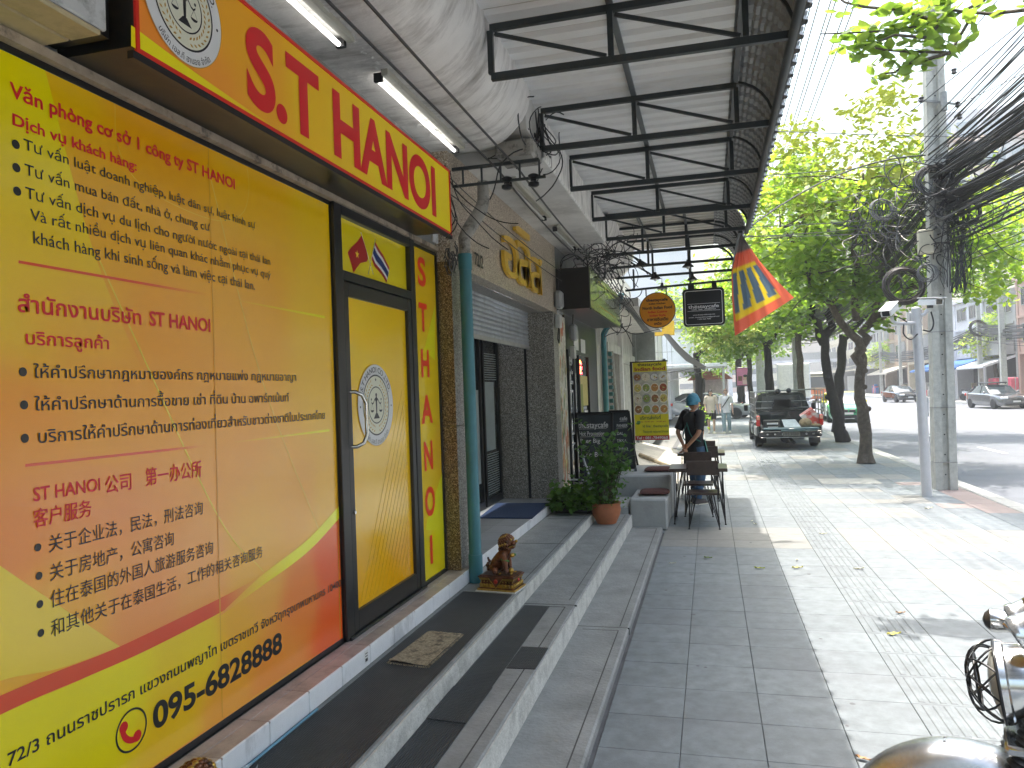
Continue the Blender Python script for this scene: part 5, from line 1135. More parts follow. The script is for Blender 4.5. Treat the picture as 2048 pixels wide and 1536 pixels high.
# ------------------------------------------------------------------ hanging signs
hb = thing('sign_bar', (-.4, 13.0, 3.58), 'thin black bar under the cafe canopy carrying the two hanging signs', 'bar')
b = MB(); b.bar((-1.35, 13, 3.54), (.47, 13, 3.6), .035); b.bar((-1.2, 13, 3.56), (-1.2, 13, 3.9), .03); b.bar((-.26, 13, 3.58), (-.26, 13, 4.25), .03); b.bar((.45, 13, 3.6), (.46, 13, 3.85), .035); b.build('bar', iron, hb)
rs = thing('round_sign', (-.82, 13, 3.17), 'round orange cafe sign hanging beside the black square one', 'sign')
MB().lathe((-.82, 13, 3.17), [(.30, -.02), (.305, -.015), (.305, .015), (.30, .02)], 48, axis='y').build('rim', black, rs, smooth=40)
oran = mat('sign_orange', S(225, 150, 20), .45, var=.06, scale=2); q = MB(); q.add(*disc_poly((-.82, 12.978, 3.17), .292, UX, UZ, 48), oran); q.build('face', None, rs, recalc=False)
b = MB(); b.bar((-1.0, 13, 3.42), (-1.0, 13, 3.55), .02); b.bar((-.66, 13, 3.43), (-.66, 13, 3.56), .02); b.build('hanger', iron, rs)
ro = mat('ink_orange_red', S(215, 60, 25), .5, var=0)
ty = 12.975
for s, z, cap, w, m in (('thestaycafe', 3.325, .045, .36, kt), ('Indian Kitchen', 3.27, .026, .28, kt), ('North Indian Food', 3.19, .045, .50, kt), ('Indian Cuisine', 3.125, .034, .32, ro), ('Indian Style', 3.065, .034, .27, ro), ('อาหารอินเดีย', 2.99, .048, .36, kt), ('เหนือ', 2.92, .04, .13, kt)): front_text(s, -.82, z, cap, m, rs, y=ty, width=w, bold=.03)
ss_ = thing('square_sign', (-.055, 13, 3.17), 'black square cafe sign with rounded corners and white lettering', 'sign')
def rrect(x0, x1, z0, z1, r, y): return [Vector((cx_+r*math.cos(a), y, cz_+r*math.sin(a))) for cx_, cz_, a0 in ((x1-r, z1-r, 0), (x0+r, z1-r, PI/2), (x0+r, z0+r, PI), (x1-r, z0+r, PI*1.5)) for a in np.linspace(a0, a0+PI/2, 6)]
MB().prism(rrect(-.395, .285, 2.86, 3.49, .06, 12.98), (0, .08, 0)).build('box', black, ss_)
MB().box(-.3, -.2, 12.99, 13.01, 3.48, 3.57).box(.09, .17, 12.99, 13.01, 3.48, 3.58).build('hanger', black, ss_)
q = MB(); o1 = rrect(-.36, .25, 2.885, 3.455, .04, 12.9785); o2 = rrect(-.352, .242, 2.893, 3.447, .035, 12.9785); n = len(o1); q.add(o1+o2, [(i, (i+1) % n, n+(i+1) % n, n+i) for i in range(n)]); q.build('white_outline', ws, ss_, recalc=False)
q = MB(); q.box(-.32, .21, 12.978, 12.979, 3.232, 3.237); q.box(-.32, .21, 12.978, 12.979, 3.112, 3.117); q.build('white_line', ws, ss_)
for s, z, cap, w in (('thëstaycafe', 3.16, .055, .5), ('CAFE . BAR . HOMESTAY', 3.127, .02, .4), ('www.thestaycafehostel.com', 3.04, .017, .36), ('e-mail : thestaycafehostel@gmail.com', 3.0, .017, .5), ('T 093 563 7980', 2.965, .017, .22)): front_text(s, -.055, z, cap, ws, ss_, y=12.9775, width=w, bold=.012)
# ------------------------------------------------------------------ fabric flag on the eave
fg = thing('cloth_flag', (.5, 9.75, 3.6), 'orange and blue nylon flag drooping from the canopy eave', 'flag')
FLG = dict(top=(1480, 470), shoulder=(1497, 492), tip=(1587, 598), br=(1500, 655), bot=(1470, 672), l1=(1463, 560), l2=(1466, 530))
U0 = [(1481, 468), (1463, 545), (1464, 600), (1470, 672)]     # left edge (hoist folds), top -> bottom
U1 = [(1483, 468), (1520, 520), (1560, 566), (1588, 598)]     # right edge, top -> tip
def lerpP(P, t): t *= len(P)-1; k = min(int(t), len(P)-2); t -= k; return (P[k][0]*(1-t)+P[k+1][0]*t, P[k][1]*(1-t)+P[k+1][1]*t)
NU, NV = 44, 44
fcol = lambda a, b: None
vs, cs = [], []
for j in range(NV+1):
    for i in range(NU+1):
        b_, a = j/NV, i/NU; L_, R_ = lerpP(U0, b_), lerpP(U1, b_); u = L_[0]+(R_[0]-L_[0])*a; v = L_[1]+(R_[1]-L_[1])*a
        y = 9.75+.06*math.sin(a*19+b_*3)*(1-a)*(.4+b_)+.05*math.sin(a*6+b_*4)*b_+.008*math.sin(a*45+b_*9)
        p = aty(u, v, y); vs.append((p.x+.0, y, p.z-.02*a*math.sin(b_*4)))
        c = S(232, 112, 84)                               # orange red border cloth
        if b_ < .17: c = S(120, 110, 105)
        else:
            q = (b_-.17)/.83; inn = .17 < q < .84 and .03 < a < .86
            if inn:
                s = (a*4.2+.35*q+.1) % 1.0; edge = min(s, 1-s)
                c = S(98, 120, 138) if (.2 < s < .86 and .23 < q < .78) else S(240, 208, 50)
        cs.append(c)
mb = MB(); mb.add(vs, [(j*(NU+1)+i, j*(NU+1)+i+1, (j+1)*(NU+1)+i+1, (j+1)*(NU+1)+i) for j in range(NV) for i in range(NU)])
fmat = print_mat('flag_cloth', .7, 0); nt = fmat.node_tree; P = nt.nodes['Principled BSDF']; tr_ = nt.nodes.new('ShaderNodeBsdfTranslucent'); mx_ = nt.nodes.new('ShaderNodeMixShader'); mx_.inputs[0].default_value = .45
at_ = [n for n in nt.nodes if n.type == 'ATTRIBUTE'][0]; nt.links.new(at_.outputs['Color'], tr_.inputs[0]); nt.links.new(P.outputs[0], mx_.inputs[1]); nt.links.new(tr_.outputs[0], mx_.inputs[2]); nt.links.new(mx_.outputs[0], nt.nodes['Material Output'].inputs[0])
mb.build('cloth', fmat, fg, smooth=60, recalc=False, colors=cs)
cable('flag_cord', [(.53, 9.75, 3.84), (.46, 9.76, 3.6)], .006, cable_g, parent=fg)
# ------------------------------------------------------------------ tables and chairs
wood = dirty(mat('dark_wood', (.045, .028, .022), .28, var=.3, scale=12, stretch=(1, 6, 1)), (.02, .012, .01), 6, .5, .7, .7); rod = mat('black_rod', (.012, .012, .013), .4, .3, var=0)
def hairpin(mb, x, y, z, dx, dy, r=.006):
    for ox, oy in ((-.05, 0), (.05, 0), (0, .05)): mb.tube([(x+ox*(1 if dx > 0 else -1)-dx*.02, y+oy*(1 if dy > 0 else -1)*-1, z), (x+dx*.02, y+dy*.02, .01)], r, 6)
    mb.cyl((x+dx*.02, y+dy*.02, 0), (x+dx*.02, y+dy*.02, .012), .014, 8)
def table(loc, label):
    t = thing('cafe_table', loc, label, 'table', 'cafe tables on the pavement')
    MB().rbox(-.38, .38, -.34, .34, .705, .75, .004).build('tabletop', wood, t, world=False)
    for sx in (-1, 1):
        for sy in (-1, 1):
            m = MB(); hairpin(m, sx*.3, sy*.27, .705, sx*1.6, sy*1.6); m.build('leg', rod, t, world=False, smooth=50)
    return t
T1 = table((-.2, 10.66, 0), 'dark square cafe table nearest the camera on hairpin legs')
T2 = copy_tree(T1, label='second dark cafe table beyond the man in the blue cap'); T2.location = (-.19, 13.05, 0)
def chair(loc, rz, label):
    t = thing('cafe_chair', loc, label, 'chair', 'dark wooden chairs at the cafe tables', rz=rz)
    MB().rbox(-.21, .21, -.2, .2, .44, .465, .004).build('seat', wood, t, world=False)
    MB().rbox(-.2, .2, -.215, -.2, .70, .885, .004).build('backrest', wood, t, world=False)
    for sx in (-1, 1):
        m = MB(); m.bar((sx*.19, -.19, .44), (sx*.19, -.205, .80), .022, .022); m.build('back_post', rod, t, world=False)
        for sy in (-1, 1): m = MB(); hairpin(m, sx*.16, sy*.16, .44, sx*1.6, sy*1.6); m.build('leg', rod, t, world=False, smooth=50)
    return t
C1 = chair((-.14, 10.2, 0), 0, 'empty chair nearest the camera seen from behind')
for l, rz, s in (((-.22, 11.15, 0), PI, 'chair on the far side of the near table, back towards the table'), ((-.12, 12.62, 0), 0, 'chair on the near side of the second table'), ((-.15, 13.5, 0), PI, 'farthest chair behind the second table')):
    o = copy_tree(C1, label=s); o.location = l; o.rotation_euler.z = rz
# ------------------------------------------------------------------ fallen leaves
def fleaf(u, v, col, sz, rz, label, green=False):
    p = atz(u, v, .008); m = mat(col[0], col[1], .6, var=.2, scale=30); b = MB(); K = 7; vs = []
    for i in range(K+1):
        t = i/K; w = math.sin(PI*t**.8)*.42*(1-.2*t)
        for s in (-1, 0, 1): vs.append(((t-.5)*sz, s*w*sz*.5, .004+.09*sz*abs(s)*(1+.5*math.sin(i*2))+.12*sz*(t-.5)**2*(2 if s else 1)))
    b.add(vs, [(3*i+j, 3*i+j+1, 3*i+4+j, 3*i+3+j) for i in range(K) for j in (0, 1)]); o = b.build('fallen_leaf', m, recalc=False); o.location = (p.x, p.y, .006); o.rotation_euler = (random.uniform(-.15, .15), random.uniform(-.15, .15), rz)
    tag(o, label, 'leaf', 'fallen leaves on the pavement')
yl = ('leaf_yellow', (.55, .50, .12)); gl_ = ('leaf_green', (.16, .24, .04)); pl_ = ('leaf_pale', (.62, .60, .45)); bl_ = ('leaf_brown', (.38, .20, .08)); ll_ = ('leaf_lime', (.45, .50, .08))
for u, v, c, s, r, l in ((1416, 1116, gl_, .09, .3, 'dark curled green leaf in the canopy shade'), (1345, 1127, pl_, .07, .1, 'pale leaf near the slab edge in shade'), (1519, 1137, ll_, .1, .0, 'lime leaf on the shadow edge'), (1595, 1136, yl, .11, .2, 'yellow leaf with lobes just in the sun'), (1718, 1138, pl_, .1, 2.9, 'pale leaf on the tactile strip farther up'), (1594, 1120, pl_, .06, 1.2, 'tiny pale leaf fragment above the yellow lobed one'),
                         (1801, 1226, bl_, .075, .2, 'small tan leaf on the tactile strip'), (1788, 1269, yl, .1, .15, 'long yellow leaf on the tactile strip'), (1727, 1519, bl_, .075, -.4, 'brown rolled leaf beside the chrome mudguard'), (1858, 1017, pl_, .12, .2, 'cream leaf between the camera pole and the pale tiles'), (1510, 1048, pl_, .09, 2, 'white scrap near the wavy shadow end'), (1504, 1042, pl_, .06, 1, 'smaller white scrap beside the first'), (1646, 1068, pl_, .09, 0, 'pale leaf on the cream band')):
    fleaf(u, v, c, s, r, l)
# ------------------------------------------------------------------ power pole, camera pole
pp = thing('power_pole', (3.69, 13.85, 0), 'tall square concrete power pole with bolt holes wrapped in cables', 'pole')
b = MB(); r = []
for z, s in ((0, 1), (3, .93), (9.5, .78)):
    w, d, g_ = .165*s, .13*s, .05*s; x = .014*z
    r.append([(x-w, -d, z), (x-g_, -d, z), (x-g_*.7, -d+.055, z), (x+g_*.7, -d+.055, z), (x+g_, -d, z), (x+w, -d, z), (x+w, d, z), (x+g_, d, z), (x+g_*.7, d-.055, z), (x-g_*.7, d-.055, z), (x-g_, d, z), (x-w, d, z)])
b.loft(r); b.build('shaft', pole_conc, pp, world=False)
hmat = mat('hole_dark', (.01, .01, .01), .9, var=0); b = MB()
for k in range(28): z = .25+k*.33; s = 1-.023*z; b.cyl((.014*z, -.13*s+.052, z), (.014*z, -.13*s+.06, z), .012, 8)
b.build('bolt_hole', hmat, pp, world=False, kind='stuff')
b = MB()
for z in (.45, 1.35, 2.6, 4.95): s = 1-.023*z; b.rbox(.014*z-.17*s, .014*z+.17*s, -.135*s, .135*s, z, z+.012, .002)
b.build('band', mat('band_grey', (.25, .25, .24), .5, .5), pp, world=False)
def eqbox(nm, loc, dims, m, label, cat): t = MB().rbox(-dims[0]/2, dims[0]/2, -dims[1]/2, dims[1]/2, 0, dims[2], .015).build(nm, m); t.location = loc; return tag(t, label, cat)
eqbox('junction_box', (3.5, 13.62, 3.88), (.22, .14, .40), mat('box_cream', (.52, .48, .36), .6, var=.1), 'cream junction box strapped to the power pole', 'box')
sb_ = MB().tube([(3.98, 13.6, 5.38), (4.22, 13.45, 5.5)], .13, 14).ball((4.24, 13.44, 5.51), .13, 14, 8).ball((3.97, 13.61, 5.37), .13, 14, 8); tag(sb_.build('splice_case', mat('splice_black', (.02, .022, .022), .5), smooth=60), 'fat black cable splice case hanging beside the pole', 'case')
ins = thing('pole_bracket', (3.85, 13.75, 6.0), 'rack of small black insulators high on the power pole', 'bracket')
for x, z in ((3.55, 6.45), (4.08, 6.3), (4.1, 6.1), (4.05, 6.85)): MB().lathe((x, 13.7, z), [(.02, -.05), (.045, -.03), (.03, 0), (.045, .03), (.02, .05)], 10).build('insulator', black, ins, smooth=50)
b = MB(); b.bar((3.5, 13.7, 6.45), (4.1, 13.7, 6.3), .03); b.cyl((3.86, 13.62, 6.2), (3.86, 13.62, 6.5), .05, 12); b.bar((3.5, 13.7, 5.3), (4.5, 13.7, 5.32), .08, .06); b.build('arm', mat('galv', (.25, .25, .24)), ins)
cp = thing('camera_pole', (3.2, 13.0, 0), 'leaning silver steel pole carrying two white surveillance cameras', 'pole')
silver = dirty(mat('silver_paint', (.50, .51, .53), .38, .35, var=.06, scale=6), (.25, .25, .26), 7, .58, .75, .5)
b = MB(); b.tube([(3.21, 13, 0), (3.19, 13, 1.6), (3.165, 13, 2.95)], [.075, .072, .068], 20); b.ball((3.165, 13, 2.95), .068, 16, 6, sc=(1, 1, .4)); b.build('shaft', silver, cp, smooth=50)
MB().tube([(3.17, 12.97, 2.72), (2.86, 12.9, 2.72), (2.8, 12.88, 2.76), (2.79, 12.88, 2.83)], .026, 10).build('arm', silver, cp, smooth=50); MB().tube([(3.17, 13, 2.8), (3.28, 12.97, 2.85), (3.32, 12.95, 2.92)], .028, 10).build('arm', silver, cp, smooth=50)
MB().rbox(3.09, 3.25, 13.06, 13.12, 2.55, 2.9, .01).rbox(3.25, 3.29, 12.98, 13.05, 1.25, 1.55, .004).build('bracket_plate', silver, cp)
MB().tube(smooth([(2.82, 12.86, 2.84), (2.9, 12.84, 2.8), (3.0, 12.85, 2.73)]), .01, 8).tube(smooth([(2.96, 12.9, 2.7), (2.95, 12.88, 2.55), (3.04, 12.86, 2.46), (3.15, 12.9, 2.54)]), .011, 8).tube(smooth([(3.36, 12.93, 2.88), (3.39, 12.93, 2.7), (3.34, 12.93, 2.58), (3.24, 12.95, 2.6)]), .012, 8).build('cable', cable_m, cp, smooth=60)
cw = mat('camera_white', (.70, .70, .68), .35, var=.05)
def cctv(loc, rz, tilt, label):
    t = thing('surveillance_camera', loc, label, 'camera', 'cameras on the silver pole', rz=rz); t.rotation_euler = (tilt, 0, rz)
    b = MB(); pr = lambda y, s=1: [(-.075*s, y, -.04), (.075*s, y, -.04), (.08*s, y, .03), (.055*s, y, .062), (0, y, .072), (-.055*s, y, .062), (-.08*s, y, .03)]
    b.loft([pr(-.17), pr(.17)]); b.build('housing', cw, t, world=False); b = MB(); b.rbox(-.092, .092, -.22, .19, .07, .08, .004); b.build('sun_shield', cw, t, world=False)
    MB().box(-.055, .055, -.176, -.171, -.03, .05).build('window', gl, t, world=False); MB().rbox(-.03, .03, -.03, .05, -.085, -.04, .006).build('mount', black, t, world=False)
    return t
cctv((2.76, 12.86, 2.93), math.radians(-32), math.radians(24), 'left surveillance camera tilted down towards the pavement'); cctv((3.36, 12.93, 3.02), math.radians(28), math.radians(6), 'right surveillance camera pointing at the street')
# ------------------------------------------------------------------ overhead cables
def bundle(name, A, B, n, spread, sag, r, label, m=cable_m, seg=14, jit=.05, extra=()):
    mb = MB()
    for k in range(n):
        o = Vector((random.gauss(0, spread[0]), 0, random.gauss(0, spread[1]))); o2 = Vector((random.gauss(0, spread[0]), 0, random.gauss(0, spread[1]))); mixr = .75
        a, b = Vector(A)+o, Vector(B)+o*mixr+o2*(1-mixr)*2; sg_ = sag*random.uniform(.7, 1.35); P = []
        ph = random.uniform(0, 6); am = random.uniform(0, jit)
        for i in range(seg+1): t = i/seg; p = a.lerp(b, t); p.z -= sg_*4*t*(1-t); p.x += am*math.sin(t*9+ph); p.z += am*.6*math.sin(t*13+ph*2); P.append(p)
        mb.tube(P, r*random.choice((.6, .8, 1, 1, 1.5)), 4, cap=False)
    o = mb.build(name, m, smooth=80, recalc=False); return tag(o, label, 'cables', kind='stuff')
PX, PY = 3.78, 13.6
bundle('cable_bundle', (PX+.45, -8, 6.0), (PX+.05, PY, 5.25), 40, (.12, .13), .55, .013, 'upper black cable bundle sweeping from the top right corner to the pole')
bundle('cable_bundle', (PX+.65, -8, 5.3), (PX+.15, PY, 4.75), 42, (.13, .13), .6, .013, 'lower thick black cable bundle right of the pole')
bundle('cable_bundle', (PX+.2, -8, 6.6), (PX-.02, PY, 5.5), 30, (.22, .32), .4, .008, 'loose fan of thin wires above the main bundles')
bundle('cable_bundle', (PX+.9, -8, 5.2), (PX+.1, PY, 4.2), 18, (.15, .25), .45, .009, 'thin wires dropping steeply to the pole from the right')
bundle('cable_bundle', (PX, PY, 5.2), (PX-.15, 38, 5.0), 40, (.12, .18), .75, .013, 'black cable bundle running on behind the pole into the trees')
bundle('cable_bundle', (PX, PY, 4.6), (PX-.3, 38, 4.6), 26, (.12, .18), .9, .012, 'lower cable bundle running on behind the pole')
tg = MB()
for k in range(90):
    c = Vector((PX+random.gauss(-.05, .22), PY+random.uniform(-.25, .5), random.uniform(3.7, 5.4))); tg.tube(curly(c, random.uniform(.6, 2.0), 20, .33), random.choice((.006, .008, .010)), 4, cap=False)
for k in range(46):
    c = Vector((random.uniform(2.75, 3.3), random.uniform(14.5, 15.5), random.uniform(4.3, 5.3))); tg.tube(curly(c, random.uniform(.6, 1.4), 16, .25, (0, 0, -1), .06), random.choice((.008, .011)), 4, cap=False)
tag(tg.build('wire_tangle', cable_m, smooth=80, recalc=False), 'great snarl of slack black wires round the power pole', 'wires', kind='stuff')
def coil(c, r, n, label, m, th=.007, tilt=.3):
    b = MB()
    for k in range(n):
        rr = r*random.uniform(.82, 1.08); a = random.uniform(0, 6.3); o = Vector([random.uniform(-.03, .03) for _ in range(3)]); tl = tilt*random.uniform(.5, 1.5)
        b.tube([Vector(c)+o+Vector((math.cos(t)*rr, math.sin(t)*rr*tl, math.sin(t)*rr)) for t in np.linspace(0, 2*PI, 22)[:-1]], th, 4, closed=True)
    return tag(b.build('cable_coil', m, smooth=80, recalc=False), label, 'coil', kind='stuff')
coil((3.13, 13.5, 3.38), .30, 22, 'big round coil of dark cable hung left of the pole', mat('cable_brown', (.035, .028, .025), .5, var=0), .008)
coil((3.45, 13.4, 3.55), .14, 6, 'small white-edged coil of cable against the pole', cable_g, .007)
coil((3.62, 13.35, 5.0), .28, 14, 'narrow looped hank of cable hanging on the upper pole', cable_m, .008, .5)
coil((2.95, 14.0, 4.75), .18, 8, 'grey-green coil of cable among the leaves', cable_g, .007)
coil((4.05, 13.5, 4.5), .24, 14, 'drooping coil of wires right of the pole', cable_m, .007)
bundle('cable_bundle', (PX+.25, PY, 4.95), (PX+.12, PY-.1, 3.25), 30, (.11, .05), 0, .008, 'hanging hank of wires down the right side of the pole', jit=.13)
G2 = 'wires crossing from the canopy to the pole'
for (a, b, l, r, sg_) in (((.56, 12.2, 4.2), (3.6, 13.8, 5.55), 'heavy service drop looping from the eave up to the pole', .013, -.28), ((.5, 9.6, 4.4), (4.2, 13.8, 5.5), 'thin straight wire from the eave to the pole', .006, .05), ((.5, 8.2, 4.5), (6, 14, 5.6), 'uppermost thin wire crossing the trees', .005, .02), ((.4, 11, 3.95), (3.8, 14, 4.35), 'lower thin wire from the eave across the leaves', .006, .05), ((.4, 11.4, 4.0), (3.8, 14, 4.5), 'second lower thin wire from the eave across the leaves', .006, .04), ((.4, 11.2, 4.1), (3.8, 14.2, 4.62), 'third wire from the eave across the leaves', .006, .02), ((3.4, 13.8, 6.3), (9, 6, 9.6), 'dark wire rising right from the insulators', .008, .1), ((4.1, 13.7, 6.3), (9, 10, 7.8), 'thin wire leaving right from the lower insulator', .006, .1)):
    cable('overhead_wire', [a, b], r, cable_m, l, group=G2, seg=10, sag=sg_)
HL = ('first of the six high power lines from the eave', 'second high power line from the eave', 'third high power line, paired with the fourth', 'fourth high power line, paired with the third', 'fifth high power line, one from the right', 'rightmost of the six high power lines')
for k, (x, z) in enumerate(((2.35, 9.9), (2.5, 9.9), (2.72, 9.85), (2.8, 9.8), (3.1, 9.9), (3.25, 9.9))):
    cable('overhead_wire', [(x, -4, z), (x, 40, z), (x, 80, z)], .015, cable_g, HL[k], group='high parallel power lines', seg=6, sag=.12)
cable('brown_pipe', [(4.4, 13.2, 5.45), (5.9, 11.2, 7.4)], .055, mat('rust_brown', (.20, .09, .06), .7, var=.2), 'rusty brown pipe slanting up right beside the splice case', 'pipe', n=8)
# ------------------------------------------------------------------ trees
bark = dirty(mat('bark', (.085, .068, .05), .95, var=.35, scale=14, bump=1.0, bscale=28), (.20, .18, .15), 9, .56, .7, .6, (1, 1, .5)); bark_d = mat('bark_dark', (.022, .018, .016), .95, var=.35, scale=14, bump=1.0, bscale=28)
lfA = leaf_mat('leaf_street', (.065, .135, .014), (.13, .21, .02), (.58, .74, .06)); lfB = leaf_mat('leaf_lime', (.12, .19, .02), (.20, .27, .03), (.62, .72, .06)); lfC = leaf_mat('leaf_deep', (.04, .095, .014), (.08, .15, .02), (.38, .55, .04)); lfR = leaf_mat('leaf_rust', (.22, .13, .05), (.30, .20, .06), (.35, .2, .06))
def wob(pts, n, j):
    out = []
    for a, b in zip(pts, pts[1:]):
        a, b = Vector(a), Vector(b)
        for k in range(n): out.append(a.lerp(b, k/n)+(Vector([random.gauss(0, j) for _ in range(3)]) if k else Vector((0, 0, 0))))
    return out+[Vector(pts[-1])]
def tree(label, trunk, r0, limbs, blobs, nleaf, size, lm=None, bm=None, knots=0, seed=1, name='street_tree', mats=None, group='street trees'):
    random.seed(seed); t = thing(name, trunk[0], label, 'tree', group)
    b = MB(); P = wob(trunk, 5, r0*.12); K = len(P)
    b.tube(P, [r0*(1.35 if i == 0 else 1.12 if i == 1 else 1-.35*i/K)*random.uniform(.93, 1.07) for i in range(K)], 12)
    for k in range(knots): i = random.randint(2, K-2); a = random.uniform(0, 6.3); b.ball(P[i]+Vector((math.cos(a), math.sin(a), 0))*r0*.8, r0*.42, 8, 6)
    b.build('trunk', bm or bark, t, smooth=70)
    lb = MB(); ends = []
    for l in limbs:
        Q = wob(l[1:], 4, .06); lb.tube(Q, [l[0]*(1-.8*i/len(Q)) for i in range(len(Q))], 7)
        for q in Q[len(Q)//2:]:
            for _ in range(3):
                e = q+Vector((random.gauss(0, .7), random.gauss(0, .7), random.gauss(.1, .5))); lb.tube([q, q.lerp(e, .5)+Vector((0, 0, .08)), e], [.02, .014, .006], 4); ends.append(e)
    if limbs: lb.build('limb', bm or bark, t, smooth=70, kind='stuff')
    # clumps of leaves spread through the blobs
    tot = sum(bl[3]*bl[4]*bl[5] for bl in blobs); groups = {}
    for bl in blobs:
        n = int(nleaf*bl[3]*bl[4]*bl[5]/tot); per = 16; nc = max(6, n//per)
        d = RNG.normal(0, 1, (nc, 3)); d /= np.linalg.norm(d, axis=1)[:, None]; rr = RNG.uniform(.35, 1, nc)**.5
        # a ragged outline: push clumps in and out with a slow noise
        nz = np.array([noise.noise(Vector((*(x*1.9), ))+Vector((bl[0], bl[1], bl[2]))) for x in d]); rr = rr*(1+.8*nz)
        c = np.array(bl[:3])+d*rr[:, None]*np.array(bl[3:6])
        n2 = np.array([noise.noise(Vector(tuple(q*.95))) for q in c]); keep = (c[:, 2] > bl[2]-bl[5]*.9) & (n2 > .0-.1*RNG.random(len(c))); c = c[keep]
        csz = RNG.uniform(.10, .26, len(c)); pts = np.repeat(c, per, 0)+RNG.normal(0, 1, (len(c)*per, 3))*np.repeat(csz, per)[:, None]*np.array([1.25, 1.25, .6])
        groups.setdefault(bl[6] if len(bl) > 6 else (lm or lfA), []).append(pts)
    for m, g in groups.items(): leafmesh(np.concatenate(g), size, .25, m, parent=t, name='crown', kind='stuff', aspect=.55)
    return t
tree('near rough brown trunk tree between camera pole and pickup with broad lime crown', [(3.29, 18.17, 0), (3.27, 18.17, 1.1), (3.22, 18.2, 1.7), (3.3, 18.2, 2.35)], .145,
     [(.12, (3.3, 18.2, 2.2), (3.05, 18.0, 2.9), (2.2, 17.6, 4.2), (1.6, 17.2, 5.2)), (.12, (3.3, 18.2, 2.3), (3.5, 18.3, 3.1), (3.9, 18.2, 4.5), (4.2, 18, 6.2)), (.09, (3.5, 18.3, 3.1), (4.6, 18.4, 3.9), (5.6, 18.2, 4.6)), (.09, (3.2, 18.1, 3.2), (3.0, 17, 4.6), (3.1, 16.2, 5.8))],
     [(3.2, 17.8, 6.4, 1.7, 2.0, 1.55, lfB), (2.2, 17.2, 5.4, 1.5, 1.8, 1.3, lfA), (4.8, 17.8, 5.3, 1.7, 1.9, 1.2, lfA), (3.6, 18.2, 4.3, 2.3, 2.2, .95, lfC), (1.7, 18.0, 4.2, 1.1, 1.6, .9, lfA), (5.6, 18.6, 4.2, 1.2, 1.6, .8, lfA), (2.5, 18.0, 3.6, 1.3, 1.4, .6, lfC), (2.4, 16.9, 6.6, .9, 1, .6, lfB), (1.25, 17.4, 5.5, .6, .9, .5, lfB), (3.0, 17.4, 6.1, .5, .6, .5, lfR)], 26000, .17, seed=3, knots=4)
tree('second kerb tree with leaning dark fluted trunk right of the pickup', [(3.85, 24.6, 0), (3.62, 24.5, 1.2), (3.45, 24.5, 2.2), (3.35, 24.5, 3.4)], .175,
     [(.14, (3.4, 24.5, 3.0), (3.1, 24.4, 4.2), (2.2, 24, 5.6)), (.14, (3.4, 24.5, 3.2), (4.0, 24.5, 4.6), (4.8, 24.2, 6.2))],
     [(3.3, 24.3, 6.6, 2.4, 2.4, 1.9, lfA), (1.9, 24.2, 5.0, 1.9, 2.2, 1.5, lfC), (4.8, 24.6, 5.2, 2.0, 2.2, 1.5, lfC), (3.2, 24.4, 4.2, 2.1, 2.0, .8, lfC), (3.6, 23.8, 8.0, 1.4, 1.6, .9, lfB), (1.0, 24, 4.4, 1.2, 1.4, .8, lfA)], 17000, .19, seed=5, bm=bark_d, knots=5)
for i, (x, y, l, r, h) in enumerate(((2.5, 33, 'dark forked trunk directly behind the pickup cab', .22, 3.4), (3.5, 30.8, 'thin knotted trunk just left of the leaning dark one', .16, 3.6), (2.25, 43, 'slim dark trunk left of the two far poles', .17, 3.4), (2.0, 51, 'far trunk behind the pink poster', .28, 3.4))):
    tree('street tree with '+l, [(x, y, 0), (x-.1, y, 1.4), (x-.15, y, h)], r, [(.12, (x-.15, y, h), (x-1, y, h+1.4), (x-1.8, y-.5, h+2.4)), (.12, (x-.15, y, h), (x+.8, y, h+1.4), (x+1.6, y, h+2.2))],
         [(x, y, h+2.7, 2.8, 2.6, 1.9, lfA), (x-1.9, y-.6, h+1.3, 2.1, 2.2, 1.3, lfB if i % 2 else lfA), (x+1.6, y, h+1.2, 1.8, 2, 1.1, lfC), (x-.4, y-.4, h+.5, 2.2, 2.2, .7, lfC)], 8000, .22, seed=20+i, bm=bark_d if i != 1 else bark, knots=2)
tree('leafy tree overhanging the white building beyond the canopy', [(-.4, 36, 0), (-.5, 36, 2), (-.6, 36, 3.4)], .2, [(.1, (-.6, 36, 3.2), (.4, 35.5, 4.2), (1.2, 34.5, 4.4))],
     [(.9, 34.0, 4.4, 1.9, 2.4, 1.2, lfB), (.0, 35.5, 5.6, 1.9, 2.2, 1.2, lfA), (1.2, 34, 3.5, 1.6, 2, .6, lfC), (-.6, 33.8, 4.4, .8, 1, .35, lfB)], 9500, .2, seed=41, bm=bark_d)
tree('low dark tree over the parked cars behind the two pedestrians', [(-.5, 56, 0), (-.5, 56, 2.4)], .2, [], [(-.2, 55, 3.3, 2.2, 2.4, 1.0, lfC), (1.6, 57, 4.4, 2.4, 2.6, 1.6, lfA), (-1, 58, 4.8, 2, 2, 1.3, lfA)], 6500, .24, seed=43, bm=bark_d)
for i, (x, y, l) in enumerate(((20.2, 62, 'bright tree before the pink building across the street'), (20.5, 49, 'leafy tree at the right edge across the street'), (19.8, 97, 'bushy tree behind the orange bus'))):
    tree('far side street tree, '+l, [(x, y, 0), (x, y, 3)], .2, [], [(x, y, 4.8+i % 2*.3, 1.9, 2.2, 1.5, lfA), (x-1, y-.5, 4.0, 1.3, 1.6, .9, lfB), (x+.8, y, 5.9, 1.4, 1.5, .8, lfA)], 4500, .22, seed=60+i)
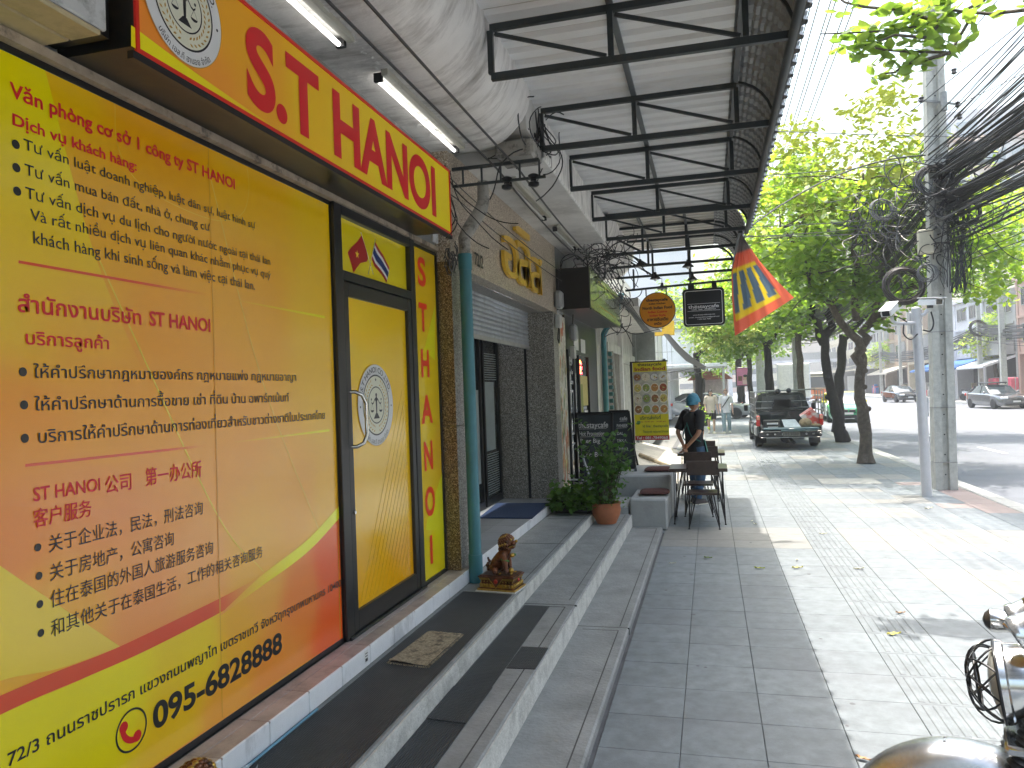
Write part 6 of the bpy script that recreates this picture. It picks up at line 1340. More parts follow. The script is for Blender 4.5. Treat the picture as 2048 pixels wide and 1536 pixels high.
# high roadside crowns to the right of the pole
tree('roadside tree behind the pole whose crown fills the right edge', [(4.6, 30.5, -.1), (4.7, 30.5, 2), (4.9, 30.4, 3.6)], .2, [(.12, (4.9, 30.4, 3.4), (6.5, 29.5, 5.4), (8.5, 28.5, 6.4)), (.1, (6.0, 29.8, 4.8), (7.4, 29, 5.2), (9.2, 28.2, 5.6))],
     [(8.0, 28.6, 6.6, 2.8, 2.4, 1.5, lfA), (10.2, 27.6, 6.6, 1.6, 2, 1.1, lfA), (6.8, 29, 5.3, 2.3, 2.2, 1.0, lfC), (9.5, 28, 8.0, 1.6, 1.6, .7, lfB), (8.8, 28.4, 5.0, 1.3, 1.4, .5, lfC)], 12000, .22, seed=77, bm=bark_d)
# overhanging branch close to the camera
nb = thing('overhanging_branch', (2.4, 7, 5.0), 'close branch of big lime leaves hanging in from the top right', 'branch')
b = MB(); tips = []
def tw(u, v, y=7.0): p = aty(u, v, y); return Vector(p)
for k, L in enumerate((((2060, -60), (1960, 5), (1880, 45), (1790, 60), (1720, 65), (1640, 68)), ((1960, 5), (1900, 105), (1830, 104), (1770, 100), (1750, 96)), ((1880, 45), (1800, 20), (1730, 14), (1690, 5), (1670, -10)), ((1880, 48), (1850, 75), (1790, 70), (1740, 90), (1700, 93), (1675, 98)), ((1900, 105), (1850, 120), (1810, 128), (1790, 145), (1760, 148)), ((2050, 20), (1980, 28), (1900, 20), (1860, 5)))):
    P = [tw(u, v, 7+.12*math.sin(i+k)) for i, (u, v) in enumerate(L)]; b.tube(P, [.016-.0022*i for i in range(len(P))], 6)
    for a, c in zip(P, P[1:]):
        for q in range(5): tips.append(a.lerp(c, q/5)+Vector((random.gauss(0, .03), random.gauss(0, .05), random.gauss(-.01, .03))))
b.build('twig', bark, nb, smooth=60)
tips = [p for p in tips if True]; T_ = np.array([list(t) for t in tips]); idx = RNG.integers(2, len(T_), 190)
leafmesh(T_[idx]+RNG.normal(0, .035, (190, 3)), .13, .15, leaf_mat('leaf_near', (.10, .17, .03), (.17, .24, .04), (.42, .55, .06)), parent=nb, name='leaf', kind='stuff', aspect=.62)
cl = np.concatenate([np.array([list(tw(u, v))]).repeat(n, 0)+RNG.normal(0, s, (n, 3)) for u, v, n, s in ((1740, 90, 22, .07), (1840, 55, 40, .12), (1770, 40, 26, .1), (1800, 140, 14, .07), (1890, 60, 18, .08), (1860, 25, 30, .12))])
leafmesh(cl, .13, .2, MATS['leaf_near'], parent=nb, name='leaf', kind='stuff', aspect=.62)
random.seed(99)
# ------------------------------------------------------------------ vehicles
rubber = mat('tyre', (.018, .018, .02), .8, var=.2); alloy = mat('alloy', (.42, .42, .43), .3, .8, var=0); glass_c = mat('car_glass', (.03, .04, .045), .04, var=0, spec=1.); lampw = mat('lamp_clear', (.75, .76, .78), .08, var=0, spec=1); lampr = mat('lamp_red', (.45, .015, .01), .15, var=0); plate_w = mat('plate_white', (.6, .6, .58), .5, var=0)
def wheel(c, r, w, parent, ax='x'):
    o = MB(); cx_, cy_, cz_ = c; s = w/2
    o.lathe(c, [(r*.62, -s), (r*.93, -s), (r, -s*.7), (r, s*.7), (r*.93, s), (r*.62, s)], 26, axis=ax); wo = o.build('wheel', rubber, parent, world=False, smooth=50)
    o = MB(); o.lathe(c, [(r*.63, -s*.9), (r*.6, -s*.55), (r*.12, -s*.5), (r*.12, s*.5), (r*.6, s*.55), (r*.63, s*.9)], 22, axis=ax)
    for k in range(5):
        a = 2*PI*k/5; 
        for q in (-1, 1): o.bar((cx_+q*s*.75, cy_+math.cos(a)*r*.1, cz_+math.sin(a)*r*.1), (cx_+q*s*.75, cy_+math.cos(a)*r*.6, cz_+math.sin(a)*r*.6), r*.14, .02, up=(1, 0, 0))
    o.build('rim', alloy, wo, world=False, smooth=40); return wo
def sedan(loc, rz, paint, label, low=None, L=4.6, Wd=1.8, Hh=1.45, cat='car', name='parked_car', group=None, rear=False, rack=False, name_plate=None):
    """car nose towards -y in its own frame"""
    t = thing(name, loc, label, cat, group, rz=rz); hw = Wd/2
    # stations along y: (y, zlow, zbelt, half width)
    ST = [(-L/2, .38, .55, .62), (-L/2+.06, .25, .66, .78), (-L/2+.35, .2, .76, .93), (-L*.22, .18, .88, 1), (-L*.08, .18, .93, 1), (L*.15, .18, .95, 1), (L*.33, .2, .98, .98), (L/2-.3, .25, 1.0, .93), (L/2-.05, .3, .93, .82), (L/2, .42, .8, .7)]
    rings = []
    for y, z0, z1, f in ST:
        w = hw*f; rings.append([(-w*.9, y, z0), (-w, y, z0+.12), (-w*1.0, y, (z0+z1)/2), (-w*.97, y, z1-.08), (-w*.86, y, z1), (0, y, z1+.03), (w*.86, y, z1), (w*.97, y, z1-.08), (w*1.0, y, (z0+z1)/2), (w, y, z0+.12), (w*.9, y, z0)])
    b = MB(); b.loft(rings); b.build('body', low or paint, t, world=False, smooth=35)
    G = [(-L*.19, .9, .9, .84), (-L*.05, Hh-.06, .9, .74), (L*.06, Hh, .93, .72), (L*.22, Hh-.04, .95, .71), (L*.40, .99, .97, .80)]
    rg = []
    for y, zt, zb, f in G: w = hw*f; wb = hw*.88; rg.append([(-wb, y, zb-.03), (-w, y, zt-.04), (-w*.8, y, zt), (w*.8, y, zt), (w, y, zt-.04), (wb, y, zb-.03)])
    b = MB(); b.loft(rg); b.build('window', glass_c, t, world=False, smooth=35)
    b = MB(); rf = [[(-hw*f*.985, y, z-.055), (-hw*f*.83, y, z+.006), (0, y, z+.016), (hw*f*.83, y, z+.006), (hw*f*.985, y, z-.055)] for y, z, f in ((-L*.045, Hh-.06, .745), (L*.06, Hh, .725), (L*.22, Hh-.04, .715), (L*.26, Hh-.12, .73))]; b.loft(rf, cap=False, closed=False)
    for s in (-1, 1):
        b.bar((s*hw*.86, -L*.19, .92), (s*hw*.75, -L*.045, Hh-.08), .05, .04); b.bar((s*hw*.82, L*.40, .98), (s*hw*.72, L*.25, Hh-.1), .09, .05); b.bar((s*hw*.87, L*.07, .94), (s*hw*.735, L*.06, Hh-.05), .05, .03)
    b.build('roof', paint, t, world=False, smooth=35)
    for s in (-1, 1):
        for y in (-L*.305, L*.30): wheel((s*(hw-.1), y, .31), .31, .2, t)
        m = MB(); m.ball((s*(hw+.06), -L*.13, .98), .1, 10, 6, sc=(1, .6, .7)); m.build('wing_mirror', paint, t, world=False, smooth=60)
        m = MB(); m.rbox(s*hw*.5, s*hw*.9, -L/2-.01, -L/2+.2, .6, .74, .03); m.build('headlight', lampw, t, world=False); m = MB(); m.rbox(s*hw*.5, s*hw*.88, L/2-.12, L/2+.012, .76, .93, .03); m.build('tail_light', lampr, t, world=False)
    q = MB(); q.rbox(-.3, -.02, -L/2-.015, -L/2+.05, .5, .64, .02); q.rbox(.02, .3, -L/2-.015, -L/2+.05, .5, .64, .02); q.rbox(-.6, .6, -L/2-.005, -L/2+.1, .24, .38, .02); q.build('grille', black, t, world=False)
    MB().box(-.2, .2, -L/2-.03, -L/2-.015, .40, .5).build('number_plate', plate_w, t, world=False); MB().box(-.2, .2, L/2+.002, L/2+.016, .62, .74).build('number_plate', plate_w, t, world=False)
    if rack: q = MB(); q.rbox(-.55, .55, -.3, 1.0, Hh+.08, Hh+.16, .03); q.bar((-.5, -.1, Hh), (-.5, -.1, Hh+.1), .04); q.bar((.5, -.1, Hh), (.5, -.1, Hh+.1), .04); q.bar((-.5, .8, Hh-.02), (-.5, .8, Hh+.1), .04); q.bar((.5, .8, Hh-.02), (.5, .8, Hh+.1), .04); q.build('roof_box', black, t, world=False)
    return t
cb = mat('car_black', (.015, .017, .02), .12, .2, var=0, coat=1); cg = mat('car_graphite', (.15, .155, .165), .16, .6, var=0, coat=1); cw_ = mat('car_white', (.62, .63, .64), .2, var=0, coat=1); ty_ = mat('taxi_yellow', (.72, .62, .02), .2, var=0, coat=1); tgm = mat('taxi_green', (.01, .24, .09), .2, var=0, coat=1); csl = mat('car_silver', (.38, .4, .42), .2, .5, var=0, coat=1)
sedan((17.0, 52.3, -.15), math.radians(8), cg, 'dark graphite sedan with roof carrier driving towards the camera at the right edge', rack=True, name='sedan_car')
sedan((15.9, 71.5, -.15), math.radians(7), cb, 'glossy black sedan farther back beside the silver pole', name='sedan_car')
tx = sedan((6.45, 40.9, -.15), math.radians(-3), ty_, 'yellow and green taxi seen from behind between the two kerb trees', low=tgm, L=4.55, Wd=1.78, Hh=1.48, name='taxi_car')
MB().rbox(-.84, .84, 1.9, 2.292, .55, .80, .03).build('boot_panel', tgm, tx, world=False)
b = MB(); b.add([(-.8, 2.02, .93), (.8, 2.02, .93), (.7, 1.55, 1.05), (-.7, 1.55, 1.05)], [(0, 1, 2, 3)]); b.rbox(-.84, .84, 1.2, 2.285, .81, 1.01, .04); b.bar((-.79, 1.75, .98), (-.66, 1.1, 1.38), .2, .07); b.bar((.79, 1.75, .98), (.66, 1.1, 1.38), .2, .07); b.build('boot_lid', ty_, tx, world=False)
for l, (x, y), p in (('silver hatch nosed in beyond the pedestrians', (.2, 44), csl), ('white saloon parked on the forecourt by the red awning', (-.6, 49), cw_)): sedan((x, y, 0), math.radians(75), p, l, name='parked_car', group='cars parked on the forecourt')
for l, x, y, p in (('white car far down the road behind the cage of the pickup', 6.0, 58, cw_), ('silver car in the distant traffic', 8.0, 75, csl), ('dark car far down the near lane', 5.6, 84, cb), ('white van-like car far along the road', 9.8, 96, cw_)): sedan((x, y, -.15), 0, p, l, name='distant_car', group='distant traffic')
# ---- pickup truck on the pavement, tail towards the camera
pk = thing('pickup_truck', (2.1, 22.2, 0), 'old dark green pickup with cage rails and open tailgate parked on the pavement', 'truck')
pg = dirty(mat('pickup_green', (.018, .03, .032), .2, .2, var=.1, coat=.8), (.05, .05, .045), 5, .5, .8, .4); pgt = dirty(mat('tailgate_green', (.06, .12, .14), .35, .2, var=.15), (.03, .04, .04), 6, .5, .7, .5); ivory = mat('pickup_silver', (.45, .45, .43), .3, .4, var=.1)
B = lambda **k: MB()
b = MB(); b.rbox(-.84, -.77, 0, 2.3, .42, .98, .03); b.rbox(.77, .84, 0, 2.3, .42, .98, .03); b.rbox(-.8, .8, 2.2, 2.26, .42, 1.0, .02); b.rbox(-.8, .8, .0, 2.3, .40, .48, .01); b.rbox(-.95, -.83, .75, 1.65, .36, .72, .06); b.rbox(.83, .95, .75, 1.65, .36, .72, .06); b.build('bed', pg, pk, world=False)
b = MB(); b.rbox(-.92, -.84, .1, 2.3, .38, .66, .03); b.build('side_trim', ivory, pk, world=False)
rg = [[(-.82, 2.32, .5), (-.85, 2.32, .98), (-.66, 2.36, 1.5), (-.55, 2.38, 1.56), (.55, 2.38, 1.56), (.66, 2.36, 1.5), (.85, 2.32, .98), (.82, 2.32, .5)], [(-.82, 3.5, .5), (-.86, 3.5, .98), (-.67, 3.2, 1.52), (-.56, 3.2, 1.58), (.56, 3.2, 1.58), (.67, 3.2, 1.52), (.86, 3.5, .98), (.82, 3.5, .5)], [(-.82, 4.2, .5), (-.84, 4.2, .97), (-.8, 4.0, 1.0), (-.7, 4.0, 1.0), (.7, 4.0, 1.0), (.8, 4.0, 1.0), (.84, 4.2, .97), (.82, 4.2, .5)]]
b = MB(); b.loft(rg); cabo = b.build('cab', pg, pk, world=False, smooth=35)
b = MB(); b.rbox(-.84, .84, 4.1, 5.0, .45, .96, .06); b.build('bonnet', pg, pk, world=False)
b = MB(); b.prism([(-.62, 2.325, 1.02), (.62, 2.325, 1.02), (.53, 2.36, 1.48), (-.53, 2.36, 1.48)], (0, -.012, 0)); b.build('rear_window', glass_c, pk, world=False)
b = MB(); b.rbox(-.72, .72, -.42, 0.0, .575, .62, .012); tg_ = b.build('tailgate', pgt, pk, world=False); MB().rbox(-.06, .06, -.43, -.41, .585, .61, .004).build('latch', chrome, tg_, world=False)
MB().box(-.76, .76, .02, 2.2, .482, .49).build('bed_floor', pgt, pk, world=False)
for s in (-1, 1):
    l = MB(); l.rbox(s*.78, s*.88, -.03, .04, .66, .96, .02); lo = l.build('tail_light', lampr, pk, world=False); MB().rbox(s*.79, s*.87, -.035, -.028, .84, .93, .003).build('lens', mat('lens_orange', (.6, .3, .2), .2, var=0), lo, world=False)
    m = MB(); m.rbox(s*.95, s*1.08, 3.0, 3.08, 1.0, 1.2, .02); m.build('wing_mirror', black, pk, world=False)
    for y in (1.2, 4.35): wheel((s*.76, y, .33), .33, .22, pk)
    m = MB(); m.rbox(s*.58, s*.88, .72, .75, .12, .42, .01); m.build('mud_flap', rubber, pk, world=False)
bp_ = MB(); bp_.rbox(-.82, .82, -.14, -.04, .36, .5, .02); bump = bp_.build('bumper', black, pk, world=False)
q = MB(); q.rbox(-.78, .78, -.16, -.145, .335, .355, .004); q.rbox(-.78, -.25, -.16, -.145, .50, .52, .004); q.rbox(.4, .8, -.16, -.145, .50, .52, .004)
for x in (-.6, -.4, -.2, .42, .6, .78): q.rbox(x-.025, x+.025, -.165, -.145, .41, .46, .006)
q.build('bright_trim', chrome, bump, world=False); MB().box(-.2, .25, -.165, -.15, .38, .5).build('number_plate', mat('old_plate', (.16, .16, .14), .6, var=.3, scale=30), bump, world=False)
pl0 = text('lettering', '7M 2550', mat('plate_ink', (.04, .04, .04), .6), bump, (-.17, -.168, .41), UX, UZ, .06, width=.38)
pl0.location = (0, 0, 0); me = pl0.data
for v in me.vertices: v.co = v.co+Vector((2.1, 22.2, 0))
MB().tube([(.1, .1, .18), (.1, 1.9, .25)], .05, 10).ball((0, 1.2, .26), .17, 12, 8).bar((-.7, 1.2, .28), (.7, 1.2, .28), .07).build('axle', rubber, pk, world=False)
cge = MB()
for (x0, x1) in ((-.9, -.9), (.92, .98)):
    for z in (1.05, 1.25, 1.44, 1.62): cge.tube([(x0, .1, z), (x1, 2.25, z)], .015, 6)
    for y in (.1, .8, 1.5, 2.25): cge.tube([(x0+(x1-x0)*y/2.3, y, .9), (x0+(x1-x0)*y/2.3, y, 1.62)], .017, 6)
cge.tube([(-.9, 2.25, 1.6), (-.5, 2.25, 1.62), (.5, 2.25, 1.63), (.98, 2.25, 1.64)], .022, 8); cge.tube([(-.8, 2.2, 1.1), (.8, 2.2, 1.1)], .018, 6); cge.tube([(-.8, 2.2, 1.3), (.8, 2.2, 1.3)], .014, 6)
cge.build('cage_rail', mat('cage_steel', (.26, .26, .25), .3, .6, var=.1), pk, world=False)
b = MB()
for k in range(30): b.box(random.uniform(-.5, .5), random.uniform(-.5, .55), 2.1, 2.18, random.uniform(1.0, 1.3), random.uniform(1.05, 1.5)) if k % 5 == 0 else None
b.tube([(-.45, 2.1, 1.62), (-.42, 1.9, 1.3), (-.38, 1.7, .98)], .008, 5); b.ball((-.1, 2.2, 1.6), .09, 8, 6); b.ball((.22, 2.2, 1.62), .08, 8, 6); b.build('strap', black, pk, world=False)
def load(nm, label, cat, fn, m): mb = MB(); fn(mb); o = mb.build(nm, m); o.location = (2.1, 22.2, 0); return tag(o, label, cat)
load('loose_board', 'pale grey board lying on the pickup tailgate', 'board', lambda q: q.prism([(-.16, -.28, .625), (.27, -.28, .625), (.2, .5, .80), (-.16, .5, .80)], (0, 0, .012)), mat('grey_board', (.33, .38, .40), .6, var=.25, scale=8))
load('red_carton', 'red and white carton leaning in the pickup bed', 'box', lambda q: q.prism([(.3, .1, .9), (.62, .1, 1.12), (.92, .1, .76), (.6, .1, .56)], (0, .3, .04)), mat('carton_red', (.5, .05, .03), .6, col2=(.6, .58, .55), mix=.52, scale=4))
load('sack', 'crumpled tan sack beside the carton in the pickup bed', 'sack', lambda q: (q.ball((.42, .02, .72), .16, 12, 8, sc=(1.1, .8, .9)), q.ball((.68, 0, .66), .1, 10, 6, sc=(1.6, .8, .5))), mat('sack_tan', (.24, .18, .10), .9, var=.35, scale=12, bump=1, bscale=20))
load('black_crate', 'black crate with pale handles in the pickup bed', 'crate', lambda q: (q.rbox(-.68, -.22, .02, .45, .495, .82, .02, mat('crate_black', (.015, .015, .016), .6)), q.rbox(-.6, -.3, -.0, .02, .70, .75, .01, plate_w), q.rbox(-.58, -.3, -.0, .02, .60, .64, .01, plate_w)), None)
# ---- motorcycle at the lower right corner
mc_ = thing('motorcycle', (1.335, 2.42, 0), 'retro motorcycle with chrome headlight, wire grille and chrome mudguard', 'motorcycle', rz=math.radians(-17)); mc_.scale = (1.08,)*3
chr2 = dirty(mat('worn_chrome', (.66, .67, .68), .16, .9, var=.06, scale=8), (.22, .20, .17), 9, .5, .75, .7, detail=10); brass = mat('gauge_brass', (.45, .32, .14), .2, 1, var=.1); rubb = mat('gaiter', (.02, .02, .02), .5, var=.1)
wr, ax_, wx = .30, .31, -.58     # wheel radius, axle height, axle x (bike points towards -x)
b = MB(); b.tube([(wx+math.cos(a)*wr*.84, 0, ax_+math.sin(a)*wr*.84) for a in np.linspace(0, 2*PI, 40)[:-1]], .055, 10, closed=True); w1 = b.build('wheel', rubber, mc_, world=False, smooth=60)
b = MB(); b.tube([(wx+math.cos(a)*wr*.68, 0, ax_+math.sin(a)*wr*.68) for a in np.linspace(0, 2*PI, 40)[:-1]], .018, 8, closed=True); b.cyl((wx, -.05, ax_), (wx, .05, ax_), .05, 14)
for k in range(28): a = 2*PI*k/28; b.tube([(wx+math.cos(a)*.05, .03*(-1)**k, ax_+math.sin(a)*.05), (wx+math.cos(a+.25)*wr*.67, 0, ax_+math.sin(a+.25)*wr*.67)], .002, 4)
b.build('rim', chr2, w1, world=False, smooth=60)
fd = MB(); prf = [(-.075, -.035), (-.07, -.008), (-.05, .014), (-.02, .024), (.02, .024), (.05, .014), (.07, -.008), (.075, -.035)]; rings = []
A0, A1 = math.radians(28), math.radians(172)
for a in np.linspace(A0, A1, 34): rr = .335; rings.append([(wx+math.cos(a)*(rr+h), s, ax_+math.sin(a)*(rr+h)) for s, h in prf])
vs = [p for r in rings for p in r]; fd.add(vs, [(i*8+k, i*8+k+1, (i+1)*8+k+1, (i+1)*8+k) for i in range(len(rings)-1) for k in range(7)])
for r in (rings[0], rings[-1]): fd.tube([Vector(p) for p in r], .006, 6)
for s in (0, 7): fd.tube([Vector(r[s]) for r in rings], .004, 5)
fdo = fd.build('mudguard', dirty(mat('guard_steel', (.76, .77, .79), .27, .95, var=.12, scale=90, bump=.15, bscale=300), (.42, .42, .41), 14, .54, .72, .6), mc_, world=False, smooth=50, recalc=False)
b = MB()
for a, s in ((2.72, .02), (2.72, -.02), (1.75, .015), (1.75, -.015)): b.ball((wx+math.cos(a)*.361, s, ax_+math.sin(a)*.355), .006, 8, 6)
b.build('rivet', black, fdo, world=False, smooth=60)
top = Vector((-.36, 0, .98)); bot = Vector((wx, 0, ax_))
for s in (-1, 1):
    o = Vector((0, s*.095, 0)); P = lambda t: bot.lerp(top, t)+o
    b = MB(); b.tube([P(0), P(.42)], .026, 12); b.tube([P(.72), P(1.02)], .02, 12); b.build('fork_tube', chr2, mc_, world=False, smooth=50)
    b = MB(); pts, rs_ = [], []
    for k in range(29): pts.append(P(.40+.34*k/28)); rs_.append(.037 if k % 2 else .029)
    b.tube(pts, rs_, 14); b.build('gaiter', rubb, mc_, world=False, smooth=25)
hl = Vector((-.455, 0, .86))
fwd = Vector((-1, 0, -.12)).normalized()
def lathe_dir(mb, c, d, prof, n=32, m=None):
    d = Vector(d).normalized(); u = d.cross(Vector((0, 1, 0))).normalized(); w = d.cross(u); rings = [[Vector(c)+d*h+(u*math.cos(2*PI*k/n)+w*math.sin(2*PI*k/n))*r for k in range(n)] for r, h in prof]; mb.loft(rings, m)
b = MB(); lathe_dir(b, hl, fwd, [(.01, -.125), (.05, -.118), (.078, -.096), (.096, -.06), (.104, -.015), (.106, .025), (.112, .03), (.114, .045), (.108, .052)], 36); ho = b.build('headlight', chr2, mc_, world=False, smooth=40)
b = MB(); lathe_dir(b, hl, fwd, [(.106, .046), (.096, .058), (.05, .072), (.005, .078)], 32); b.build('lens', mat('headlamp_lens', (.55, .55, .5), .05, var=0, spec=1), ho, world=False, smooth=60)
b = MB(); u_ = fwd.cross(Vector((0, 1, 0))).normalized(); w_ = fwd.cross(u_)
C0 = hl+fwd*.05
for r, h in ((.112, .0), (.075, .052), (.036, .074)): b.tube([C0+fwd*h+(u_*math.cos(a)+w_*math.sin(a))*r for a in np.linspace(0, 2*PI, 30)[:-1]], .0035, 6, closed=True)
for k in range(9):
    a0 = 2*PI*k/9
    for sgn in (-1, 1): b.tube([C0+fwd*(.078*math.sin(t*PI/2))+(u_*math.cos(a0+sgn*t*1.0)+w_*math.sin(a0+sgn*t*1.0))*.112*math.cos(t*PI/2*.85) for t in np.linspace(0, 1, 8)], .0028, 5)
b.build('headlamp_grille', black, ho, world=False, smooth=60)
b = MB(); b.tube([hl+Vector((.03, -.1, .0)), hl+Vector((.12, -.1, -.02))], .014, 8); b.tube([hl+Vector((.03, .1, .0)), hl+Vector((.12, .1, -.02))], .014, 8); b.rbox(-.44, -.28, -.13, .13, .955, .985, .008); b.rbox(-.5, -.34, -.13, .13, .70, .73, .008); b.build('yoke', chr2, mc_, world=False, smooth=40)
for y, zz in ((-.075, 1.05), (.075, 1.045)):
    b = MB(); lathe_dir(b, (-.40, y, zz), (-.55, 0, -.35), [(.04, -.07), (.046, -.065), (.046, .05), (.05, .055), (.05, .07), (.044, .075)], 26); go = b.build('gauge', chr2, mc_, world=False, smooth=40); b = MB(); lathe_dir(b, (-.40, y, zz), (-.55, 0, -.35), [(.0468, -.05), (.0468, .02)], 26); b.build('gauge_band', brass, go, world=False, smooth=40)
b = MB(); b.tube([(-.34, -.1, 1.0), (-.36, -.2, 1.08), (-.28, -.3, 1.12), (-.12, -.4, 1.06)], .012, 8); b.tube([(-.34, .1, 1.0), (-.36, .2, 1.08), (-.28, .3, 1.12), (-.12, .4, 1.06)], .012, 8); b.tube([(-.34, -.1, 1.0), (-.34, .1, 1.0)], .012, 8); b.build('handlebar', chr2, mc_, world=False, smooth=60)
for s in (-1, 1):
    b = MB(); b.tube([(-.22, s*.33, 1.1), (-.08, s*.42, 1.05)], .018, 10); b.build('grip', rubb, mc_, world=False, smooth=60)
    b = MB(); sx_, sz_ = ((-.5, .97) if s > 0 else (-.2, .74)); b.tube([(sx_+.08, s*.1, sz_-.03), (sx_+.02, s*.17, sz_)], .012, 8); lathe_dir(b, (sx_, s*.2, sz_), (-1, 0, 0), [(.012, -.07), (.03, -.045), (.036, -.0), (.036, .02)], 18); io = b.build('turn_signal', chr2, mc_, world=False, smooth=50); b = MB(); lathe_dir(b, (sx_, s*.2, sz_), (-1, 0, 0), [(.034, .02), (.02, .034), (.003, .04)], 16); b.build('lens', mat('smoked_lens', (.05, .045, .04), .15, var=0), io, world=False, smooth=60)
    b = MB(); b.tube([(-.28, s*.3, 1.12), (-.24, s*.34, 1.22), (-.24, s*.36, 1.3)], .006, 6); b.ball((-.24, s*.37, 1.34), .055, 14, 8, sc=(.35, 1, .7)); b.build('mirror', chr2, mc_, world=False, smooth=60)
b = MB(); b.tube([(-.36, 0, .95), (-.3, 0, .8), (-.1, 0, .45), (.3, 0, .35)], .03, 10); b.tube([(-.3, 0, .85), (.3, 0, .72), (.75, 0, .7)], .025, 10); b.tube([(.3, 0, .35), (.45, 0, .7)], .025, 10); b.build('frame', black, mc_, world=False, smooth=60)
b = MB(); b.ball((.02, 0, .86), .24, 20, 12, sc=(1.15, .6, .52)); b.build('fuel_tank', mat('tank_black', (.015, .015, .018), .12, .1, var=0, coat=1), mc_, world=False, smooth=60)
b = MB(); b.rbox(.25, .95, -.13, .13, .76, .86, .04); b.build('seat', rubb, mc_, world=False, smooth=60)
b = MB(); b.rbox(-.05, .3, -.16, .16, .3, .62, .05); b.cyl((-.02, 0, .5), (-.08, 0, .72), .09, 16); [b.lathe((-.04, 0, .52+.02*k), [(.11, 0), (.11, .006)], 16) for k in range(8)]; b.build('engine', mat('engine_alloy', (.3, .3, .3), .4, .8, var=.2), mc_, world=False, smooth=40)
b = MB(); b.tube([(.78+math.cos(a)*wr*.84, 0, ax_+math.sin(a)*wr*.84) for a in np.linspace(0, 2*PI, 40)[:-1]], .06, 10, closed=True); b.build('wheel', rubber, mc_, world=False, smooth=60)
b = MB(); b.tube([(-.1, -.12, .45), (-.18, -.16, .3), (.1, -.2, .22), (.9, -.2, .3)], .03, 12); b.build('exhaust', chr2, mc_, world=False, smooth=60)
cable('control_cable', [(0, 0, 0), (0, 0, 0.001)], .001, rubb, parent=mc_) if 0 else None
b = MB(); b.tube(smooth([(-.26, -.3, 1.1), (-.36, -.22, 1.02), (-.36, -.12, .9), (-.38, -.06, .74)]), .006, 6); b.tube(smooth([(-.26, .3, 1.1), (-.4, .2, 1.0), (-.4, .12, .88), (-.42, .1, .72), (-.48, .1, .5)]), .006, 6); b.build('control_cable', rubb, mc_, world=False, smooth=60)
# ---- bus, box truck, cone, far motorcycles
bu = thing('city_bus', (9.9, 78, -.15), 'orange and cream city bus approaching behind the taxi', 'bus')
bo = mat('bus_orange', (.62, .16, .04), .4, var=.08); bc_ = mat('bus_cream', (.6, .52, .36), .4, var=.08)
MB().rbox(-1.25, 1.25, 0, 10, .35, 1.3, .08).build('lower_body', bo, bu, world=False); MB().rbox(-1.24, 1.24, .02, 10, 1.3, 2.95, .12).build('upper_body', bc_, bu, world=False); MB().rbox(-1.1, 1.1, -.02, .05, 1.45, 2.5, .06).build('windscreen', glass_c, bu, world=False); MB().rbox(-1.2, 1.2, -.03, .03, .7, .82, .01).build('stripe', bc_, bu, world=False); MB().rbox(-.9, .9, -.03, .03, 2.6, 2.82, .02).build('route_board', mat('board_dark', (.1, .09, .05), .4), bu, world=False)
for k in range(6): MB().rbox(-1.262, -1.22, .6+k*1.5, 1.8+k*1.5, 1.6, 2.4, .01).build('window', glass_c, bu, world=False)
for s in (-1, 1):
    MB().rbox(s*.8, s*1.1, -.04, .02, .75, .95, .02).build('headlight', lampw, bu, world=False)
    for y in (1.8, 7.8): wheel((s*1.1, y, .48), .48, .28, bu)
bt = thing('box_truck', (5.7, 56, -.15), 'white box truck with panelled rear doors far down the road', 'truck')
MB().rbox(-1.1, 1.1, 0, 5, .9, 3.4, .04).build('box', cw_, bt, world=False); q = MB()
for x0, x1 in ((-1.02, -.04), (.04, 1.02)): q.rbox(x0, x1, -.03, .01, 1.0, 3.3, .02)
q.build('rear_door', mat('truck_cream', (.6, .58, .5), .5), bt, world=False); MB().rbox(-1.0, 1.0, 5, 6.6, .5, 2.4, .1).build('cab', cw_, bt, world=False)
for s in (-1, 1):
    for y in (1, 5.6): wheel((s*.9, y, .42), .42, .25, bt)
co_ = thing('traffic_cone', (1.95, 50.5, 0), 'orange traffic cone at the foot of the poster tree', 'cone')
MB().lathe((1.95, 50.5, 0), [(.2, 0), (.2, .04), (.13, .05), (.03, .7), (.02, .72)], 14).build('body', mat('cone_orange', (.8, .12, .05), .5, var=0), co_); MB().lathe((1.95, 50.5, 0), [(.1, .3), (.08, .42)], 14).build('band', plate_w, co_)
def scooter(loc, rz, m, label):
    t = thing('parked_scooter', loc, label, 'scooter', 'scooters parked across the street', rz=rz)
    for x in (-.6, .6): wheel((0, x, .28), .28, .1, t)
    b = MB(); b.ball((0, .35, .62), .3, 10, 8, sc=(.5, 1.3, .6)); b.ball((0, -.45, .75), .22, 10, 8, sc=(.6, .5, 1.4)); b.rbox(-.12, .12, -.4, .1, .3, .38, .03); b.build('body', m, t, world=False, smooth=60)
    b = MB(); b.rbox(-.14, .14, .0, .75, .78, .86, .04); b.bar((-.3, -.42, 1.05), (.3, -.42, 1.05), .04); b.ball((-.3, -.4, 1.2), .06, 8, 6); b.ball((.3, -.4, 1.2), .06, 8, 6); b.build('seat', rubb, t, world=False, smooth=50); return t
sc0 = scooter((19.6, 62, 0), math.radians(70), cw_, 'white scooter with basket beside the shop awning across the street')
for x, y, r, l in ((19.3, 63.4, 80, 'dark-fronted scooter second in the row across the street'), (19.6, 65.2, 65, 'third scooter partly behind the power pole'), (18.9, 70.5, 60, 'small scooter showing between the two poles')): o = copy_tree(sc0, label=l); o.location = (x, y, 0); o.rotation_euler.z = math.radians(r)
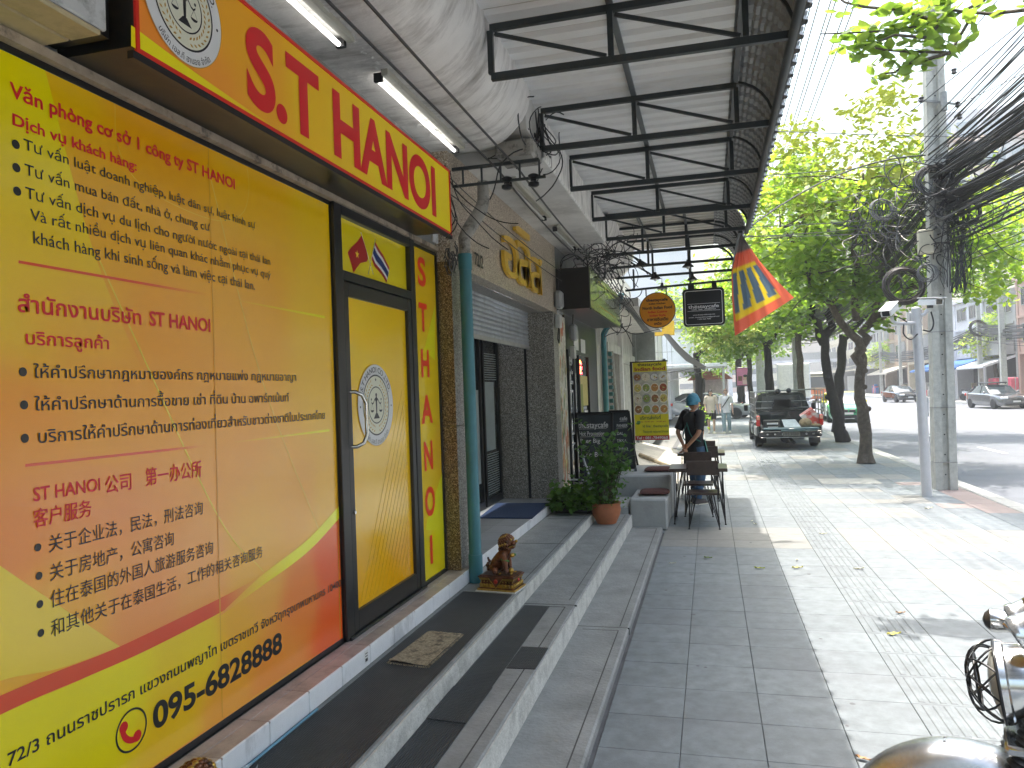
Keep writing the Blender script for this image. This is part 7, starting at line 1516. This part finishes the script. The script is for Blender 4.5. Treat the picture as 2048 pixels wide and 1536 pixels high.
# ------------------------------------------------------------------ people
skin_m = mat('skin_tan', (.42, .22, .13), .5, var=.06, scale=8); skin_l = mat('skin_light', (.60, .38, .28), .5, var=.06, scale=8); hair_m = mat('hair_dark', (.02, .015, .012), .6, var=.3, scale=60); hair_b = mat('hair_brown', (.09, .045, .025), .6, var=.3, scale=60)
tee_k = mat('tee_black', (.012, .013, .015), .9, var=.2, scale=20); tee_c = mat('tee_cream', (.60, .52, .42), .9, var=.08, scale=10); tee_w = mat('tee_white', (.66, .66, .67), .9, var=.06, scale=10); jean_d = mat('jeans_blue', (.03, .07, .13), .9, var=.35, scale=14); jean_l = mat('jeans_light', (.26, .34, .38), .9, var=.2, scale=14); short_m = mat('shorts_black', (.012, .012, .013), .6, var=.2); shoe_k = mat('shoe_black', (.03, .02, .02), .5, var=.2); shoe_w = mat('shoe_white', (.6, .58, .48), .6, var=.1); apron_m = mat('apron_green', (.03, .14, .11), .85, var=.15, scale=10); capm = mat('cap_blue', (.035, .19, .27), .55, var=.3, scale=40, bump=.6, bscale=70)
def person(loc, rz, label, J, top_m, leg_m, shoe_m, sk, hair, short=False, H=1.7, face=0., lean=0.):
    """J: joint overrides in metres, person faces -y, z up, x to the person's left"""
    t = thing('person', loc, label, 'person', rz=rz)
    j = dict(pel=(0, 0, .92), wai=(0, .01, 1.06), che=(0, .015, 1.26), nk=(0, .02, 1.42), hd0=(0, .0, 1.475), hipL=(.09, 0, .9), kneL=(.1, -.02, .5), ankL=(.1, .03, .08), hipR=(-.09, 0, .9), kneR=(-.1, -.02, .5), ankR=(-.1, .03, .08),
             shL=(.18, .02, 1.40), elL=(.23, .03, 1.11), wrL=(.24, -.03, .87), shR=(-.18, .02, 1.40), elR=(-.23, .03, 1.11), wrR=(-.24, -.03, .87)); j.update(J); j = {k: Vector(v) for k, v in j.items()}
    for s in 'LR': j['toe'+s] = j['ank'+s]+Vector((0, -.16, -.045)); j['hee'+s] = j['ank'+s]+Vector((0, .04, -.04))
    # body of one surface
    names = ['pel', 'wai', 'che', 'nk', 'hd0']; R = dict(pel=.10, wai=.095, che=.11, nk=.066, hd0=.058); E = [('pel', 'wai'), ('wai', 'che'), ('che', 'nk'), ('nk', 'hd0')]
    for s in 'LR':
        names += [a+s for a in ('hip', 'kne', 'ank', 'sh', 'el', 'wr')]; R.update({'hip'+s: .075, 'kne'+s: .056, 'ank'+s: .038, 'toe'+s: .033, 'hee'+s: .035, 'sh'+s: .055, 'el'+s: .039, 'wr'+s: .026})
        E += [('pel', 'hip'+s), ('hip'+s, 'kne'+s), ('kne'+s, 'ank'+s), ('che', 'sh'+s), ('sh'+s, 'el'+s), ('el'+s, 'wr'+s)]
    V = [j[n] for n in names]; RR = [R[n] for n in names]; EE = [(names.index(a), names.index(b)) for a, b in E]
    for s in 'LR':          # palms and fingers grow from the wrist
        d = (j['wr'+s]-j['el'+s]).normalized(); side = d.cross(Vector((0, 1, 0))).normalized() if abs(d.y) < .9 else Vector((1, 0, 0)); pn = d.cross(side).normalized()
        pw = len(V); V.append(j['wr'+s]+d*.055); RR.append((.034, .02)); EE.append((names.index('wr'+s), pw))
        for k, (o, l) in enumerate(((-.027, .062), (-.009, .072), (.009, .068), (.026, .052))):
            a = len(V); V += [j['wr'+s]+d*.09+pn*o, j['wr'+s]+d*(.09+l*.55)+pn*o*1.05+side*.006, j['wr'+s]+d*(.09+l*.9)+pn*o+side*.018]; RR += [.0095, .0085, .0075]; EE += [(pw, a), (a, a+1), (a+1, a+2)]
        a = len(V); V += [j['wr'+s]+d*.03-pn*.034, j['wr'+s]+d*.065-pn*.05]; RR += [.011, .009]; EE += [(pw, a), (a, a+1)]
    meshobj('body', skin(V, EE, RR, 2), sk, t)
    # head with features
    hc = j['hd0']+Vector((0, -.012, .105)); h = MB(); rot = Matrix.Rotation(face, 3, 'Z'); n = 20; k_ = 14; vs = []
    for i in range(k_+1):
        ph = PI*i/k_; z = math.cos(ph)
        for q in range(n):
            a = 2*PI*q/n; x = math.sin(ph)*math.cos(a)*.074; y = math.sin(ph)*math.sin(a)*.093; zz = z*.118
            if zz < -.02: x *= 1-.9*(-zz-.02)/.2*1.6; y = y*(1-(-zz-.02)*2.2) if y > 0 else y*(1-(-zz-.02)*.6)
            if y < -.075 and abs(x) < .014 and -.04 < zz < .015: y -= .012*(1-(zz+.01)/.03 if zz > -.01 else 1)
            vs.append(hc+rot@Vector((x, y, zz)))
    h.add(vs, [(i*n+q, i*n+(q+1) % n, (i+1)*n+(q+1) % n, (i+1)*n+q) for i in range(k_) for q in range(n)])
    for s in (-1, 1): h.ball(hc+rot@Vector((s*.076, .008, -.012)), .026, 8, 6, sc=(.35, .7, 1.1))
    h.ball(hc+rot@Vector((0, -.096, -.018)), .013, 8, 6, sc=(.8, 1, 1.3)); ho = h.build('head', sk, t, world=False, smooth=60)
    f = MB(); dkm = mat('eye_dark', (.03, .02, .02), .4, var=0)
    for s in (-1, 1): f.ball(hc+rot@Vector((s*.03, -.087, .008)), .008, 8, 5, dkm, (1.3, .5, .7)); f.rbox(*(lambda c: (c.x-.014, c.x+.014, c.y-.003, c.y+.003, c.z-.002, c.z+.003))(hc+rot@Vector((s*.03, -.09, .027))), .001, dkm)
    c = hc+rot@Vector((0, -.09, -.055)); f.rbox(c.x-.02, c.x+.02, c.y-.003, c.y+.004, c.z-.004, c.z+.004, .002, mat('lips', (.35, .12, .1), .5, var=0)); f.build('face_features', None, ho, world=False)
    if hair:
        g_ = MB(); vs = []
        for i in range(9):
            ph = PI*.60*i/8
            for q in range(n):
                a = 2*PI*q/n; back = math.sin(a); lim = ph*(1.0 if back > .1 else .62 if back < -.35 else .85); r = 1.12+.05*math.sin(q*5+i*3)
                vs.append(hc+rot@Vector((math.sin(lim)*math.cos(a)*.076*r, math.sin(lim)*math.sin(a)*.094*r+.006, math.cos(lim)*.122*r)))
        g_.add(vs, [(i*n+q, i*n+(q+1) % n, (i+1)*n+(q+1) % n, (i+1)*n+q) for i in range(8) for q in range(n)]); g_.build('hair', hair, t, world=False, smooth=60)
    # clothes
    def ell(c, w, d, n=22): return [Vector((c[0]+math.cos(2*PI*q/n)*w, c[1]+math.sin(2*PI*q/n)*d, c[2]+.004*math.sin(q*2.3+c[2]*40))) for q in range(n)]
    def spine(z): P_ = [j['pel'], j['wai'], j['che'], j['nk']]; k = 0 if z < P_[1].z else 1 if z < P_[2].z else 2; t_ = (z-P_[k].z)/(P_[k+1].z-P_[k].z); p = P_[k].lerp(P_[k+1], t_); return (p.x, p.y, z)
    b = MB(); b.loft([ell(spine(z), w, d) for z, w, d in ((.80, .178, .137), (.86, .172, .135), (.95, .16, .128), (1.06, .155, .122), (1.18, .166, .13), (1.3, .178, .132), (1.37, .172, .12), (1.41, .125, .095), (1.445, .072, .07))])
    for s in 'LR':
        u = 1 if s == 'L' else -1; A_, B_ = j['sh'+s], j['el'+s]; b.tube(smooth([(u*.08, A_.y, A_.z-.01), A_+Vector((u*-.015, 0, .005)), A_.lerp(B_, .35), A_.lerp(B_, .85)], 4), [.06, .066, .072, .075, .076, .075, .073, .071, .070, .070, .070, .070, .070][:13], 14)
    b.build('shirt', top_m, t, world=False, smooth=70)
    b = MB(); b.loft([ell((j['pel'].x, j['pel'].y, z), w, d) for z, w, d in ((.99, .15, .12), (.92, .158, .125), (.84, .163, .125), (.79, .14, .11))])
    for s in 'LR':
        A_, K_, Q_ = j['hip'+s], j['kne'+s], j['ank'+s]
        if short: P_ = smooth([A_, A_.lerp(K_, .5), A_.lerp(K_, .88)], 4); b.tube(P_, [.09+.012*i/8 for i in range(9)], 14)
        else: P_ = smooth([A_, A_.lerp(K_, .6), K_, K_.lerp(Q_, .5), K_.lerp(Q_, .96)], 4); b.tube(P_, [.094-.034*i/16+.003*math.sin(i*2.1) for i in range(17)], 14)
    b.build('shorts' if short else 'trousers', leg_m, t, world=False, smooth=70)
    for s in 'LR':
        b = MB(); c = j['ank'+s]; b.loft([[c+Vector((x*w, y, z)) for x, z in ((-1, -.075), (-1, -.04), (-.6, zt), (.6, zt), (1, -.04), (1, -.075))] for y, w, zt in ((.07, .032, -.01), (.03, .042, .03), (-.05, .044, .0), (-.13, .046, -.035), (-.19, .034, -.05), (-.2, .02, -.06))]); so = b.build('shoe', shoe_m, t, world=False, smooth=50)
        b = MB(); b.loft([[c+Vector((x*w, y, z)) for x, z in ((-1, -.082), (-1, -.065), (1, -.065), (1, -.082))] for y, w in ((.076, .035), (.0, .045), (-.13, .049), (-.2, .03))]); b.build('sole', shoe_w, so, world=False)
    t.scale = (H/1.7,)*3; return t, j, hc
t, j, hc = person((-.27, 12.2, 0), math.radians(134), 'man in black shirt, green apron and blue hair cap standing with hands behind him', dict(elL=(.24, .13, 1.12), wrL=(.05, .19, .93), elR=(-.24, .13, 1.12), wrR=(-.03, .2, .90), ankL=(.08, -.04, .08), ankR=(-.08, .06, .08), kneL=(.085, -.04, .49)), tee_k, jean_d, shoe_k, skin_m, hair_m, H=1.71, face=math.radians(-18))
b = MB(); n = 24; vs = []
for i in range(10):
    ph = PI*.60*i/9
    for q in range(n): a = 2*PI*q/n; r = 1.24+.03*math.sin(q*7+i); lim = ph*(.95 if math.sin(a) > -.2 else .8); vs.append(hc+Vector((math.sin(lim)*math.cos(a)*.08*r, math.sin(lim)*math.sin(a)*.10*r+.01, math.cos(lim)*.125*r+.004)))
b.add(vs, [(i*n+q, i*n+(q+1) % n, (i+1)*n+(q+1) % n, (i+1)*n+q) for i in range(9) for q in range(n)]); b.build('hair_cap', capm, t, world=False, smooth=60)
b = MB(); nn_ = 22; vs = []
for i in range(9):
    z = 1.0-.055*i*1.0
    for q in range(nn_+1): a = -PI*.12-(PI*.76)*q/nn_; a = PI+.35+(PI-.7)*q/nn_; w = .185+.012*i; vs.append(Vector((math.cos(a)*w, math.sin(a)*(.155+.01*i)+.01, z)))
b.add(vs, [(i*(nn_+1)+q, i*(nn_+1)+q+1, (i+1)*(nn_+1)+q+1, (i+1)*(nn_+1)+q) for i in range(8) for q in range(nn_)])
[b.tube(smooth([(q*.12, -.125, 1.30), (q*.105, -.05, 1.435), (q*.07, .09, 1.39), (q*-.02, .15, 1.22), (q*-.1, .145, 1.06), (q*-.165, .03, .98)], 4), .010, 6) for q in (-1, 1)]
b.build('apron', apron_m, t, world=False, smooth=60)
b = MB()
for k in range(5): b.tube([j['wrR']+Vector((math.cos(a)*.032, math.sin(a)*.032*.7+.0, (k-2)*.011+.02)) for a in np.linspace(0, 2*PI, 14)[:-1]], .006, 5, closed=True)
b.build('beads', mat('beads_orange', (.45, .16, .06), .5, var=.5, scale=90), t, world=False, smooth=60)
person((.0, 30.2, 0), 0, 'pedestrian in cream t-shirt and black shorts walking towards the camera', dict(kneL=(.1, -.09, .5), ankL=(.09, -.13, .08), ankR=(-.1, .1, .1), wrL=(.26, -.05, .88), wrR=(-.2, -.12, .92)), tee_c, short_m, shoe_w, skin_l, hair_m, short=True, H=1.69, face=.3)
t, j, hc = person((.56, 30.0, 0), 0, 'pedestrian in white t-shirt and pale jeans with black shoulder strap', dict(kneR=(-.1, -.08, .5), ankR=(-.1, -.1, .08), ankL=(.11, .08, .1), wrR=(-.22, -.14, .93)), tee_w, jean_l, shoe_w, skin_l, hair_b, H=1.70)
b = MB(); P_ = [(.13, -.09, 1.40), (.05, -.145, 1.28), (-.06, -.155, 1.12), (-.15, -.12, 1.0)]
for a, c in zip(P_, P_[1:]): b.bar(a, c, .035, .012, up=(0, -1, 0))
b.build('shoulder_strap', black, t, world=False)
# ------------------------------------------------------------------ far buildings, both sides
def cl(n, c, **k): return dirty(mat(n, c, .85, var=.1, scale=.8), tuple(x*.55 for x in c), .5, .48, .75, .5, (1, 1, .5))
whiteb = cl('wall_white', (.58, .58, .60)); cream = cl('wall_cream', (.52, .47, .36)); pink = cl('wall_pink', (.52, .36, .30)); greyw = cl('wall_grey', (.40, .40, .39)); tan = cl('wall_tan', (.44, .34, .26)); winm = mat('window_dark', (.05, .06, .07), .15, var=.4, scale=.7); frm = mat('window_frame', (.35, .35, .34), .5); blueaw = mat('awning_blue', (.03, .13, .36), .6, var=.1); redaw = mat('awning_red', (.55, .03, .06), .6, var=.1); beigeaw = mat('awning_beige', (.5, .45, .38), .7, var=.15)
def facade(label, y0, y1, h, wall, x=20.5, storeys=3, wins=3, gf=3.4, louvre=False, aw=None, gm=None, balcony=False, name='shophouse', depth=9):
    t = thing(name, (x, (y0+y1)/2, 0), label, 'building', 'shophouses across the street')
    MB().box(x, x+depth, y0+.02, y1-.02, gf, h).build('wall', wall, t); MB().box(x+1.2, x+depth, y0+.02, y1-.02, 0, gf).build('ground_floor', gm or mat('shop_dark', (.035, .035, .035), .7, var=.4, scale=.8), t)
    MB().box(x-.25, x+.02, y0, y1, h-.02, h+.25).build('cornice', wall, t); pm_ = MB()
    for yy in (y0+.15, y1-.15): MB().box(x-.06, x+1.2, yy-.15, yy+.15, 0, h-.02).build('pier', wall, t)
    sh_ = (h-gf)/storeys
    for s in range(storeys):
        z0 = gf+s*sh_; MB().box(x-.12, x-.001, y0+.3, y1-.3, z0-.06, z0+.1).build('floor_band', wall, t)
        wd = (y1-y0-.8)/wins
        for k in range(wins):
            a = y0+.4+k*wd+wd*.12; b = y0+.4+(k+1)*wd-wd*.12; f = MB(); f.box(x-.05, x-.002, a, b, z0+.75, z0+.81); f.box(x-.05, x-.002, a, b, z0+sh_-.5, z0+sh_-.44)
            for q in (a, (a+b)/2-.03, b-.06): f.box(x-.048, x-.003, q, q+.06, z0+.8, z0+sh_-.49)
            fo = f.build('window', frm, t); MB().box(x-.02, x-.004, a+.02, b-.02, z0+.78, z0+sh_-.47).build('pane', winm, fo)
            if louvre and k != 1:
                lo = MB(); 
                for q in range(int((b-a)/.16)): lo.box(x-.2, x-.06, a+q*.16, a+q*.16+.05, z0+.3, z0+sh_-.2)
                lo.build('fins', tan if (s+k) % 2 else greyw, t, kind='stuff')
    if balcony:
        MB().box(x-1.1, x-.13, y0+.3, y1-.3, gf-.1, gf+.9).build('balcony', wall, t); r = MB()
        for k in range(int((y1-y0)/.5)): r.box(x-1.1, x-1.07, y0+.4+k*.5, y0+.43+k*.5, gf+.9, gf+1.9)
        r.build('railing', frm, t, kind='stuff')
    if aw: q = MB(); q.prism([(x-.0, y0+.3, gf-.1), (x-2.1, y0+.3, gf-.85), (x-2.1, y0+.3, gf-1.0), (x-.0, y0+.3, gf-.3)], (0, y1-y0-.6, 0)); q.build('awning', aw, t)
    if True:
        r = MB(); r.box(x+1.18, x+1.195, y0+.5, y0+(y1-y0)*.45, .1, 2.6); r.build('shop_shutter', greyw, t); 
        q = MB()
        for k in range(7): q.rbox(x+.7, x+1.1, y0+(y1-y0)*.5+k*.35, y0+(y1-y0)*.5+k*.35+.28, .05, random.uniform(.5, 1.4), .03, random.choice((cream, redaw, blueaw, greyw, tan)))
        q.build('goods', None, t, kind='stuff')
    return t
facade('pale pink shophouse nearest at the right edge with ribbed grey cladding beside it', 50, 58.5, 8.2, pink, storeys=2, wins=2, gf=3.3)
facade('grey stained shophouse with balustrade and white awning strip', 58.6, 65, 7.6, greyw, storeys=2, wins=2, balcony=True, aw=mat('awning_white', (.6, .6, .6), .6))
facade('shophouse with slanting bright blue awning behind the power pole', 65.1, 72, 8.0, whiteb, storeys=2, wins=2, aw=blueaw)
facade('narrow shophouse with red signboard left of the power pole', 72.1, 79, 8.2, whiteb, storeys=2, wins=2, aw=blueaw)
facade('patterned cream shophouse behind the silver pole', 79.1, 88, 12, cream, storeys=3, wins=4, louvre=True)
facade('shophouse with tan vertical fins and rounded beige awning', 88.1, 99, 11.5, tan, storeys=3, wins=4, louvre=True, aw=beigeaw)
facade('far grey block behind the bus', 99.1, 118, 13, greyw, storeys=4, wins=5); facade('most distant cream block across the street', 118.1, 150, 15, cream, storeys=5, wins=6)
rsb = thing('red_signboard', (20.0, 75, 4), 'red shop signboard between the silver pole and the concrete pole', 'sign'); MB().rbox(19.9, 20.0, 73, 78, 3.8, 5.0, .03).build('board', redaw, rsb)
# clothes on rails outside the pink shop
for y, c, l in ((57.5, (.62, .10, .16), 'pink garments hanging outside the pink shop'), (60.3, (.45, .08, .10), 'red patterned goods on a rack by the near kerb shop')):
    t = thing('clothes_rack', (19.6, y, 0), l, 'rack'); b = MB(); b.bar((19.6, y-.8, 1.7), (19.6, y+.8, 1.7), .04); b.bar((19.6, y-.8, 0), (19.6, y-.8, 1.7), .04); b.bar((19.6, y+.8, 0), (19.6, y+.8, 1.7), .04); b.build('rail', frm, t)
    for k in range(5): MB().rbox(19.35, 19.85, y-.7+k*.3, y-.55+k*.3, .7+random.uniform(0, .2), 1.68, .05).build('garment', mat('garment_%s' % k, (c[0]*random.uniform(.6, 1.1), c[1]*random.uniform(.5, 1.4), c[2]), .8), t)
# high-rise far behind
hr = thing('high_rise', (38, 95, 0), 'tall white balconied apartment tower above the trees at right', 'building'); MB().box(24, 46, 92, 112, 0, 31).build('wall', whiteb, hr); hw_ = None
for s in range(9):
    for k in range(8):
        if hw_ is None: hw_ = MB().box(-1.0, 1.0, -.06, 0, 0, 1.6).build('window', mat('pale_glass', (.32, .37, .40), .3, var=.2), hr, world=False); o = hw_
        else: o = hw_.copy(); COL.objects.link(o)
        o.location = (25.6+k*2.6-38, 91.95-95, 2.5+s*3.2)
for s in range(9): MB().box(24.2, 45.8, 91.2, 91.98, 2.0+s*3.2, 2.25+s*3.2).build('balcony_slab', mat('slab_tan', (.42, .33, .28), .8), hr)
# left side beyond the cafe: white building facing the camera, yellow frame
wbd = thing('white_building', (-4, 40, 0), 'tall bright white building with roller panels beyond the cafe', 'building')
MB().box(-16, -.9, 44, 56, 2.9, 15).build('wall', mat('bright_white', (.66, .66, .69), .8, var=.04, scale=.6), wbd); MB().box(-16, -2.2, 44.2, 56, 0, 2.9).build('ground_floor', whiteb, wbd)
lv = MB()
for k in range(12): lv.box(-1.9, -.95, 43.93, 43.99, 5.0+k*.18, 5.12+k*.18)
lv.build('louvre', mat('louvre_grey', (.42, .44, .46), .5), wbd)
MB().rbox(-3.6, .9, 41.0, 44, 2.85, 3.05, .03).build('porch_roof', mat('awning_white', (.6, .6, .6)), wbd); MB().cyl((.7, 41.2, 0), (.7, 41.2, 2.85), .06, 8).build('porch_post', frm, wbd)
yf = thing('yellow_shopfront', (-3, 27, 0), 'yellow painted frame of a shop entrance behind the banner', 'building'); ym2 = mat('frame_yellow', (.72, .42, .02), .6, var=.08)
MB().box(-2.9, -2.62, 27, 27.3, 0, 5.0).build('pier', ym2, yf); MB().box(-2.9, -1.15, 27, 27.3, 3.7, 4.2).build('beam', ym2, yf); MB().box(-3, -1.95, 27.32, 33, 0, 4.6).build('wall', mat('bright_white', (.66, .66, .69)), yf)
gr = MB()
for k in range(9): gr.cyl((-2.55+k*.16, 27.1, 2.5), (-2.55+k*.16, 27.1, 3.7), .01, 5)
for z in (2.6, 3.1): gr.cyl((-2.6, 27.1, z), (-1.2, 27.1, z), .01, 5)
gr.build('grille', frm, yf, kind='stuff')
MB().box(-2.3, -1.85, 20.7, 21.2, 0, 3.0).build('pier', mat('pier_beige', (.50, .46, .38), .8, var=.1), yf)
for k in range(4): MB().rbox(-2.0, -1.92, 21.3+k*2.4, 23.6+k*2.4, 0, 3.1, .01).build('folding_panel', mat('panel_white', (.68, .68, .69), .5, var=.05), yf)
MB().rbox(-1.95, -1.8, 24.4, 24.7, 1.5, 1.8, .02).build('letter_box', mat('box_blue', (.08, .32, .55), .4), yf); MB().cyl((-1.75, 30.5, 0), (-1.75, 30.5, 3.0), .07, 8).build('post', black, yf)
aw = thing('cloth_awning', (-1.2, 24, 3.6), 'slack grey cloth awning edge sloping over the side lane', 'awning'); b = MB(); P0 = [aty(1338, 668, 20), aty(1362, 695, 20), aty(1385, 715, 20), aty(1412, 733, 20)]; P1 = [aty(1326, 668, 24), aty(1350, 700, 24), aty(1372, 722, 24), aty(1410, 742, 24)]
b.add([*P0, *P1], [(i, i+1, i+5, i+4) for i in range(3)]); b.build('cloth', mat('awning_grey', (.17, .17, .165), .8, var=.15), aw, recalc=False)
cable('awning_line', [tuple(P0[-1]), (-.9, 16, 2.15)], .012, cable_m, 'lower dark line tying the cloth awning to the wall', 'rope'); cable('awning_line', [tuple(P1[-1]), (-.9, 16, 1.95)], .01, cable_g, 'pale lower line beside the dark awning rope', 'rope')
# advert light box on a tree, far poles, forecourt kiosk
ad = thing('poster_box', (1.72, 44.5, 0), 'pink advertising light box standing on the pavement beyond the pickup', 'poster'); a = aty(1473, 737, 44.5); c = aty(1499, 770, 44.5)
MB().rbox(a.x-.06, c.x+.06, 44.5, 44.7, c.z-.06, a.z+.06, .02).build('casing', black, ad); MB().box(a.x, c.x, 44.49, 44.499, c.z, a.z).build('poster', mat('poster_pink', (.62, .22, .36), .4, var=.1, scale=1), ad); MB().cyl(((a.x+c.x)/2, 44.6, 0), ((a.x+c.x)/2, 44.6, c.z), .07, 8).build('post', black, ad)
q = MB(); w_ = c.x-a.x
v, f = disc_poly((a.x+w_*.68, 44.485, c.z+.42), .12, UX, UZ, 16); q.add(v, f, skin_l); v, f = disc_poly((a.x+w_*.68, 44.482, c.z+.53), .12, UX, UZ, 16, .6); q.add(v, f, hair_m); q.box(a.x+w_*.1, a.x+w_*.42, 44.48, 44.486, c.z+.25, c.z+.52, mat('poster_brown', (.2, .1, .07), .5)); q.box(a.x+w_*.45, a.x+w_*.95, 44.483, 44.487, c.z+.06, c.z+.3, mat('poster_pale', (.7, .5, .5), .5)); q.build('print', None, ad)
for x, y, s, l in ((2.65, 43.5, 1.0, 'concrete pole behind the pickup at left'), (3.35, 31.5, 1.0, 'concrete pole behind the pickup at right'), (18.7, 56, 1.1, 'scorched concrete pole beside the graphite sedan'), (18.9, 61, .9, 'slim concrete pole before the pink shop'), (18.6, 83, .9, 'concrete pole before the beige awning'), (18.6, 92, .9, 'concrete pole farther left across the street'), (4.0, 60, 1, 'most distant pole on the near kerb')):
    o = thing('concrete_pole', (x, y, 0), l, 'pole', 'distant concrete poles'); b = MB(); b.loft([[(x-.17*s*f, y-.13*s, z), (x+.17*s*f, y-.13*s, z), (x+.17*s*f, y+.13*s, z), (x-.17*s*f, y+.13*s, z)] for z, f in ((0, 1), (9, .7))]); b.box(x-.9, x+.9, y-.06, y+.06, 7.2, 7.35); b.build('shaft', pole_conc, o)
bundle('cable_bundle', (18.8, 40, 5.0), (18.9, 61, 5.2), 34, (.15, .28), .7, .022, 'dark cable bundle across the street at right', seg=8); bundle('cable_bundle', (18.9, 61, 5.2), (18.7, 92, 4.8), 34, (.15, .3), .9, .022, 'cable bundle sagging along the far shops', seg=8); bundle('cable_bundle', (18.7, 92, 4.9), (18.4, 130, 4.8), 26, (.2, .3), .9, .024, 'most distant cable bundle across the street', seg=6); bundle('cable_bundle', (3.6, 38, 4.9), (4.0, 75, 4.8), 26, (.2, .25), .7, .014, 'cable bundle over the far kerb beyond the trees', seg=8)
coil((18.75, 60.6, 5.3), .55, 18, 'dark cable coils on the slim pole across the street', cable_m, .025)
ko = thing('forecourt_kiosk', (.1, 58, 0), 'low kiosk with rust red roof behind the pedestrians', 'kiosk'); MB().prism([(-1.6, 56, 2.3), (1.6, 56, 2.3), (.9, 56, 2.9), (-.9, 56, 2.9)], (0, 3, 0)).build('roof', mat('roof_rust', (.28, .09, .06), .8, var=.2), ko); MB().box(-1.2, 1.2, 56.4, 58.6, 0, 2.3).build('wall', mat('kiosk_wall', (.5, .4, .42), .7, var=.2), ko)
pl_t = thing('potted_bush', (-.45, 26.5, 0), 'small potted bush near the pedestrian in shorts', 'plant'); MB().lathe((-.45, 26.5, 0), [(.14, 0), (.2, .35)], 16).build('pot', terra, pl_t); leafmesh(np.array([-.45, 26.5, .75])+RNG.normal(0, .17, (260, 3)), .12, .2, lfC, parent=pl_t, name='foliage', kind='stuff')
# end of the street
for i, (x0, x1, h, m) in enumerate(((-8, -1, 9, cream), (-.5, 4, 12, whiteb), (4.5, 9, 16, pink), (9.5, 14, 10, greyw), (14.5, 20, 13, cream))):
    t = thing('distant_block', ((x0+x1)/2, 200, 0), ('cream', 'white', 'reddish', 'grey', 'pale yellow')[i]+' block closing the far end of the street'+(' at left', '', ' near the middle', '', ' at right')[i], 'building'); MB().box(x0, x1, 200, 212, 0, h).build('wall', m, t)
    for s in range(int(h/3.2)): MB().box(x0+.4, x1-.4, 199.9, 199.99, 1.2+s*3.2, 2.6+s*3.2).build('window', winm, t)
fb = thing('footbridge', (8, 130, 5), 'pale footbridge crossing the street in the distance', 'bridge'); MB().box(-2, 20, 129, 132, 5, 5.5).build('deck', whiteb, fb); MB().box(-2, 20, 129, 129.1, 5.5, 6.6).build('parapet', frm, fb); MB().box(3, 3.6, 130, 131, 0, 5).build('pier', whiteb, fb); MB().box(18.5, 19.1, 130, 131, 0, 5).build('pier', whiteb, fb)
# street behind the camera, seen only in reflections
back = thing('shophouse', (20.5, 10, 0), 'long cream shophouse row opposite the canopy, mostly beyond the right edge', 'building'); MB().box(20.5, 28, -30, 49.8, 0, 10).build('wall', cream, back)
for k in range(14):
    for s in range(3): MB().box(20.4, 20.49, -28+k*5.5, -25+k*5.5, 3.6+s*2.1, 4.9+s*2.1).build('window', winm, back)

# hazy city air, one closed box round the street with the sky outside it
hz = MB().box(-58, 118, -38, 330, -1.3, 36).build('haze'); hz['kind'] = 'stuff'
hm = bpy.data.materials.new('haze_air'); hm.use_nodes = True; n_ = hm.node_tree; n_.nodes.clear(); ho_ = n_.nodes.new('ShaderNodeOutputMaterial'); pv = n_.nodes.new('ShaderNodeVolumePrincipled')
pv.inputs['Color'].default_value = (.93, .96, 1, 1); pv.inputs['Density'].default_value = .0011; pv.inputs['Anisotropy'].default_value = .2; n_.links.new(pv.outputs[0], ho_.inputs['Volume']); hz.data.materials.append(hm)
